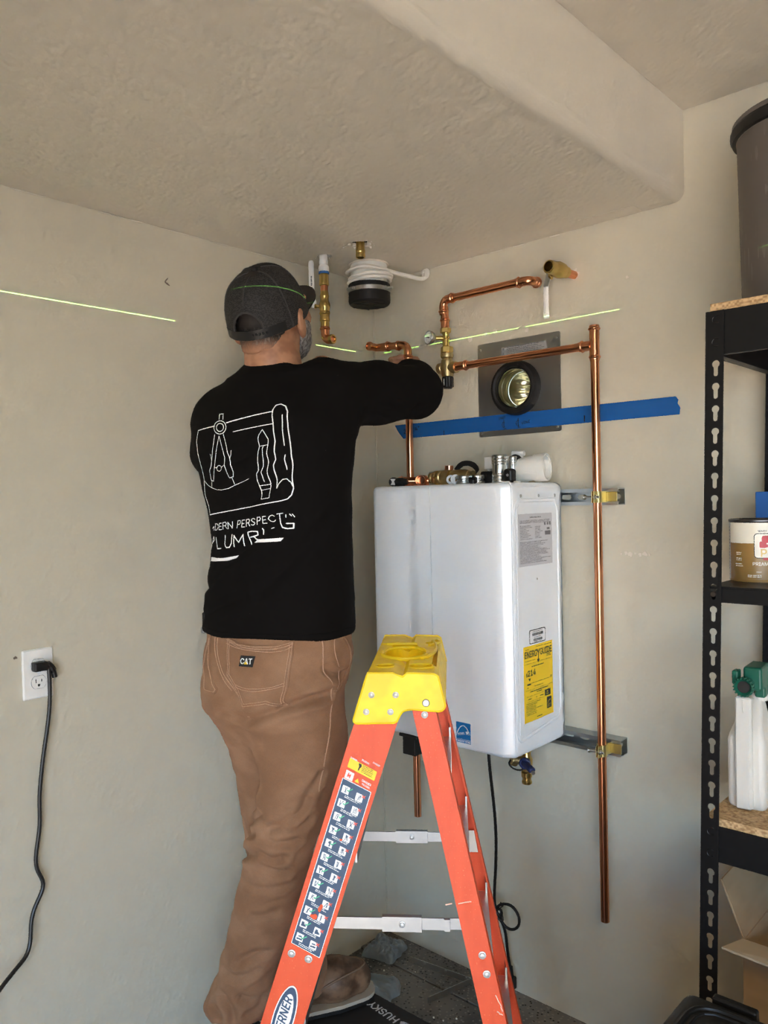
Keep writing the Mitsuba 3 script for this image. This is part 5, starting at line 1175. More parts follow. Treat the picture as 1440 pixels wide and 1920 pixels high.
add('mesh_panel', capmesh(~front & ~hole_), 'cap_mesh', ck, smooth=40, label='dark mesh back panels')
for th in [math.radians(x) for x in (28, 152, 205, 270, 335)]:
    t0 = .42 if abs(th - math.radians(270)) < .01 else .0
    add('seam', sweep(dome(np.full(24, th), np.linspace(t0, .97, 24), .0006), .0042, sect=np.array([[-1, -.2], [1, -.2], [1, .2], [-1, .2]]) if False else None, n=6) if False else sweep(dome(np.full(24, th), np.linspace(t0, .97, 24), .0002), .0022, 6), 'cap_seam', ck)
mat('cap_seam', (.034, .032, .031), .8, spec=.25)
ar = np.linspace(0, math.pi, 26); ath = 1.5 * math.pi + .046 / .112 * np.cos(ar); ah = .021 + .042 * np.sin(ar)
add('opening_trim', sweep(dome(ath, np.arcsin(np.clip(ah / CHt, 0, 1)) * 2 / math.pi, .0006), .0032, 6), 'cap_seam', ck)
sth = np.linspace(1.5 * math.pi - .95, 1.5 * math.pi + .95, 30)
def strip(th, u0, u1, off):
    a = dome(th, np.full(len(th), math.asin(u0 / CHt) * 2 / math.pi), off); b = dome(th, np.full(len(th), math.asin(u1 / CHt) * 2 / math.pi), off)
    v = np.vstack([a, b, a + (CC - a) * .03, b + (CC - b) * .03]); n_ = len(th); f = []
    for q in range(n_ - 1):
        f += [[q, q + 1, n_ + q + 1], [q, n_ + q + 1, n_ + q], [n_ + q, n_ + q + 1, 3 * n_ + q + 1], [n_ + q, 3 * n_ + q + 1, 3 * n_ + q], [2 * n_ + q + 1, 2 * n_ + q, 3 * n_ + q + 1], [2 * n_ + q, 3 * n_ + q, 3 * n_ + q + 1], [q + 1, q, 2 * n_ + q], [q + 1, 2 * n_ + q, 2 * n_ + q + 1]]
    return trimesh.Trimesh(v, f, process=False)
add('strap', strip(sth, .001, .021, .0012), 'black_plastic', ck, smooth=30, label='snap strap across the back opening')
for q in range(5):
    t_ = 1.5 * math.pi + .12 + q * .085
    o_ = dome(np.array([t_]), np.array([math.asin(.011 / CHt) * 2 / math.pi]), .0014)[0]
    add('snap', trimesh.creation.icosphere(1, .0028).apply_translation(o_), 'black_plastic', ck, smooth=True)
add('button', trimesh.creation.icosphere(2, .008).apply_translation(cp(0, 0, CHt + .001)), 'cap_cloth', ck, smooth=True)
ba = np.linspace(-1.06, 1.06, 26); inn = np.stack([CA * np.sin(ba), CB * np.cos(ba), np.zeros(26)], 1)
out_ = np.stack([.092 * np.sin(ba * 1.02), CB * .35 + (.108 + .074) * np.cos(ba * 1.15) ** .9, np.zeros(26)], 1)
bv = []
for s_ in np.linspace(0, 1, 9):
    q = inn * (1 - s_) + out_ * s_; q[:, 2] = -.004 * s_ - .9 * q[:, 0] ** 2 * s_ ** .5 + .004 + .016 * s_; bv.append(q)
bv = np.array(bv).reshape(-1, 3); ii, jj = np.meshgrid(np.arange(8), np.arange(25), indexing='ij')
bq = np.stack([ii * 26 + jj, ii * 26 + jj + 1, (ii + 1) * 26 + jj + 1, (ii + 1) * 26 + jj], -1).reshape(-1, 4); bf_ = np.vstack([bq[:, [0, 1, 2]], bq[:, [0, 2, 3]]])
add('brim', cat(trimesh.Trimesh(CC + bv @ CD.T, bf_[:, ::-1], process=False), trimesh.Trimesh(CC + (bv - [0, 0, .003]) @ CD.T, bf_, process=False)), 'cap_brim', ck, smooth=50, label='dark curved brim')
mat('cap_brim', (.030, .026, .024), .75, spec=.25)

# --- clothes: folds, seams, pockets, print
CREASES = [[1.3,[[.414,-.866,.772],[.435,-.869,.759],[.459,-.865,.757],[.486,-.854,.77],[.507,-.834,.788],[.519,-.813,.815]]],[1.2,[[.285,-.807,.645],[.404,-.88,.691],[.426,-.879,.695],[.451,-.87,.687],[.474,-.852,.692]]],[1.0,[[.373,-.872,.674],[.423,-.878,.672],[.454,-.861,.658],[.471,-.838,.652]]],[.8,[[.336,-.811,.776],[.416,-.865,.782],[.445,-.869,.776]]],[.7,[[.456,-.866,.756],[.491,-.846,.752],[.51,-.825,.76],[.52,-.808,.776]]],[.8,[[.445,-.869,.737],[.475,-.852,.723],[.497,-.827,.728]]],[.6,[[.463,-.865,.77],[.5,-.84,.807],[.526,-.811,.84],[.538,-.79,.87]]],[.9,[[.279,-.837,.806],[.293,-.831,.792],[.331,-.825,.801],[.344,-.82,.808]]],[.8,[[.299,-.816,.714],[.401,-.863,.76]]],[.9,[[.29,-.81,.681],[.401,-.871,.733]]],[.6,[[.308,-.864,.896],[.339,-.86,.906],[.376,-.851,.903]]],[1.0,[[.44,-.899,1.001],[.476,-.886,1.017],[.511,-.854,1.032],[.531,-.809,1.044],[.536,-.755,1.044]]],[.7,[[.342,-.913,1.002],[.387,-.905,1.003],[.427,-.901,1.0]]],[.6,[[.505,-.861,1.035],[.524,-.829,1.038],[.535,-.781,1.039]]],[1.0,[[.282,-.884,.317],[.308,-.88,.295],[.314,-.879,.272]]],[1.0,[[.259,-.893,.292],[.284,-.896,.273]]],[.8,[[.328,-.863,.321],[.341,-.843,.311],[.349,-.817,.312]]],[.7,[[.333,-.856,.279],[.343,-.832,.286],[.346,-.812,.298]]],[.6,[[.284,-.878,.371],[.334,-.867,.375],[.363,-.845,.391]]],[.7,[[.327,-.872,.405],[.366,-.858,.434],[.387,-.832,.435]]],[.7,[[.54,-.765,1.104],[.538,-.736,1.084],[.53,-.702,1.082]]],[.6,[[.301,-.873,.922],[.331,-.871,.927]]],[.5,[[.37,-.874,.61],[.43,-.861,.609],[.46,-.824,.614]]],[.4,[[.391,-.869,.536],[.428,-.837,.546]]]]
SEAMS = dict(outseam=[[.537,-.776,1.173],[.539,-.775,1.135],[.538,-.771,1.095],[.536,-.752,1.068],[.535,-.749,1.033],[.541,-.76,.978],[.547,-.777,.926],[.539,-.787,.87],[.532,-.792,.836]], outseam2=[[.545,-.741,1.172],[.546,-.741,1.13],[.534,-.72,1.076],[.534,-.735,1.053]], slit=[[.542,-.714,1.168],[.532,-.681,1.128],[.526,-.683,1.093],[.531,-.72,1.056],[.534,-.739,1.05]], centre=[[.31,-.889,1.178],[.316,-.898,1.143],[.333,-.906,1.112],[.358,-.907,1.086],[.387,-.906,1.066],[.419,-.905,1.033],[.434,-.901,1.006]], centre2=[[.299,-.888,1.179],[.306,-.899,1.142],[.327,-.907,1.109],[.353,-.909,1.081],[.381,-.907,1.06]], pocket=[[.342,-.887,1.175],[.381,-.883,1.163],[.424,-.875,1.161],[.471,-.853,1.163],[.503,-.824,1.174],[.507,-.846,1.095],[.509,-.857,1.032],[.477,-.886,1.04],[.419,-.905,1.028],[.399,-.905,1.058],[.382,-.905,1.075],[.362,-.906,1.091]], ptop=[[.344,-.888,1.168],[.385,-.884,1.157],[.426,-.877,1.154],[.473,-.855,1.156],[.501,-.828,1.167]], ptop2=[[.346,-.89,1.16],[.387,-.885,1.151],[.427,-.878,1.149],[.474,-.856,1.149],[.5,-.83,1.16]], pmid=[[.396,-.903,1.075],[.441,-.897,1.07],[.482,-.877,1.076],[.502,-.855,1.085]], pmid2=[[.396,-.904,1.071],[.442,-.898,1.065],[.482,-.877,1.072],[.503,-.856,1.079]], pout=[[.272,-.883,1.181],[.285,-.898,1.14],[.296,-.909,1.103],[.317,-.916,1.072],[.335,-.916,1.058],[.327,-.918,1.046],[.284,-.917,1.047],[.257,-.903,1.097]], inseam=[[.443,-.898,1.002],[.417,-.876,.944],[.368,-.834,.855]], pkt_r=[[.538,-.774,1.168],[.538,-.778,1.135]])
PRINT = [[.00256,[[.0098,.1616],[.1232,.1807]]],[.00224,[[-.0275,.1569],[-.0956,.1518],[-.1027,.1257],[-.0943,.1078],[-.083,.0699],[-.0774,.0494],[-.076,.0359],[-.082,-.0013],[-.0729,-.0254],[-.0726,-.0476],[.0235,-.0373],[.0892,-.0272],[.1472,-.0181],[.1608,-.0142],[.169,-.0058],[.1742,.0093],[.1739,.0919],[.1693,.1176],[.164,.1434],[.1567,.1796],[.1484,.1927],[.1376,.1978],[.128,.1951],[.1245,.1847],[.1267,.1722],[.1332,.1444],[.1402,.112],[.1393,.0897],[.1419,.0737],[.1368,.0612],[.1376,.0357],[.1402,.0102],[.1438,.0196],[.1527,.0289],[.163,.0302],[.1712,.0221],[.1743,.0109]]],[.00192,[[.0329,.1397],[.1294,.1526]]],[.00192,[[.1483,.1724],[.1542,.134],[.1599,.1034]]],[.00192,[[.1621,.0827],[.1602,.0732],[.162,.0509]]],[.0016,[[-.0149,.1711],[-.0199,.1842],[-.0076,.1839],[-.0026,.1701]]],[.00192,[[.0103,.151],[.0099,.1465],[.0079,.1426],[.0044,.1395],[-.0003,.1375],[-.0058,.1368],[-.0118,.1376],[-.0176,.1396],[-.0228,.1428],[-.0267,.1469],[-.0292,.1514],[-.0297,.1561],[-.0283,.1603],[-.0252,.1639],[-.0207,.1664],[-.0152,.1677],[-.0091,.1675],[-.0031,.1661],[.0021,.1634],[.0062,.1598],[.009,.1555],[.0103,.151]]],[.00192,[[.0027,.1515],[.0022,.1481],[.0003,.1454],[-.0028,.1435],[-.0068,.1429],[-.0112,.1435],[-.0153,.1453],[-.0186,.148],[-.0206,.1514],[-.021,.1548],[-.0197,.1579],[-.0169,.1603],[-.0131,.1615],[-.0087,.1615],[-.0045,.1603],[-.0009,.158],[.0016,.1549],[.0027,.1515]]],[.0016,[[-.0242,.1367],[-.0295,.0938],[-.0361,.0644],[-.0444,.0548],[-.0411,.033],[-.0314,.0304],[-.0259,.054],[-.0188,.0867],[-.0092,.1324]]],[.0016,[[-.0092,.1324],[.013,.0819],[.0102,.0657],[.0229,.0359],[.035,.0388],[.0357,.0485],[.0253,.0651],[.0248,.0846],[.0041,.1365]]],[.00128,[[-.0248,.0622],[-.0161,.0596]]],[.00128,[[.0,.0586],[-.0012,.0556],[-.004,.0534],[-.0077,.0524],[-.0115,.0529],[-.0146,.0548],[-.0161,.0577],[-.0157,.0608],[-.0135,.0635],[-.0101,.0652],[-.0063,.0654],[-.0028,.0641],[-.0006,.0617],[.0,.0586]]],[.00128,[[.0002,.0606],[.0102,.0657]]],[.00096,[[-.0384,.0319],[-.0415,.0154]]],[.00128,[[.0305,.0357],[.0352,.0209]]],[.00096,[[-.0374,.0926],[-.0332,.0775]]],[.00128,[[.0319,.0973],[.0301,.0876],[.0258,.0813]]],[.00128,[[-.0746,.0324],[-.0591,.0219],[-.0415,.0154],[-.0228,.0106],[-.0076,.0096],[.0162,.0126],[.0342,.0187],[.0593,.0267]]],[.0008,[[.0593,.0267],[.0744,.0327]]],[.0016,[[.1036,.1037],[.1007,.1199],[.1024,.1295],[.1083,.1406],[.1167,.1305],[.1241,.119],[.1243,.1061],[.1036,.1037]]],[.0016,[[.1036,.1037],[.0994,.0911],[.1005,.0623],[.0998,.0496],[.0949,.0433],[.0995,.0208],[.0994,-.0135],[.1227,-.0108],[.1227,.0202],[.1219,.0489],[.1253,.0679],[.1224,.0871],[.1243,.1061]]],[.0016,[[.113,.104],[.1105,.0971],[.1137,.0746],[.1123,.0587],[.1067,.0462],[.1107,.0365],[.1116,.0253]]],[.0016,[[.0991,.016],[.1227,.0195]]],[.00128,[[.0991,.0064],[.1228,.01]]],[.00176,[[-.0469,-.0835],[-.0448,-.0679],[-.0361,-.068],[-.0306,-.0722],[-.0311,-.0768],[-.0377,-.082],[-.0469,-.0835]]],[.00176,[[-.0146,-.0662],[-.0252,-.067],[-.0266,-.0818],[-.0153,-.0808]]],[.00176,[[-.0259,-.0744],[-.0164,-.0736]]],[.00176,[[-.0108,-.0802],[-.0095,-.0649],[-.0001,-.0641],[.0022,-.0669],[-.0007,-.0717],[-.0102,-.0726]]],[.00176,[[-.0034,-.072],[.002,-.0791]]],[.00176,[[.0055,-.0794],[.0066,-.0642],[.0188,-.0782],[.0198,-.063]]],[.00176,[[.0345,-.0773],[.0355,-.061],[.0426,-.0603],[.0447,-.0637],[.0422,-.0685],[.035,-.0692]]],[.00176,[[.0571,-.059],[.0494,-.0597],[.0486,-.0754],[.0567,-.0746]]],[.00176,[[.049,-.0676],[.0558,-.0669]]],[.00176,[[.0613,-.0738],[.0621,-.0582],[.0691,-.0575],[.0709,-.0604],[.0687,-.0653],[.0617,-.066]]],[.00176,[[.0667,-.0655],[.0708,-.0728]]],[.00176,[[.0851,-.0579],[.0818,-.056],[.0777,-.0568],[.0756,-.0599],[.078,-.063],[.0825,-.064],[.0846,-.0668],[.0822,-.0703],[.0782,-.0711],[.0748,-.0693]]],[.00176,[[.0905,-.0697],[.0912,-.0536],[.0979,-.0529],[.0998,-.0562],[.0976,-.061],[.0909,-.0617]]],[.00176,[[.1128,-.0514],[.105,-.0522],[.1044,-.0676],[.1126,-.0667]]],[.00176,[[.1047,-.0599],[.1116,-.0591]]],[.00176,[[.1321,-.0515],[.1278,-.049],[.1217,-.0512],[.1177,-.0575],[.1213,-.063],[.1272,-.0638],[.1318,-.0603]]],[.00176,[[.1387,-.0469],[.1512,-.0455]]],[.00176,[[.145,-.0462],[.1445,-.0609]]],[.00176,[[-.0633,-.0798],[-.0539,-.0745],[-.0554,-.0837]]],[.00176,[[.157,-.0492],[.1574,-.0547]]],[.00192,[[.1641,-.0478],[.1676,-.0517]]],[.00192,[[.1692,-.0479],[.1734,-.0538]]],[.0024,[[-.0421,-.1003],[-.0441,-.1267],[-.0235,-.1248]]],[.0024,[[-.0067,-.0945],[-.0075,-.1142],[-.0005,-.1221],[.0098,-.1211],[.0168,-.1121],[.0188,-.0925]]],[.0024,[[.0236,-.1198],[.0251,-.0941],[.0377,-.1096],[.0518,-.0919],[.0505,-.1174]]],[.0024,[[-.0766,-.1284],[-.0638,-.1106],[-.0578,-.0984]]],[.0024,[[-.0622,-.1122],[-.051,-.1067],[-.0547,-.1]]],[.00256,[[.07,-.1137],[.0654,-.0949],[.065,-.0868],[.0746,-.0845],[.0879,-.0852],[.0875,-.0933],[.07,-.0981]]],[.00256,[[.0778,-.0975],[.0822,-.102],[.087,-.1039]]],[.00256,[[.1005,-.0917],[.1016,-.082],[.1003,-.0788]]],[.00192,[[.1202,-.079],[.126,-.0771]]],[.00288,[[.1447,-.0563],[.1449,-.0678],[.1498,-.0769],[.1597,-.0796],[.1706,-.0786],[.1714,-.0684],[.1586,-.0681]]]]      # (width, points) of the drawing on the shirt's back: metres across and above the middle of the back
BARS = [[[.0772,-.1104],[.0871,-.103],[.1142,-.1014],[.1506,-.0993],[.1429,-.1075],[.1104,-.1091]],[[-.0712,-.1474],[-.0165,-.1469],[.0327,-.1395],[.0231,-.1463],[-.0056,-.1531],[-.0685,-.1563]]]

tr0 = tr
def fine(m, a, seed, sc):
    return displaced(m, lambda v: a * (meshkit.fbm(v * V(*sc), 3, seed) - .5))
tr = crease(tr, [(p, w) for w, p in CREASES], .0118, .0100)
tr = fine(tr, .010, 4, (14, 14, 26)); tr = soften(tr, 2)
def khaki(p, n, uv):
    a = fbm(p.x * 16, p.y * 16, p.z * 16, 4); b = noise(p.x * 700, p.y * 700, p.z * 700)
    c = mix((.225, .122, .068), (.285, .165, .097), smoothstep(.3, .75, a))
    return c * (.92 + .16 * b)
def twill(p, n, uv):
    return noise(p.x * 900 + p.z * 500, p.y * 900, p.z * 900)
scene['trouser_brown'] = {'type': 'twosided', 'bsdf': {'type': 'principled', 'base_color': proc(khaki), 'roughness': .85, 'specular': .2, 'sheen': .3}}
mat('thread', (.43, .27, .18), .8, spec=.2)
mat('trouser_shadow', (.24, .135, .082), .85, spec=.2)
tk = add('trousers', tr, 'trouser_brown', pr, smooth=True, label='brown work trousers, creased behind the knees')
for nm in ('outseam', 'outseam2', 'centre', 'centre2', 'slit'):
    add('seam', stitched(tr, SEAMS[nm], .0017 if nm in ('slit', 'outseam') else .0011), 'thread' if nm != 'slit' else 'trouser_shadow', tk)
add('pocket_welt', cat(stitched(tr, SEAMS['slit'], .0034, .001), stitched(tr, [[a + .006, b + .004, c] for a, b, c in SEAMS['slit']], .0028, .001)), 'trouser_brown', tk)
TB = lambda x, y, z, rx: frame(V(x, y, z), rx, (0, 0, 1))
def flat_pocket(pts, ax):
    """Patch pocket from its outline in 3-D: flattened on the plane (ax, z), draped on the cloth."""
    P = np.array(pts); o = P.mean(0); fr = frame(o, ax, (0, 0, 1)); q = (np.column_stack([P - o]) @ fr[:3, :2])
    return Polygon(q).buffer(0), fr
pg, pf_ = flat_pocket(SEAMS['pocket'], (.93, .37, 0))
pk = add('pocket', drape(ext(pg, .0030), pf_, tr, 0.0), 'trouser_brown', tk, smooth=40, label='patch back pocket')
for nm in ('ptop', 'ptop2', 'pmid', 'pmid2'):
    add('stitching', stitched(tr, SEAMS[nm], .0009, .0036), 'thread', pk)
inn_ = pg.buffer(-.004)
for off in (-.003, -.008):
    cc = np.array(pg.buffer(off).exterior.coords); ring3 = (np.column_stack([cc, np.zeros(len(cc)), np.ones(len(cc))]) @ pf_.T)[:, :3]
    add('stitching', drape(ext(line(cc, .0011), .0016), pf_, tr, .0026), 'thread', pk, smooth=False)
pg2, pf2 = flat_pocket(SEAMS['pout'], (.93, -.10, 0))
pk2 = add('pocket', drape(ext(pg2, .0030), pf2, tr, 0.0), 'trouser_brown', tk, smooth=40, label='left back pocket')
cc = np.array(pg2.buffer(-.004).exterior.coords)
add('stitching', drape(ext(line(cc, .0011), .0016), pf2, tr, .0026), 'thread', pk2, smooth=False)
tf_ = frame(V(.4145, -.887, 1.1275), (.97, .19, .05), (0, 0, 1))
tg = add('label_patch', drape(ext(Polygon([(-.0205, -.0115), (.018, -.012), (.022, .0105), (-.0165, .0115)]), .0022), tf_, tr, .0032, res=.006), 'ink', pk, smooth=30, label='small black label with a white word')
ct = meshkit.text_mesh('CAT', .0118, .0006, True); ct.apply_translation([-ct.bounds[1][0] / 2, -.0058, 0]); ct.vertices[:, 0] *= 1.02
add('label_word', drape(ct, tf_, tr, .0056, res=.006), 'white_print', tg, smooth=False)
mat('patch_yellow', (.80, .55, .03), .6)
add('label_mark', drape(ext(Polygon([(-.0052, -.0062), (.0054, -.0062), (.0001, .0002)]), .0006), tf_, tr, .0062, res=.006), 'patch_yellow', tg, smooth=False)
mat('paint_fleck', (.62, .56, .48), .8)
mat('clip_steel', (.4, .4, .4), .3, 1.0)
kc = add('belt_clip', rbox((-.006, -.006, -.030), (.006, .006, .016), .004).apply_transform(frame(V(.1730, -.828, 1.180), RT, -FT)), 'black_plastic', pr, label='black clip on the trouser waist')
add('clip_end', rbox((-.005, -.005, -.012), (.005, .005, .004), .003).apply_transform(frame(V(.1715, -.833, 1.162), RT, -FT)), 'clip_steel', kc)
# shirt
folds = [([[.40, -.885, 1.27], [.30, -.885, 1.235], [.22, -.845, 1.20]], .7), ([[.47, -.85, 1.43], [.37, -.885, 1.36], [.25, -.87, 1.29], [.20, -.83, 1.26]], 1.0), ([[.53, -.75, 1.62], [.48, -.83, 1.54], [.40, -.885, 1.46], [.28, -.885, 1.36]], 1.0), ([[.52, -.72, 1.66], [.44, -.85, 1.60], [.38, -.88, 1.57]], .8),
         ([[.22, -.86, 1.25], [.19, -.80, 1.235]], 1.2), ([[.54, -.55, 1.70], [.50, -.45, 1.72], [.46, -.42, 1.78]], .8), ([[.53, -.42, 1.70], [.49, -.40, 1.77], [.44, -.36, 1.80]], .8), ([[.53, -.62, 1.66], [.50, -.60, 1.74], [.46, -.60, 1.79]], .7), ([[.54, -.74, 1.45], [.50, -.82, 1.35], [.44, -.87, 1.28]], .7)]
sh = crease(sh, folds, .0085, .013); sh = fine(sh, .007, 9, (9, 9, 11)); sh = soften(sh, 2)
mat('shirt_black', (.0040, .0034, .0033), .85, spec=.10, sheen=.06)
sk_ = add('shirt', sh, 'shirt_black', pr, smooth=True, label='black long-sleeved work shirt')
add('collar', stitched(sh, [(.358 + .070 * math.cos(t), -.733 + .072 * math.sin(t), 1.800) for t in np.linspace(math.pi * .9, math.pi * 2.1, 14)], .0032, .0, n=40), 'shirt_black', sk_)
BM = BACK(.34, -.87, 1.5)
mat('shirt_print', (.84, .84, .83), .7)
stk = unary_union([LineString(spline(p, 4 * len(p)) if False else p).buffer(w / 2, cap_style=1, quad_segs=3) for w, p in PRINT if len(p) > 1])
add('print', drape(ext(stk, .0005), BM, sh, .0002, res=.006), 'shirt_print', sk_, smooth=False, label='white drawing of compass, pencil and plan with lettering')
add('print_bar', drape(ext(unary_union([Polygon(b).buffer(0) for b in BARS]), .0005), BM, sh, .0002, res=.008), 'shirt_print', sk_, smooth=False)
add('hem', stitched(sh, [V(.364, -.748, 1.187) + RT * .20 * math.cos(t) + FT * .16 * math.sin(t) for t in np.linspace(math.pi * .95, math.pi * 2.05, 24)], .0012, .0, n=70), 'shirt_black', sk_)
# boots
def boot(M4, lab, top=.165):
    b = Field((-.03, -.075, .0), (.33, .075, .30), .005)
    b.chain([(.048, 0, .070), (.13, 0, .066), (.205, -.004, .058), (.262, -.006, .052)], [.043, .044, .050, .042], k=.03)
    b.cone((.062, 0, .08), (.060, 0, .150), .047, .050, k=.03)
    b.cone((.12, 0, .09), (.085, 0, .15), .044, .050, k=.04)
    b.keep(lambda p: .018 - p[..., 2], .006); b.keep(lambda p: p[..., 2] - top, .004)
    up = displaced(soften(b.mesh(), 4), lambda v: .003 * (meshkit.fbm(v * 55, 3, 8) - .5))
    out = unary_union([Point(.048, 0).buffer(.044), Point(.205, -.003).buffer(.0535), Point(.262, -.005).buffer(.0455)]).convex_hull.intersection(sbox(-1, -1, .2, 1)).union(unary_union([Point(.205, -.003).buffer(.0535), Point(.264, -.005).buffer(.046)]).convex_hull).buffer(.004)
    k = add('boot', at(up, M4), 'boot_leather', pr, smooth=True, label=lab)
    s_ = ext(out, .009, z0=.011); s2 = ext(out.buffer(-.002), .012, z0=.0)
    add('welt', at(s_, M4), 'boot_sole', k, smooth=False, label='pale crepe sole edge'); add('sole', at(s2, M4), 'black_rubber', k, smooth=False)
    q = [(.150, .058, .070), (.19, .052, .085), (.235, .038, .090), (.272, .012, .082), (.282, -.006, .078), (.272, -.024, .082), (.235, -.048, .090), (.19, -.058, .085), (.150, -.060, .070)]
    add('toe_seam', at(stitched(up, q, .0030, .0008, n=60), M4), 'boot_seam', k)
    for x in ((.150, .128, .112, .100) if top > .1 else ()):
        z = .115 + (.150 - x) * 1.15
        add('lace', at(stitched(up, [(x + .006, -.036, z - .012), (x + .01, 0, z + .012), (x - .002, .036, z - .008)], .0028, .0015, n=16), M4), 'boot_lace', k)
    return k
def leather(p, n, uv):
    a = fbm(p.x * 30, p.y * 30, p.z * 30, 4)
    return mix((.060, .031, .017), (.17, .098, .054), smoothstep(.35, .72, a))
scene['boot_leather'] = {'type': 'twosided', 'bsdf': {'type': 'principled', 'base_color': proc(leather), 'roughness': .5, 'specular': .45}}
mat('boot_sole', (.36, .32, .25), .7); mat('boot_seam', (.16, .10, .06), .7); mat('boot_lace', (.10, .065, .04), .8)
dL = nrm(V(.42, .907, 0))
ML = frame(V(.252, -.762, HB + .001), dL, V(-dL[1], dL[0], 0))
boot(ML, 'left leather moc-toe boot')
dR = nrm(V(.06, .97, -.20)); rx_ = nrm(V(-.998, .06, 0))
MR = frame(V(.256, -.884, HB + .066), dR, rx_)
boot(MR, 'right leather boot with its heel raised', .088)
# ---------------------------------------------------------------- shelving on the right and what stands on it
PX, PY = 1.2460, -.420        # left edge and front face of the near upright
u = thing('shelving_unit', 'black steel boltless shelving with keyhole uprights at the right', 'shelving unit')
pw = .0345
def keyhole(zc):
    return unary_union([Point(.0200, zc).buffer(.0072, quad_segs=6), sbox(.0158, zc - .0190, .0242, zc), Point(.0200, zc - .019).buffer(.0042, quad_segs=5)])
ZTOP = 1.827
face = sbox(0, 0, pw, ZTOP)
skip = (ZTOP - .026, ZTOP - .069, .838, .797)
zk = 1.8075; holes = []
while zk > .05:
    holes.append(zk); zk -= .0430
for zh in holes:
    if all(abs(zh - z) > .018 for z in (1.8075, 1.7645, .818, .775)):
        face = face.difference(keyhole(zh + .004))
PF = frame((PX, PY, 0), (1, 0, 0), (0, 0, 1))
post = cat(ext(face, .0016, PF), box((PX, PY, 0), (PX + .0016, PY + .020, ZTOP)))
mat('tin_dark', (.10, .09, .085), .35, 1.0)
def add_u(name, mesh, *a, **k):
    mesh = mesh.copy(); mesh.vertices[:, 0] += .0243 * (mesh.vertices[:, 2] - 1.2)      # the unit leans a little
    return add(name, mesh, *a, **k)
add_u('upright', post, 'black_steel', u, smooth=False)
for z in (1.810, 1.767, .818, .775):
    add_u('rivet', sweep([(PX + .0200 + .0075 * math.cos(t), PY - .0022, z + .0075 * math.sin(t)) for t in np.linspace(.9, 5.4, 14)], .0012, 6), 'black_steel', u)
add_u('rivet', lathe([(0, 0), (.0055, 0), (.0048, .0026), (0, .003)], (PX + .0200, PY - .0016, 1.283), (0, -1, 0), 14), 'tin_dark', u)
XE = 2.30; YB = -.018
def beam(x0, x1, y, z0, z1):
    return cat(box((x0, y, z0), (x1, y + .0016, z1)), box((x0, y, z1 - .0016), (x1, y + .022, z1)), box((x0, y, z0), (x1, y + .014, z0 + .0016)))
def sidebeam(x, z0, z1):
    return cat(box((x, PY + .002, z0), (x + .0016, YB, z1)), box((x, PY + .002, z1 - .0016), (x + .02, YB, z1)), box((x, PY + .002, z0), (x + .02, YB, z0 + .0016)))
add_u('upright', cat(box((PX, YB - .038, 0), (PX + .0016, YB, ZTOP)), box((PX, YB - .0016, 0), (PX + pw, YB, ZTOP))), 'black_steel', u, smooth=False)
add_u('upright', cat(ext(sbox(0, 0, pw, ZTOP), .0016, frame((XE - pw, PY, 0), (1, 0, 0), (0, 0, 1))), box((XE - .0016, PY, 0), (XE, PY + .038, ZTOP))), 'black_steel', u, smooth=False)
add_u('upright', cat(box((XE - .0016, YB - .038, 0), (XE, YB, ZTOP)), box((XE - pw, YB - .0016, 0), (XE, YB, ZTOP))), 'black_steel', u, smooth=False)
def chip(p, n, uv):
    a = noise(p.x * 260, p.y * 260, p.z * 260); b = fbm(p.x * 90, p.y * 90, p.z * 90, 3)
    return mix((.30, .175, .075), (.56, .38, .20), smoothstep(.25, .75, .6 * a + .4 * b))
scene['particle_board'] = {'type': 'twosided', 'bsdf': {'type': 'principled', 'base_color': proc(chip), 'roughness': .7, 'specular': .3}}
for z0, z1, board in ((1.743, 1.827, 1.830), (1.267, 1.294, None), (.759, .829, .832)):
    add_u('beam', beam(PX + pw - .004, XE - pw + .004, PY + .0018, z0, z1), 'black_steel', u, smooth=False)
    add_u('beam', beam(PX + pw - .004, XE - pw + .004, YB - .004, z0, z1), 'black_steel', u, smooth=False)
    add_u('side_beam', sidebeam(PX + .004, z0, z1), 'black_steel', u, smooth=False)
    if board:
        add_u('shelf_board', box((PX + .006, PY + .004, board - .003), (XE - .006, YB - .003, board + .0125), .0008), 'particle_board', u, smooth=False, label='particle-board shelf')
    else:
        add_u('shelf_board', box((PX + .006, PY + .004, z1 - .0005), (XE - .006, YB - .003, z1 + .004), .0006), 'black_steel', u, smooth=False, label='thin dark shelf')
mat('tape_scrap', (.18, .14, .05), .5, spec_trans=0.0)
# can of stain
SHZ = 1.2982
can = thing('paint_can', 'round tin with a cream and brown label on the dark middle shelf', 'can')
ccx, ccy, cr_ = 1.302, -.262, .0545
def canlab(p, n, uv):
    z = p.z - 1.2982; a = dr.atan2(p.y + .262, p.x - 1.302)      # angle round the can; the label's seam is at the left
    cream = mi.Color3f(.70, .66, .54); brown = mix((.20, .105, .025), (.30, .17, .05), smoothstep(-2.5, -1.2, a))
    c = mix(brown, cream, smoothstep(.0775, .078, z)); seam = smoothstep(-2.50, -2.53, a)
    return mix(c, (.40, .39, .37), seam)
scene['can_label'] = {'type': 'twosided', 'bsdf': {'type': 'principled', 'base_color': proc(canlab), 'roughness': .35, 'specular': .5}}
ch_ = .1230
add('body', lathe([(0, .001), (cr_ - .004, .001), (cr_ + .001, .0), (cr_ + .0012, .003), (cr_, .0045), (cr_, ch_ - .004)], (ccx, ccy, SHZ), n=56), 'can_label', can, smooth=30)
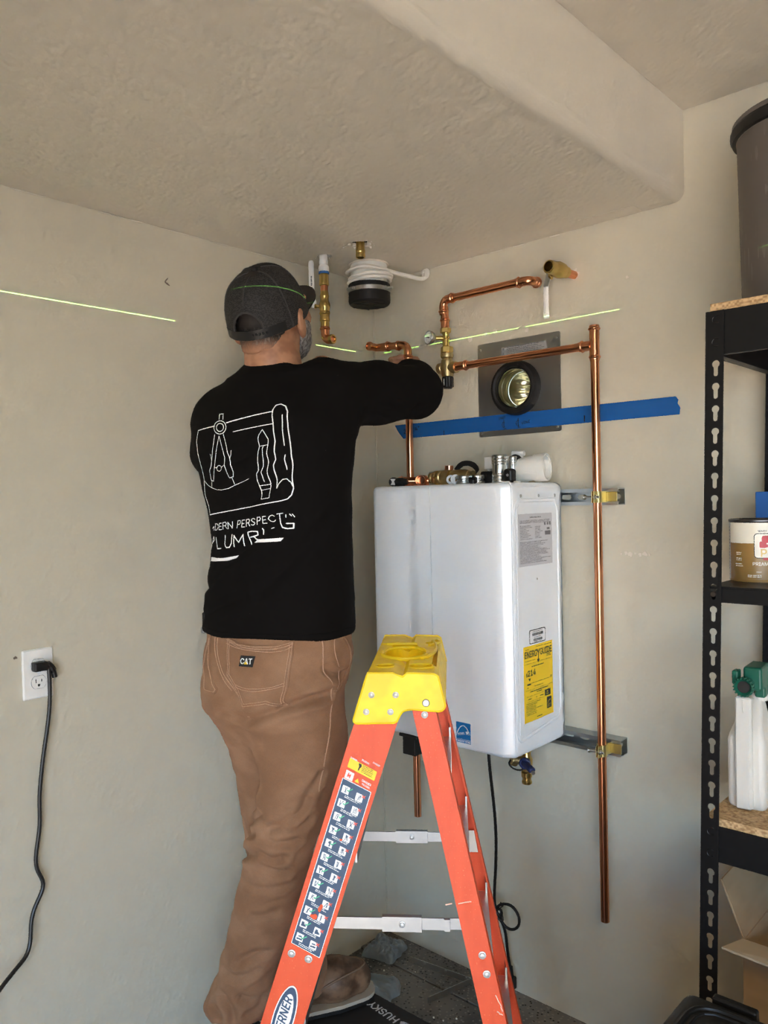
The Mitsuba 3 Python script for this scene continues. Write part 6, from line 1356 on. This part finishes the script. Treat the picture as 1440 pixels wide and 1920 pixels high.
add('lid_rim', lathe([(cr_, ch_ - .004), (cr_ + .0016, ch_ - .002), (cr_ + .0016, ch_ + .0015), (cr_ - .001, ch_ + .0025), (cr_ - .006, ch_ + .0005), (cr_ - .009, ch_ - .004), (cr_ - .011, ch_ - .0005), (0, ch_ - .0008)], (ccx, ccy, SHZ), n=56), 'tin_dark', can, label='dark metal lid')
mat('tin_dark', (.10, .09, .085), .35, 1.0)
def oncan(mesh, a0):
    """Bend a flat print (x across, y up, z out) round the can, its x = 0 at angle a0."""
    v, f = trimesh.remesh.subdivide_to_size(mesh.vertices, mesh.faces, .006, max_iter=8)
    an = a0 + v[:, 0] / cr_; r = cr_ + .0003 + v[:, 2]
    return trimesh.Trimesh(np.column_stack([ccx + r * np.cos(an), ccy + r * np.sin(an), SHZ + v[:, 1]]), f, process=False)
A0_ = -1.24
mat('logo_cream', (.74, .69, .58), .4); mat('logo_red', (.42, .02, .025), .4); mat('gold_print', (.62, .42, .12), .4)
add('logo_ground', oncan(ext(rrect(-.0095, .0480, .0600, .0980, .007), .0003), A0_), 'ink', can, smooth=False)
add('logo_field', oncan(ext(rrect(-.0083, .0492, .0588, .0968, .006), .0003, None, .0003), A0_), 'logo_cream', can, smooth=False)
br_ = unary_union([rrect(.0005, .0690, .013, .0820, .003), rrect(.0045, .0790, .028, .0935, .005), sbox(.012, .0700, .0155, .0760)])
add('logo_brush', oncan(ext(br_, .0003, None, .0006), A0_), 'logo_red', can, smooth=False)
tP = meshkit.text_mesh('PR', .0150, .0003, True); tP.apply_translation([.0010, .0515, .0006])
add('logo_letter', oncan(tP, A0_), 'gold_print', can, smooth=False)
add('logo_strip', oncan(ext(sbox(.007, .0445, .05, .0495), .0003, None, .0007), A0_), 'logo_red', can, smooth=False)
wd_ = [meshkit.text_mesh('PRIAM', .0066, .0003, True)]; wd_[0].apply_translation([-.0130, .0335, 0])
q_ = meshkit.text_mesh('WHIT', .0042, .0003, True); q_.apply_translation([-.002, .1000, 0])
add('lettering', oncan(wd_[0], A0_), 'logo_cream', can, smooth=False)
add('top_lettering', oncan(q_, A0_), 'ink_grey', can, smooth=False)
r6 = np.random.default_rng(31)
sm = unary_union([bars(r6, -.0465, -.0335, [.0580, .0545], .0016, (.7, 1.)), bars(r6, -.0470, -.0335, [.0465, .0430], .0016, (.8, 1.)), bars(r6, -.0490, -.0310, [.0350, .0310], .0016, (.8, 1.)), bars(r6, -.022, .004, [.0130, .0100], .0018, (.9, 1.)), bars(r6, -.006, .004, [.0200], .0012, (.9, 1.))])
add('small_print', oncan(ext(sm, .0003), A0_), 'logo_cream', can, smooth=False)
add('seam_print', oncan(ext(unary_union([sbox(-.0500 - .0015 * (k % 3), .010 + k * .0065, -.0466, .0133 + k * .0065) for k in range(16)]), .0003), A0_ - .48), 'ink_grey', can, smooth=False)
mat('box_blue', (.014, .10, .34), .5)
bxk = thing('blue_carton', 'plain blue carton behind the paint can on the middle shelf', 'carton')
add('body', box((1.262, -.150, SHZ), (1.42, -.04, SHZ + .180), .0015), 'box_blue', bxk, smooth=False)
# spray jug
SJ = .8447
jg = thing('spray_jug', 'white plastic spray jug with a dark green nozzle on the lower shelf', 'jug')
JF = frame((1.291, -.288, SJ), (1, .07, 0), (-.07, 1, 0))
mat('jug_white', (.60, .57, .51), .38)
mat('nozzle_green', (.006, .085, .050), .38)
pts = []
for (w_, d_, z_) in ((.0335, .043, .0), (.0362, .046, .006), (.0362, .046, .134), (.033, .043, .146), (.0150, .0150, .196), (.0150, .0150, .212)):
    pp = affinity.translate(rrect(-w_, -d_, w_, d_, min(w_, d_) * .35), .006 if z_ > .15 else 0, .012 if z_ > .15 else 0); pts.append(np.column_stack([np.array(pp.exterior.coords)[:-1], np.full(len(pp.exterior.coords) - 1, z_)]))
lo_ = Manifold.hull_points(np.vstack(pts[:4])); hi_ = Manifold.hull_points(np.vstack(pts[3:]))
add('body', at(tm(lo_ + hi_), JF), 'jug_white', jg, smooth=32)
add('handle', at(cat(tm(Manifold.hull_points(np.vstack([box((-.0160, -.062, .003), (.0135, -.040, .14), .003).vertices, box((-.0150, -.060, .003), (.0150, -.044, .227), .003).vertices]))), box((-.0006, -.0626, .195), (.0006, -.0595, .222))), JF), 'jug_white', jg, smooth=30, label='flat upright rib in front of the jug')
add('neck', at(lathe([(.015, .208), (.0175, .21), (.0175, .222), (.015, .224)], (.014, .016, 0), n=24), JF), 'jug_white', jg)
nz = add('nozzle', at(cat(lathe([(.0118, .006), (.0162, .0), (.0175, .003), (.0175, .014), (.0150, .017), (.0150, .05), (.0, .052)], (.002, -.066, .2475), (0, 1, 0), 28), rbox((-.006, -.034, .236), (.030, .040, .283), .006), rbox((-.022, -.054, .250), (-.010, -.028, .277), .003), rbox((.010, -.01, .218), (.030, .034, .245), .004)), JF), 'nozzle_green', jg, label='dark green spray nozzle')
tee = [at(lathe([(0, 0), (.0018, 0), (.0018, .012), (0, .012)], (.002 + .0178 * math.cos(k * math.pi / 9), -.0655, .2475 + .0178 * math.sin(k * math.pi / 9)), (0, 1, 0), 8), JF) for k in range(18)]
add('collar_tooth', cat(tee), 'nozzle_green', nz, smooth=False, kind='stuff')
add('mouth', at(lathe([(0, .008), (.0120, .008)], (.002, -.066, .2475), (0, 1, 0), 24), JF), 'dark_hole', nz, smooth=False)
j2 = thing('pale_bottle', 'pale bottle mostly hidden behind the spray jug', 'bottle')
add('body', lathe([(0, 0), (.035, 0), (.038, .006), (.038, .13), (.030, .155), (.014, .17), (.013, .20), (0, .202)], (1.375, -.20, SJ), n=28), 'jug_white', j2)
add('cap', lathe([(0, .195), (.016, .195), (.016, .222), (.012, .226), (0, .226)], (1.375, -.20, SJ), n=24), 'nozzle_green', j2)
# open cardboard box under the lower shelf, standing on the bottom shelf level
def card(p, n, uv):
    return mix((.33, .215, .115), (.40, .27, .155), fbm(p.x * 20, p.y * 20, p.z * 60, 3))
scene['cardboard'] = {'type': 'twosided', 'bsdf': {'type': 'principled', 'base_color': proc(card), 'roughness': .85, 'specular': .2}}
mat('cardboard_edge', (.46, .36, .24), .9)
cb = thing('cardboard_box', 'open cardboard box with raised flaps under the lower shelf', 'box')
add_u('lower_beam', beam(PX + pw - .004, XE - pw + .004, PY + .0018, .19, .225), 'black_steel', u, smooth=False)
add_u('shelf_board', box((PX + .006, PY + .004, .224), (XE - .006, YB - .003, .238), .0008), 'particle_board', u, smooth=False, label='lowest particle-board shelf')
bx0, bx1, by0, by1, bz0, bz1 = 1.262, 1.60, -.268, -.030, .2385, .540
t_ = .004
add('back_wall', box((bx0, by1 - t_, bz0), (bx1, by1, bz1)), 'cardboard', cb, smooth=False)
add('side_wall', box((bx0, by0, bz0), (bx0 + t_, by1, bz1)), 'cardboard', cb, smooth=False)
add('front_wall', box((bx0, by0, bz0), (bx1, by0 + t_, bz1 - .0)), 'cardboard', cb, smooth=False)
add('side_wall', box((bx1 - t_, by0, bz0), (bx1, by1, bz1)), 'cardboard', cb, smooth=False)
add('bottom', box((bx0, by0, bz0), (bx1, by1, bz0 + t_)), 'cardboard', cb, smooth=False)
def flap(q, th=.004):
    q = [V(*a) for a in q]; n_ = nrm(np.cross(q[1] - q[0], q[2] - q[0])); return tm(Manifold.hull_points(np.array([a + s * n_ * th / 2 for a in q for s in (-1, 1)])))
add('flap', flap([(bx0, by0 + .005, bz1), (bx0, by1 - .005, bz1), (bx0 - .046, by1 - .010, bz1 + .115), (bx0 - .046, by0 + .010, bz1 + .110)]), 'cardboard', cb, smooth=False)
add('flap', flap([(bx0, by0, bz1), (bx1, by0, bz1), (bx1 - .01, by0 - .105, bz1 + .012), (bx0 - .006, by0 - .105, bz1 + .026)]), 'cardboard_edge', cb, smooth=False)
add('flap', flap([(bx1, by0 + .005, bz1), (bx1, by1 - .005, bz1), (bx1 + .05, by1 - .01, bz1 + .10), (bx1 + .05, by0 + .01, bz1 + .10)]), 'cardboard', cb, smooth=False)
# dark bin on the top shelf
TB_ = 1.8430
bn = thing('dark_bin', 'large dark grey bin with a rolled rim standing on the top shelf', 'bin')
def bincol(p, n, uv):
    s = smoothstep(.72, .80, noise(p.x * 160, p.y * 160, p.z * 26)) * smoothstep(.5, .7, noise(p.x * 9, p.y * 9, p.z * 9))
    return mix((.105, .090, .078), (.20, .18, .16), s * .35)
scene['bin_grey'] = {'type': 'twosided', 'bsdf': {'type': 'principled', 'base_color': proc(bincol), 'roughness': .45, 'specular': .4}}
add('body', lathe([(0, 0), (.131, 0), (.135, .006), (.142, .365), (.149, .372), (.151, .398), (.147, .402), (.142, .398), (.137, .37), (.127, .02), (0, .02)], (1.390, -.172, TB_), n=64), 'bin_grey', bn)
add('rim', lathe([(.1425, .366), (.151, .368), (.1545, .376), (.1545, .384), (.151, .390), (.1425, .388)], (1.390, -.172, TB_), n=64), 'black_plastic', bn)
# black case on the floor at the lower right
kc_ = thing('tool_case', 'black plastic tool case standing in the lower right corner', 'tool case')
kx0, kx1, ky0, ky1, kz = 1.272, 1.86, -1.02, -.592, .597
add('body', rbox((kx0 + .012, ky0 + .012, 0), (kx1 - .012, ky1 - .012, kz - .055), .02), 'black_plastic', kc_, smooth=30)
lidm = rbox((kx0, ky0, kz - .060), (kx1, ky1, kz), .022)
add('lid', lidm, 'black_plastic', kc_, smooth=30)
ins = rrect(kx0 + .030, ky0 + .028, kx1 - .03, ky1 - .030, .045)
rl2 = lambda pl_, w_, z_: sweep([(*LineString(pl_.exterior.coords).interpolate(t, True).coords[0], z_) for t in np.linspace(0, 1, 90)], w_, 8, cap=False)
add('lid_ridge', cat(rl2(ins, .0055, kz), rl2(ins.buffer(-.014), .0030, kz)), 'black_plastic', kc_)
add('lid_panel', ext(ins.buffer(-.035), .004, None, kz - .001), 'black_plastic', kc_, smooth=False)
for x in (1.318, 1.50, 1.66):
    add('latch', rbox((x, ky1 - .006, kz - .075), (x + .075, ky1 + .012, kz + .004), .005), 'black_plastic', kc_)
# ---------------------------------------------------------------- outlet with cord on the left wall
OF = np.array([[0, 0, 1, 0], [1, 0, 0, -1.172], [0, 1, 0, 1.096], [0, 0, 0, 1.]])      # local x = world y, local y = z, out of the wall = +x
ok_ = thing('wall_outlet', 'white duplex outlet with a cover plate on the left wall', 'outlet')
def duo(y):
    return affinity.translate(Point(0, 0).buffer(.0172).intersection(sbox(-.02, -.0143, .02, .0143)), 0, y)
hs = []
for y in (-.0195, .0195):
    hs += [sbox(-.0080, y - .001, -.0056, y + .0075), sbox(.0052, y + .0002, .0076, y + .0068), affinity.translate(Point(0, -.0072).buffer(.0029).union(sbox(-.0029, -.0072, .0029, -.0045)), 0, y)]
plate = rrect(-.0358, -.0572, .0358, .0572, .003)
pl_ = trimesh.Trimesh()
add('plate', tm(Manifold.hull_points(np.vstack([np.column_stack([np.array(p_.exterior.coords)[:-1], np.full(len(p_.exterior.coords) - 1, z_)]) for p_, z_ in ((plate, 0), (plate, .0035), (plate.buffer(-.0028), .0062))]))).apply_transform(OF), 'white_plastic', ok_, smooth=False)
for y in (-.0195, .0195):
    rk = add('receptacle', ext(duo(y).difference(unary_union(hs)), .0012, OF, .0062), 'white_plastic', ok_, smooth=False)
    add('slot', ext(unary_union([h_ for h_ in hs if duo(y).contains(h_)]), .0004, OF, .0062), 'dark_hole', rk, smooth=False)
    add('outline', ext(duo(y).buffer(.0007).difference(duo(y)), .0004, OF, .0062), 'ink_grey', rk, smooth=False)
add('screw', at(lathe([(0, 0), (.0030, 0), (.0026, .0010), (0, .0013)], n=14), OF @ np.array([[1, 0, 0, 0], [0, 1, 0, 0], [0, 0, 1, .0062], [0, 0, 0, 1.]])), 'sticker_white', ok_)
mat('cord_black', (.014, .014, .014), .38)
kc2 = thing('extension_cord', 'black power cord plugged into the outlet, hanging down the left wall', 'cord')
add('plug', cat(rbox((.0074, -1.190, 1.1045), (.030, -1.158, 1.1255), .004), sweep(spline([(.018, -1.165, 1.116), (.022, -1.152, 1.113), (.023, -1.145, 1.100), (.023, -1.142, 1.085)], 16), [.0085] * 5 + [.0075] * 5 + [.006] * 6, 10)), 'black_plastic', kc2)
cpts = [(0.023, -1.157, 1.124), (0.022, -1.154, 1.061), (0.02, -1.158, 0.994), (0.018, -1.171, 0.914), (0.017, -1.179, 0.856), (0.016, -1.183, 0.808), (0.016, -1.185, 0.747), (0.015, -1.194, 0.688), (0.016, -1.193, 0.651), (0.018, -1.183, 0.623), (0.018, -1.184, 0.601), (0.02, -1.202, 0.57), (0.022, -1.213, 0.538), (0.025, -1.218, 0.499), (0.03, -1.229, 0.475), (0.04, -1.251, 0.464), (0.055, -1.281, 0.454), (0.07, -1.304, 0.448), (0.1, -1.349, 0.431)]
add('cord', sweep(spline(cpts, 160), .0046, 10), 'cord_black', kc2)
# ---------------------------------------------------------------- on the floor
pb = thing('work_platform', 'low black work platform with white lettering under the man\'s boots', 'platform')
bx_, by_ = (.178, .74), (-.772, -.482)
mat('grip_black', (.010, .010, .0105), .55)
def grit(p, n, uv):
    return noise(p.x * 700, p.y * 700, p.z * 700)
bumped('grip_top', (.012, .012, .0125), grit, .0008, rough=.5, eps=.0008)
add('top', box((bx_[0], by_[0], HB - .022), (bx_[1], by_[1], HB), .004), 'grip_top', pb, smooth=False)
for x in (bx_[0] + .03, bx_[1] - .06):
    for y in (by_[0] + .02, by_[1] - .05):
        add('leg', box((x, y, 0), (x + .03, y + .03, HB - .02), .003), 'grip_black', pb, smooth=False)
for y in (by_[0] + .025, by_[1] - .045):
    add('apron', box((bx_[0] + .03, y, HB - .065), (bx_[1] - .03, y + .02, HB - .02), .002), 'grip_black', pb, smooth=False)
mat('platform_print', (.45, .45, .45), .7)
hf_ = frame(V(.520, -.522, HB), (-.97, .09, 0), (-.09, -.97, 0))
add('lettering', cat(text('HUSKY', .021, hf_, .0003, True, squeeze=1.05), ext(Polygon([(-.004, .004), (-.012, .014), (-.024, .020), (-.016, .010), (-.030, .008), (-.018, .002), (-.026, -.004), (-.012, -.001)]), .0003, hf_)), 'platform_print', pb, smooth=False)
# bubble wrap
def wrapmesh(c, sx, sy, h, seed, rot, n=60):
    g = np.linspace(-1, 1, n); X_, Y_ = np.meshgrid(g, g, indexing='ij')
    q = np.stack([X_ * 2.2 + seed, Y_ * 2.2, np.zeros_like(X_) + seed * .7], -1)
    e = meshkit.fbm(q, 4, seed); r2 = np.clip(1 - np.maximum(np.abs(X_), np.abs(Y_)) ** 3, 0, 1)
    rid = 1 - np.abs(2 * meshkit.fbm(q * 2.6, 3, seed + 2) - 1)
    Z_ = h * (r2 ** .6) * (.25 + .9 * e + .25 * (rid - .7)) + .004; Xw = X_ * sx * (1 + .28 * (meshkit.noise(q * 1.3, seed + 5) - .5)); Yw = Y_ * sy * (1 + .3 * (meshkit.noise(q * 1.3, seed + 9) - .5))
    cs, sn = math.cos(rot), math.sin(rot)
    v = np.stack([c[0] + cs * Xw - sn * Yw, c[1] + sn * Xw + cs * Yw, c[2] + Z_], -1).reshape(-1, 3)
    i_, j_ = np.meshgrid(np.arange(n - 1), np.arange(n - 1), indexing='ij'); q4 = np.stack([i_ * n + j_, (i_ + 1) * n + j_, (i_ + 1) * n + j_ + 1, i_ * n + j_ + 1], -1).reshape(-1, 4)
    f = np.vstack([q4[:, [0, 1, 2]], q4[:, [0, 2, 3]]]); up_ = trimesh.Trimesh(v, f, process=False)
    dn_ = v - up_.vertex_normals * .0012
    return trimesh.Trimesh(np.vstack([v, dn_]), np.vstack([f, f[:, ::-1] + len(v)]), process=False)
scene['bubble_film'] = {'type': 'bumpmap', 'arbitrary': proc(lambda p, n, uv: 1 - smoothstep(.0, .5, mikit.voronoi(p.x * 110, p.y * 110)[0]), 1e-3), 'scale': .0045, 'nested': {'type': 'principledthin', 'base_color': {'type': 'rgb', 'value': [.78, .83, .85]}, 'roughness': .12, 'spec_trans': .78, 'eta': 1.5, 'diff_trans': .5}}
w1 = add('bubble_wrap', wrapmesh((.165, -.335, .004),   .130, .085, .058, 3, .5), 'bubble_film', smooth=True, label='crumpled grey bubble wrap bag with a printed square, behind the boot', cat='bubble wrap')
w2 = add('bubble_wrap', wrapmesh((.085, -.105, .004), .055, .055, .055, 6, .2), 'bubble_film', smooth=True, label='small clear bubble wrap scrap in the very corner', cat='bubble wrap')
# bent wire bracket
mat('wire_steel', (.62, .62, .60), .3, 1.0)
wk = thing('mounting_bracket', 'thin bent metal bracket lying on the floor near the right wall', 'bracket')
z_ = .012
pA, pB, pC = V(.180, -.090, z_), V(.395, -.058, z_), V(.355, -.215, z_)
def strip_(p, q, w, t):
    d_ = nrm(q - p); s_ = V(-d_[1], d_[0], 0); return tm(Manifold.hull_points(np.array([a_ + s_ * b_ + UPZ * c_ for a_ in (p, q) for b_ in (-t / 2, t / 2) for c_ in (-w / 2, w / 2)])))
add('long_arm', strip_(pA, pB, .018, .002), 'wire_steel', wk, smooth=False)
add('short_arm', strip_(pB, pC, .018, .002), 'wire_steel', wk, smooth=False)
add('screw', cat(*[lathe([(0, 0), (.005, 0), (.004, .003), (0, .004)], pA + (pB - pA) * t_ + V(.0, -.0018, .004), (.15, -1, 0), 10) for t_ in (.25, .6, .93)]), 'chrome', wk, kind='stuff')
# crumbs
g7 = np.random.default_rng(12)
cr7 = []
for _ in range(60):
    x, y, s_ = g7.uniform(.12, .75), g7.uniform(-.45, -.03), g7.uniform(.0012, .0034)
    cr7.append(trimesh.creation.icosphere(0, s_).apply_translation([x, y, s_ * .6]))
add('grit', cat(cr7), 'torn_paper', smooth=False, kind='stuff', label='pale crumbs scattered on the dark floor by the ladder', cat='debris')
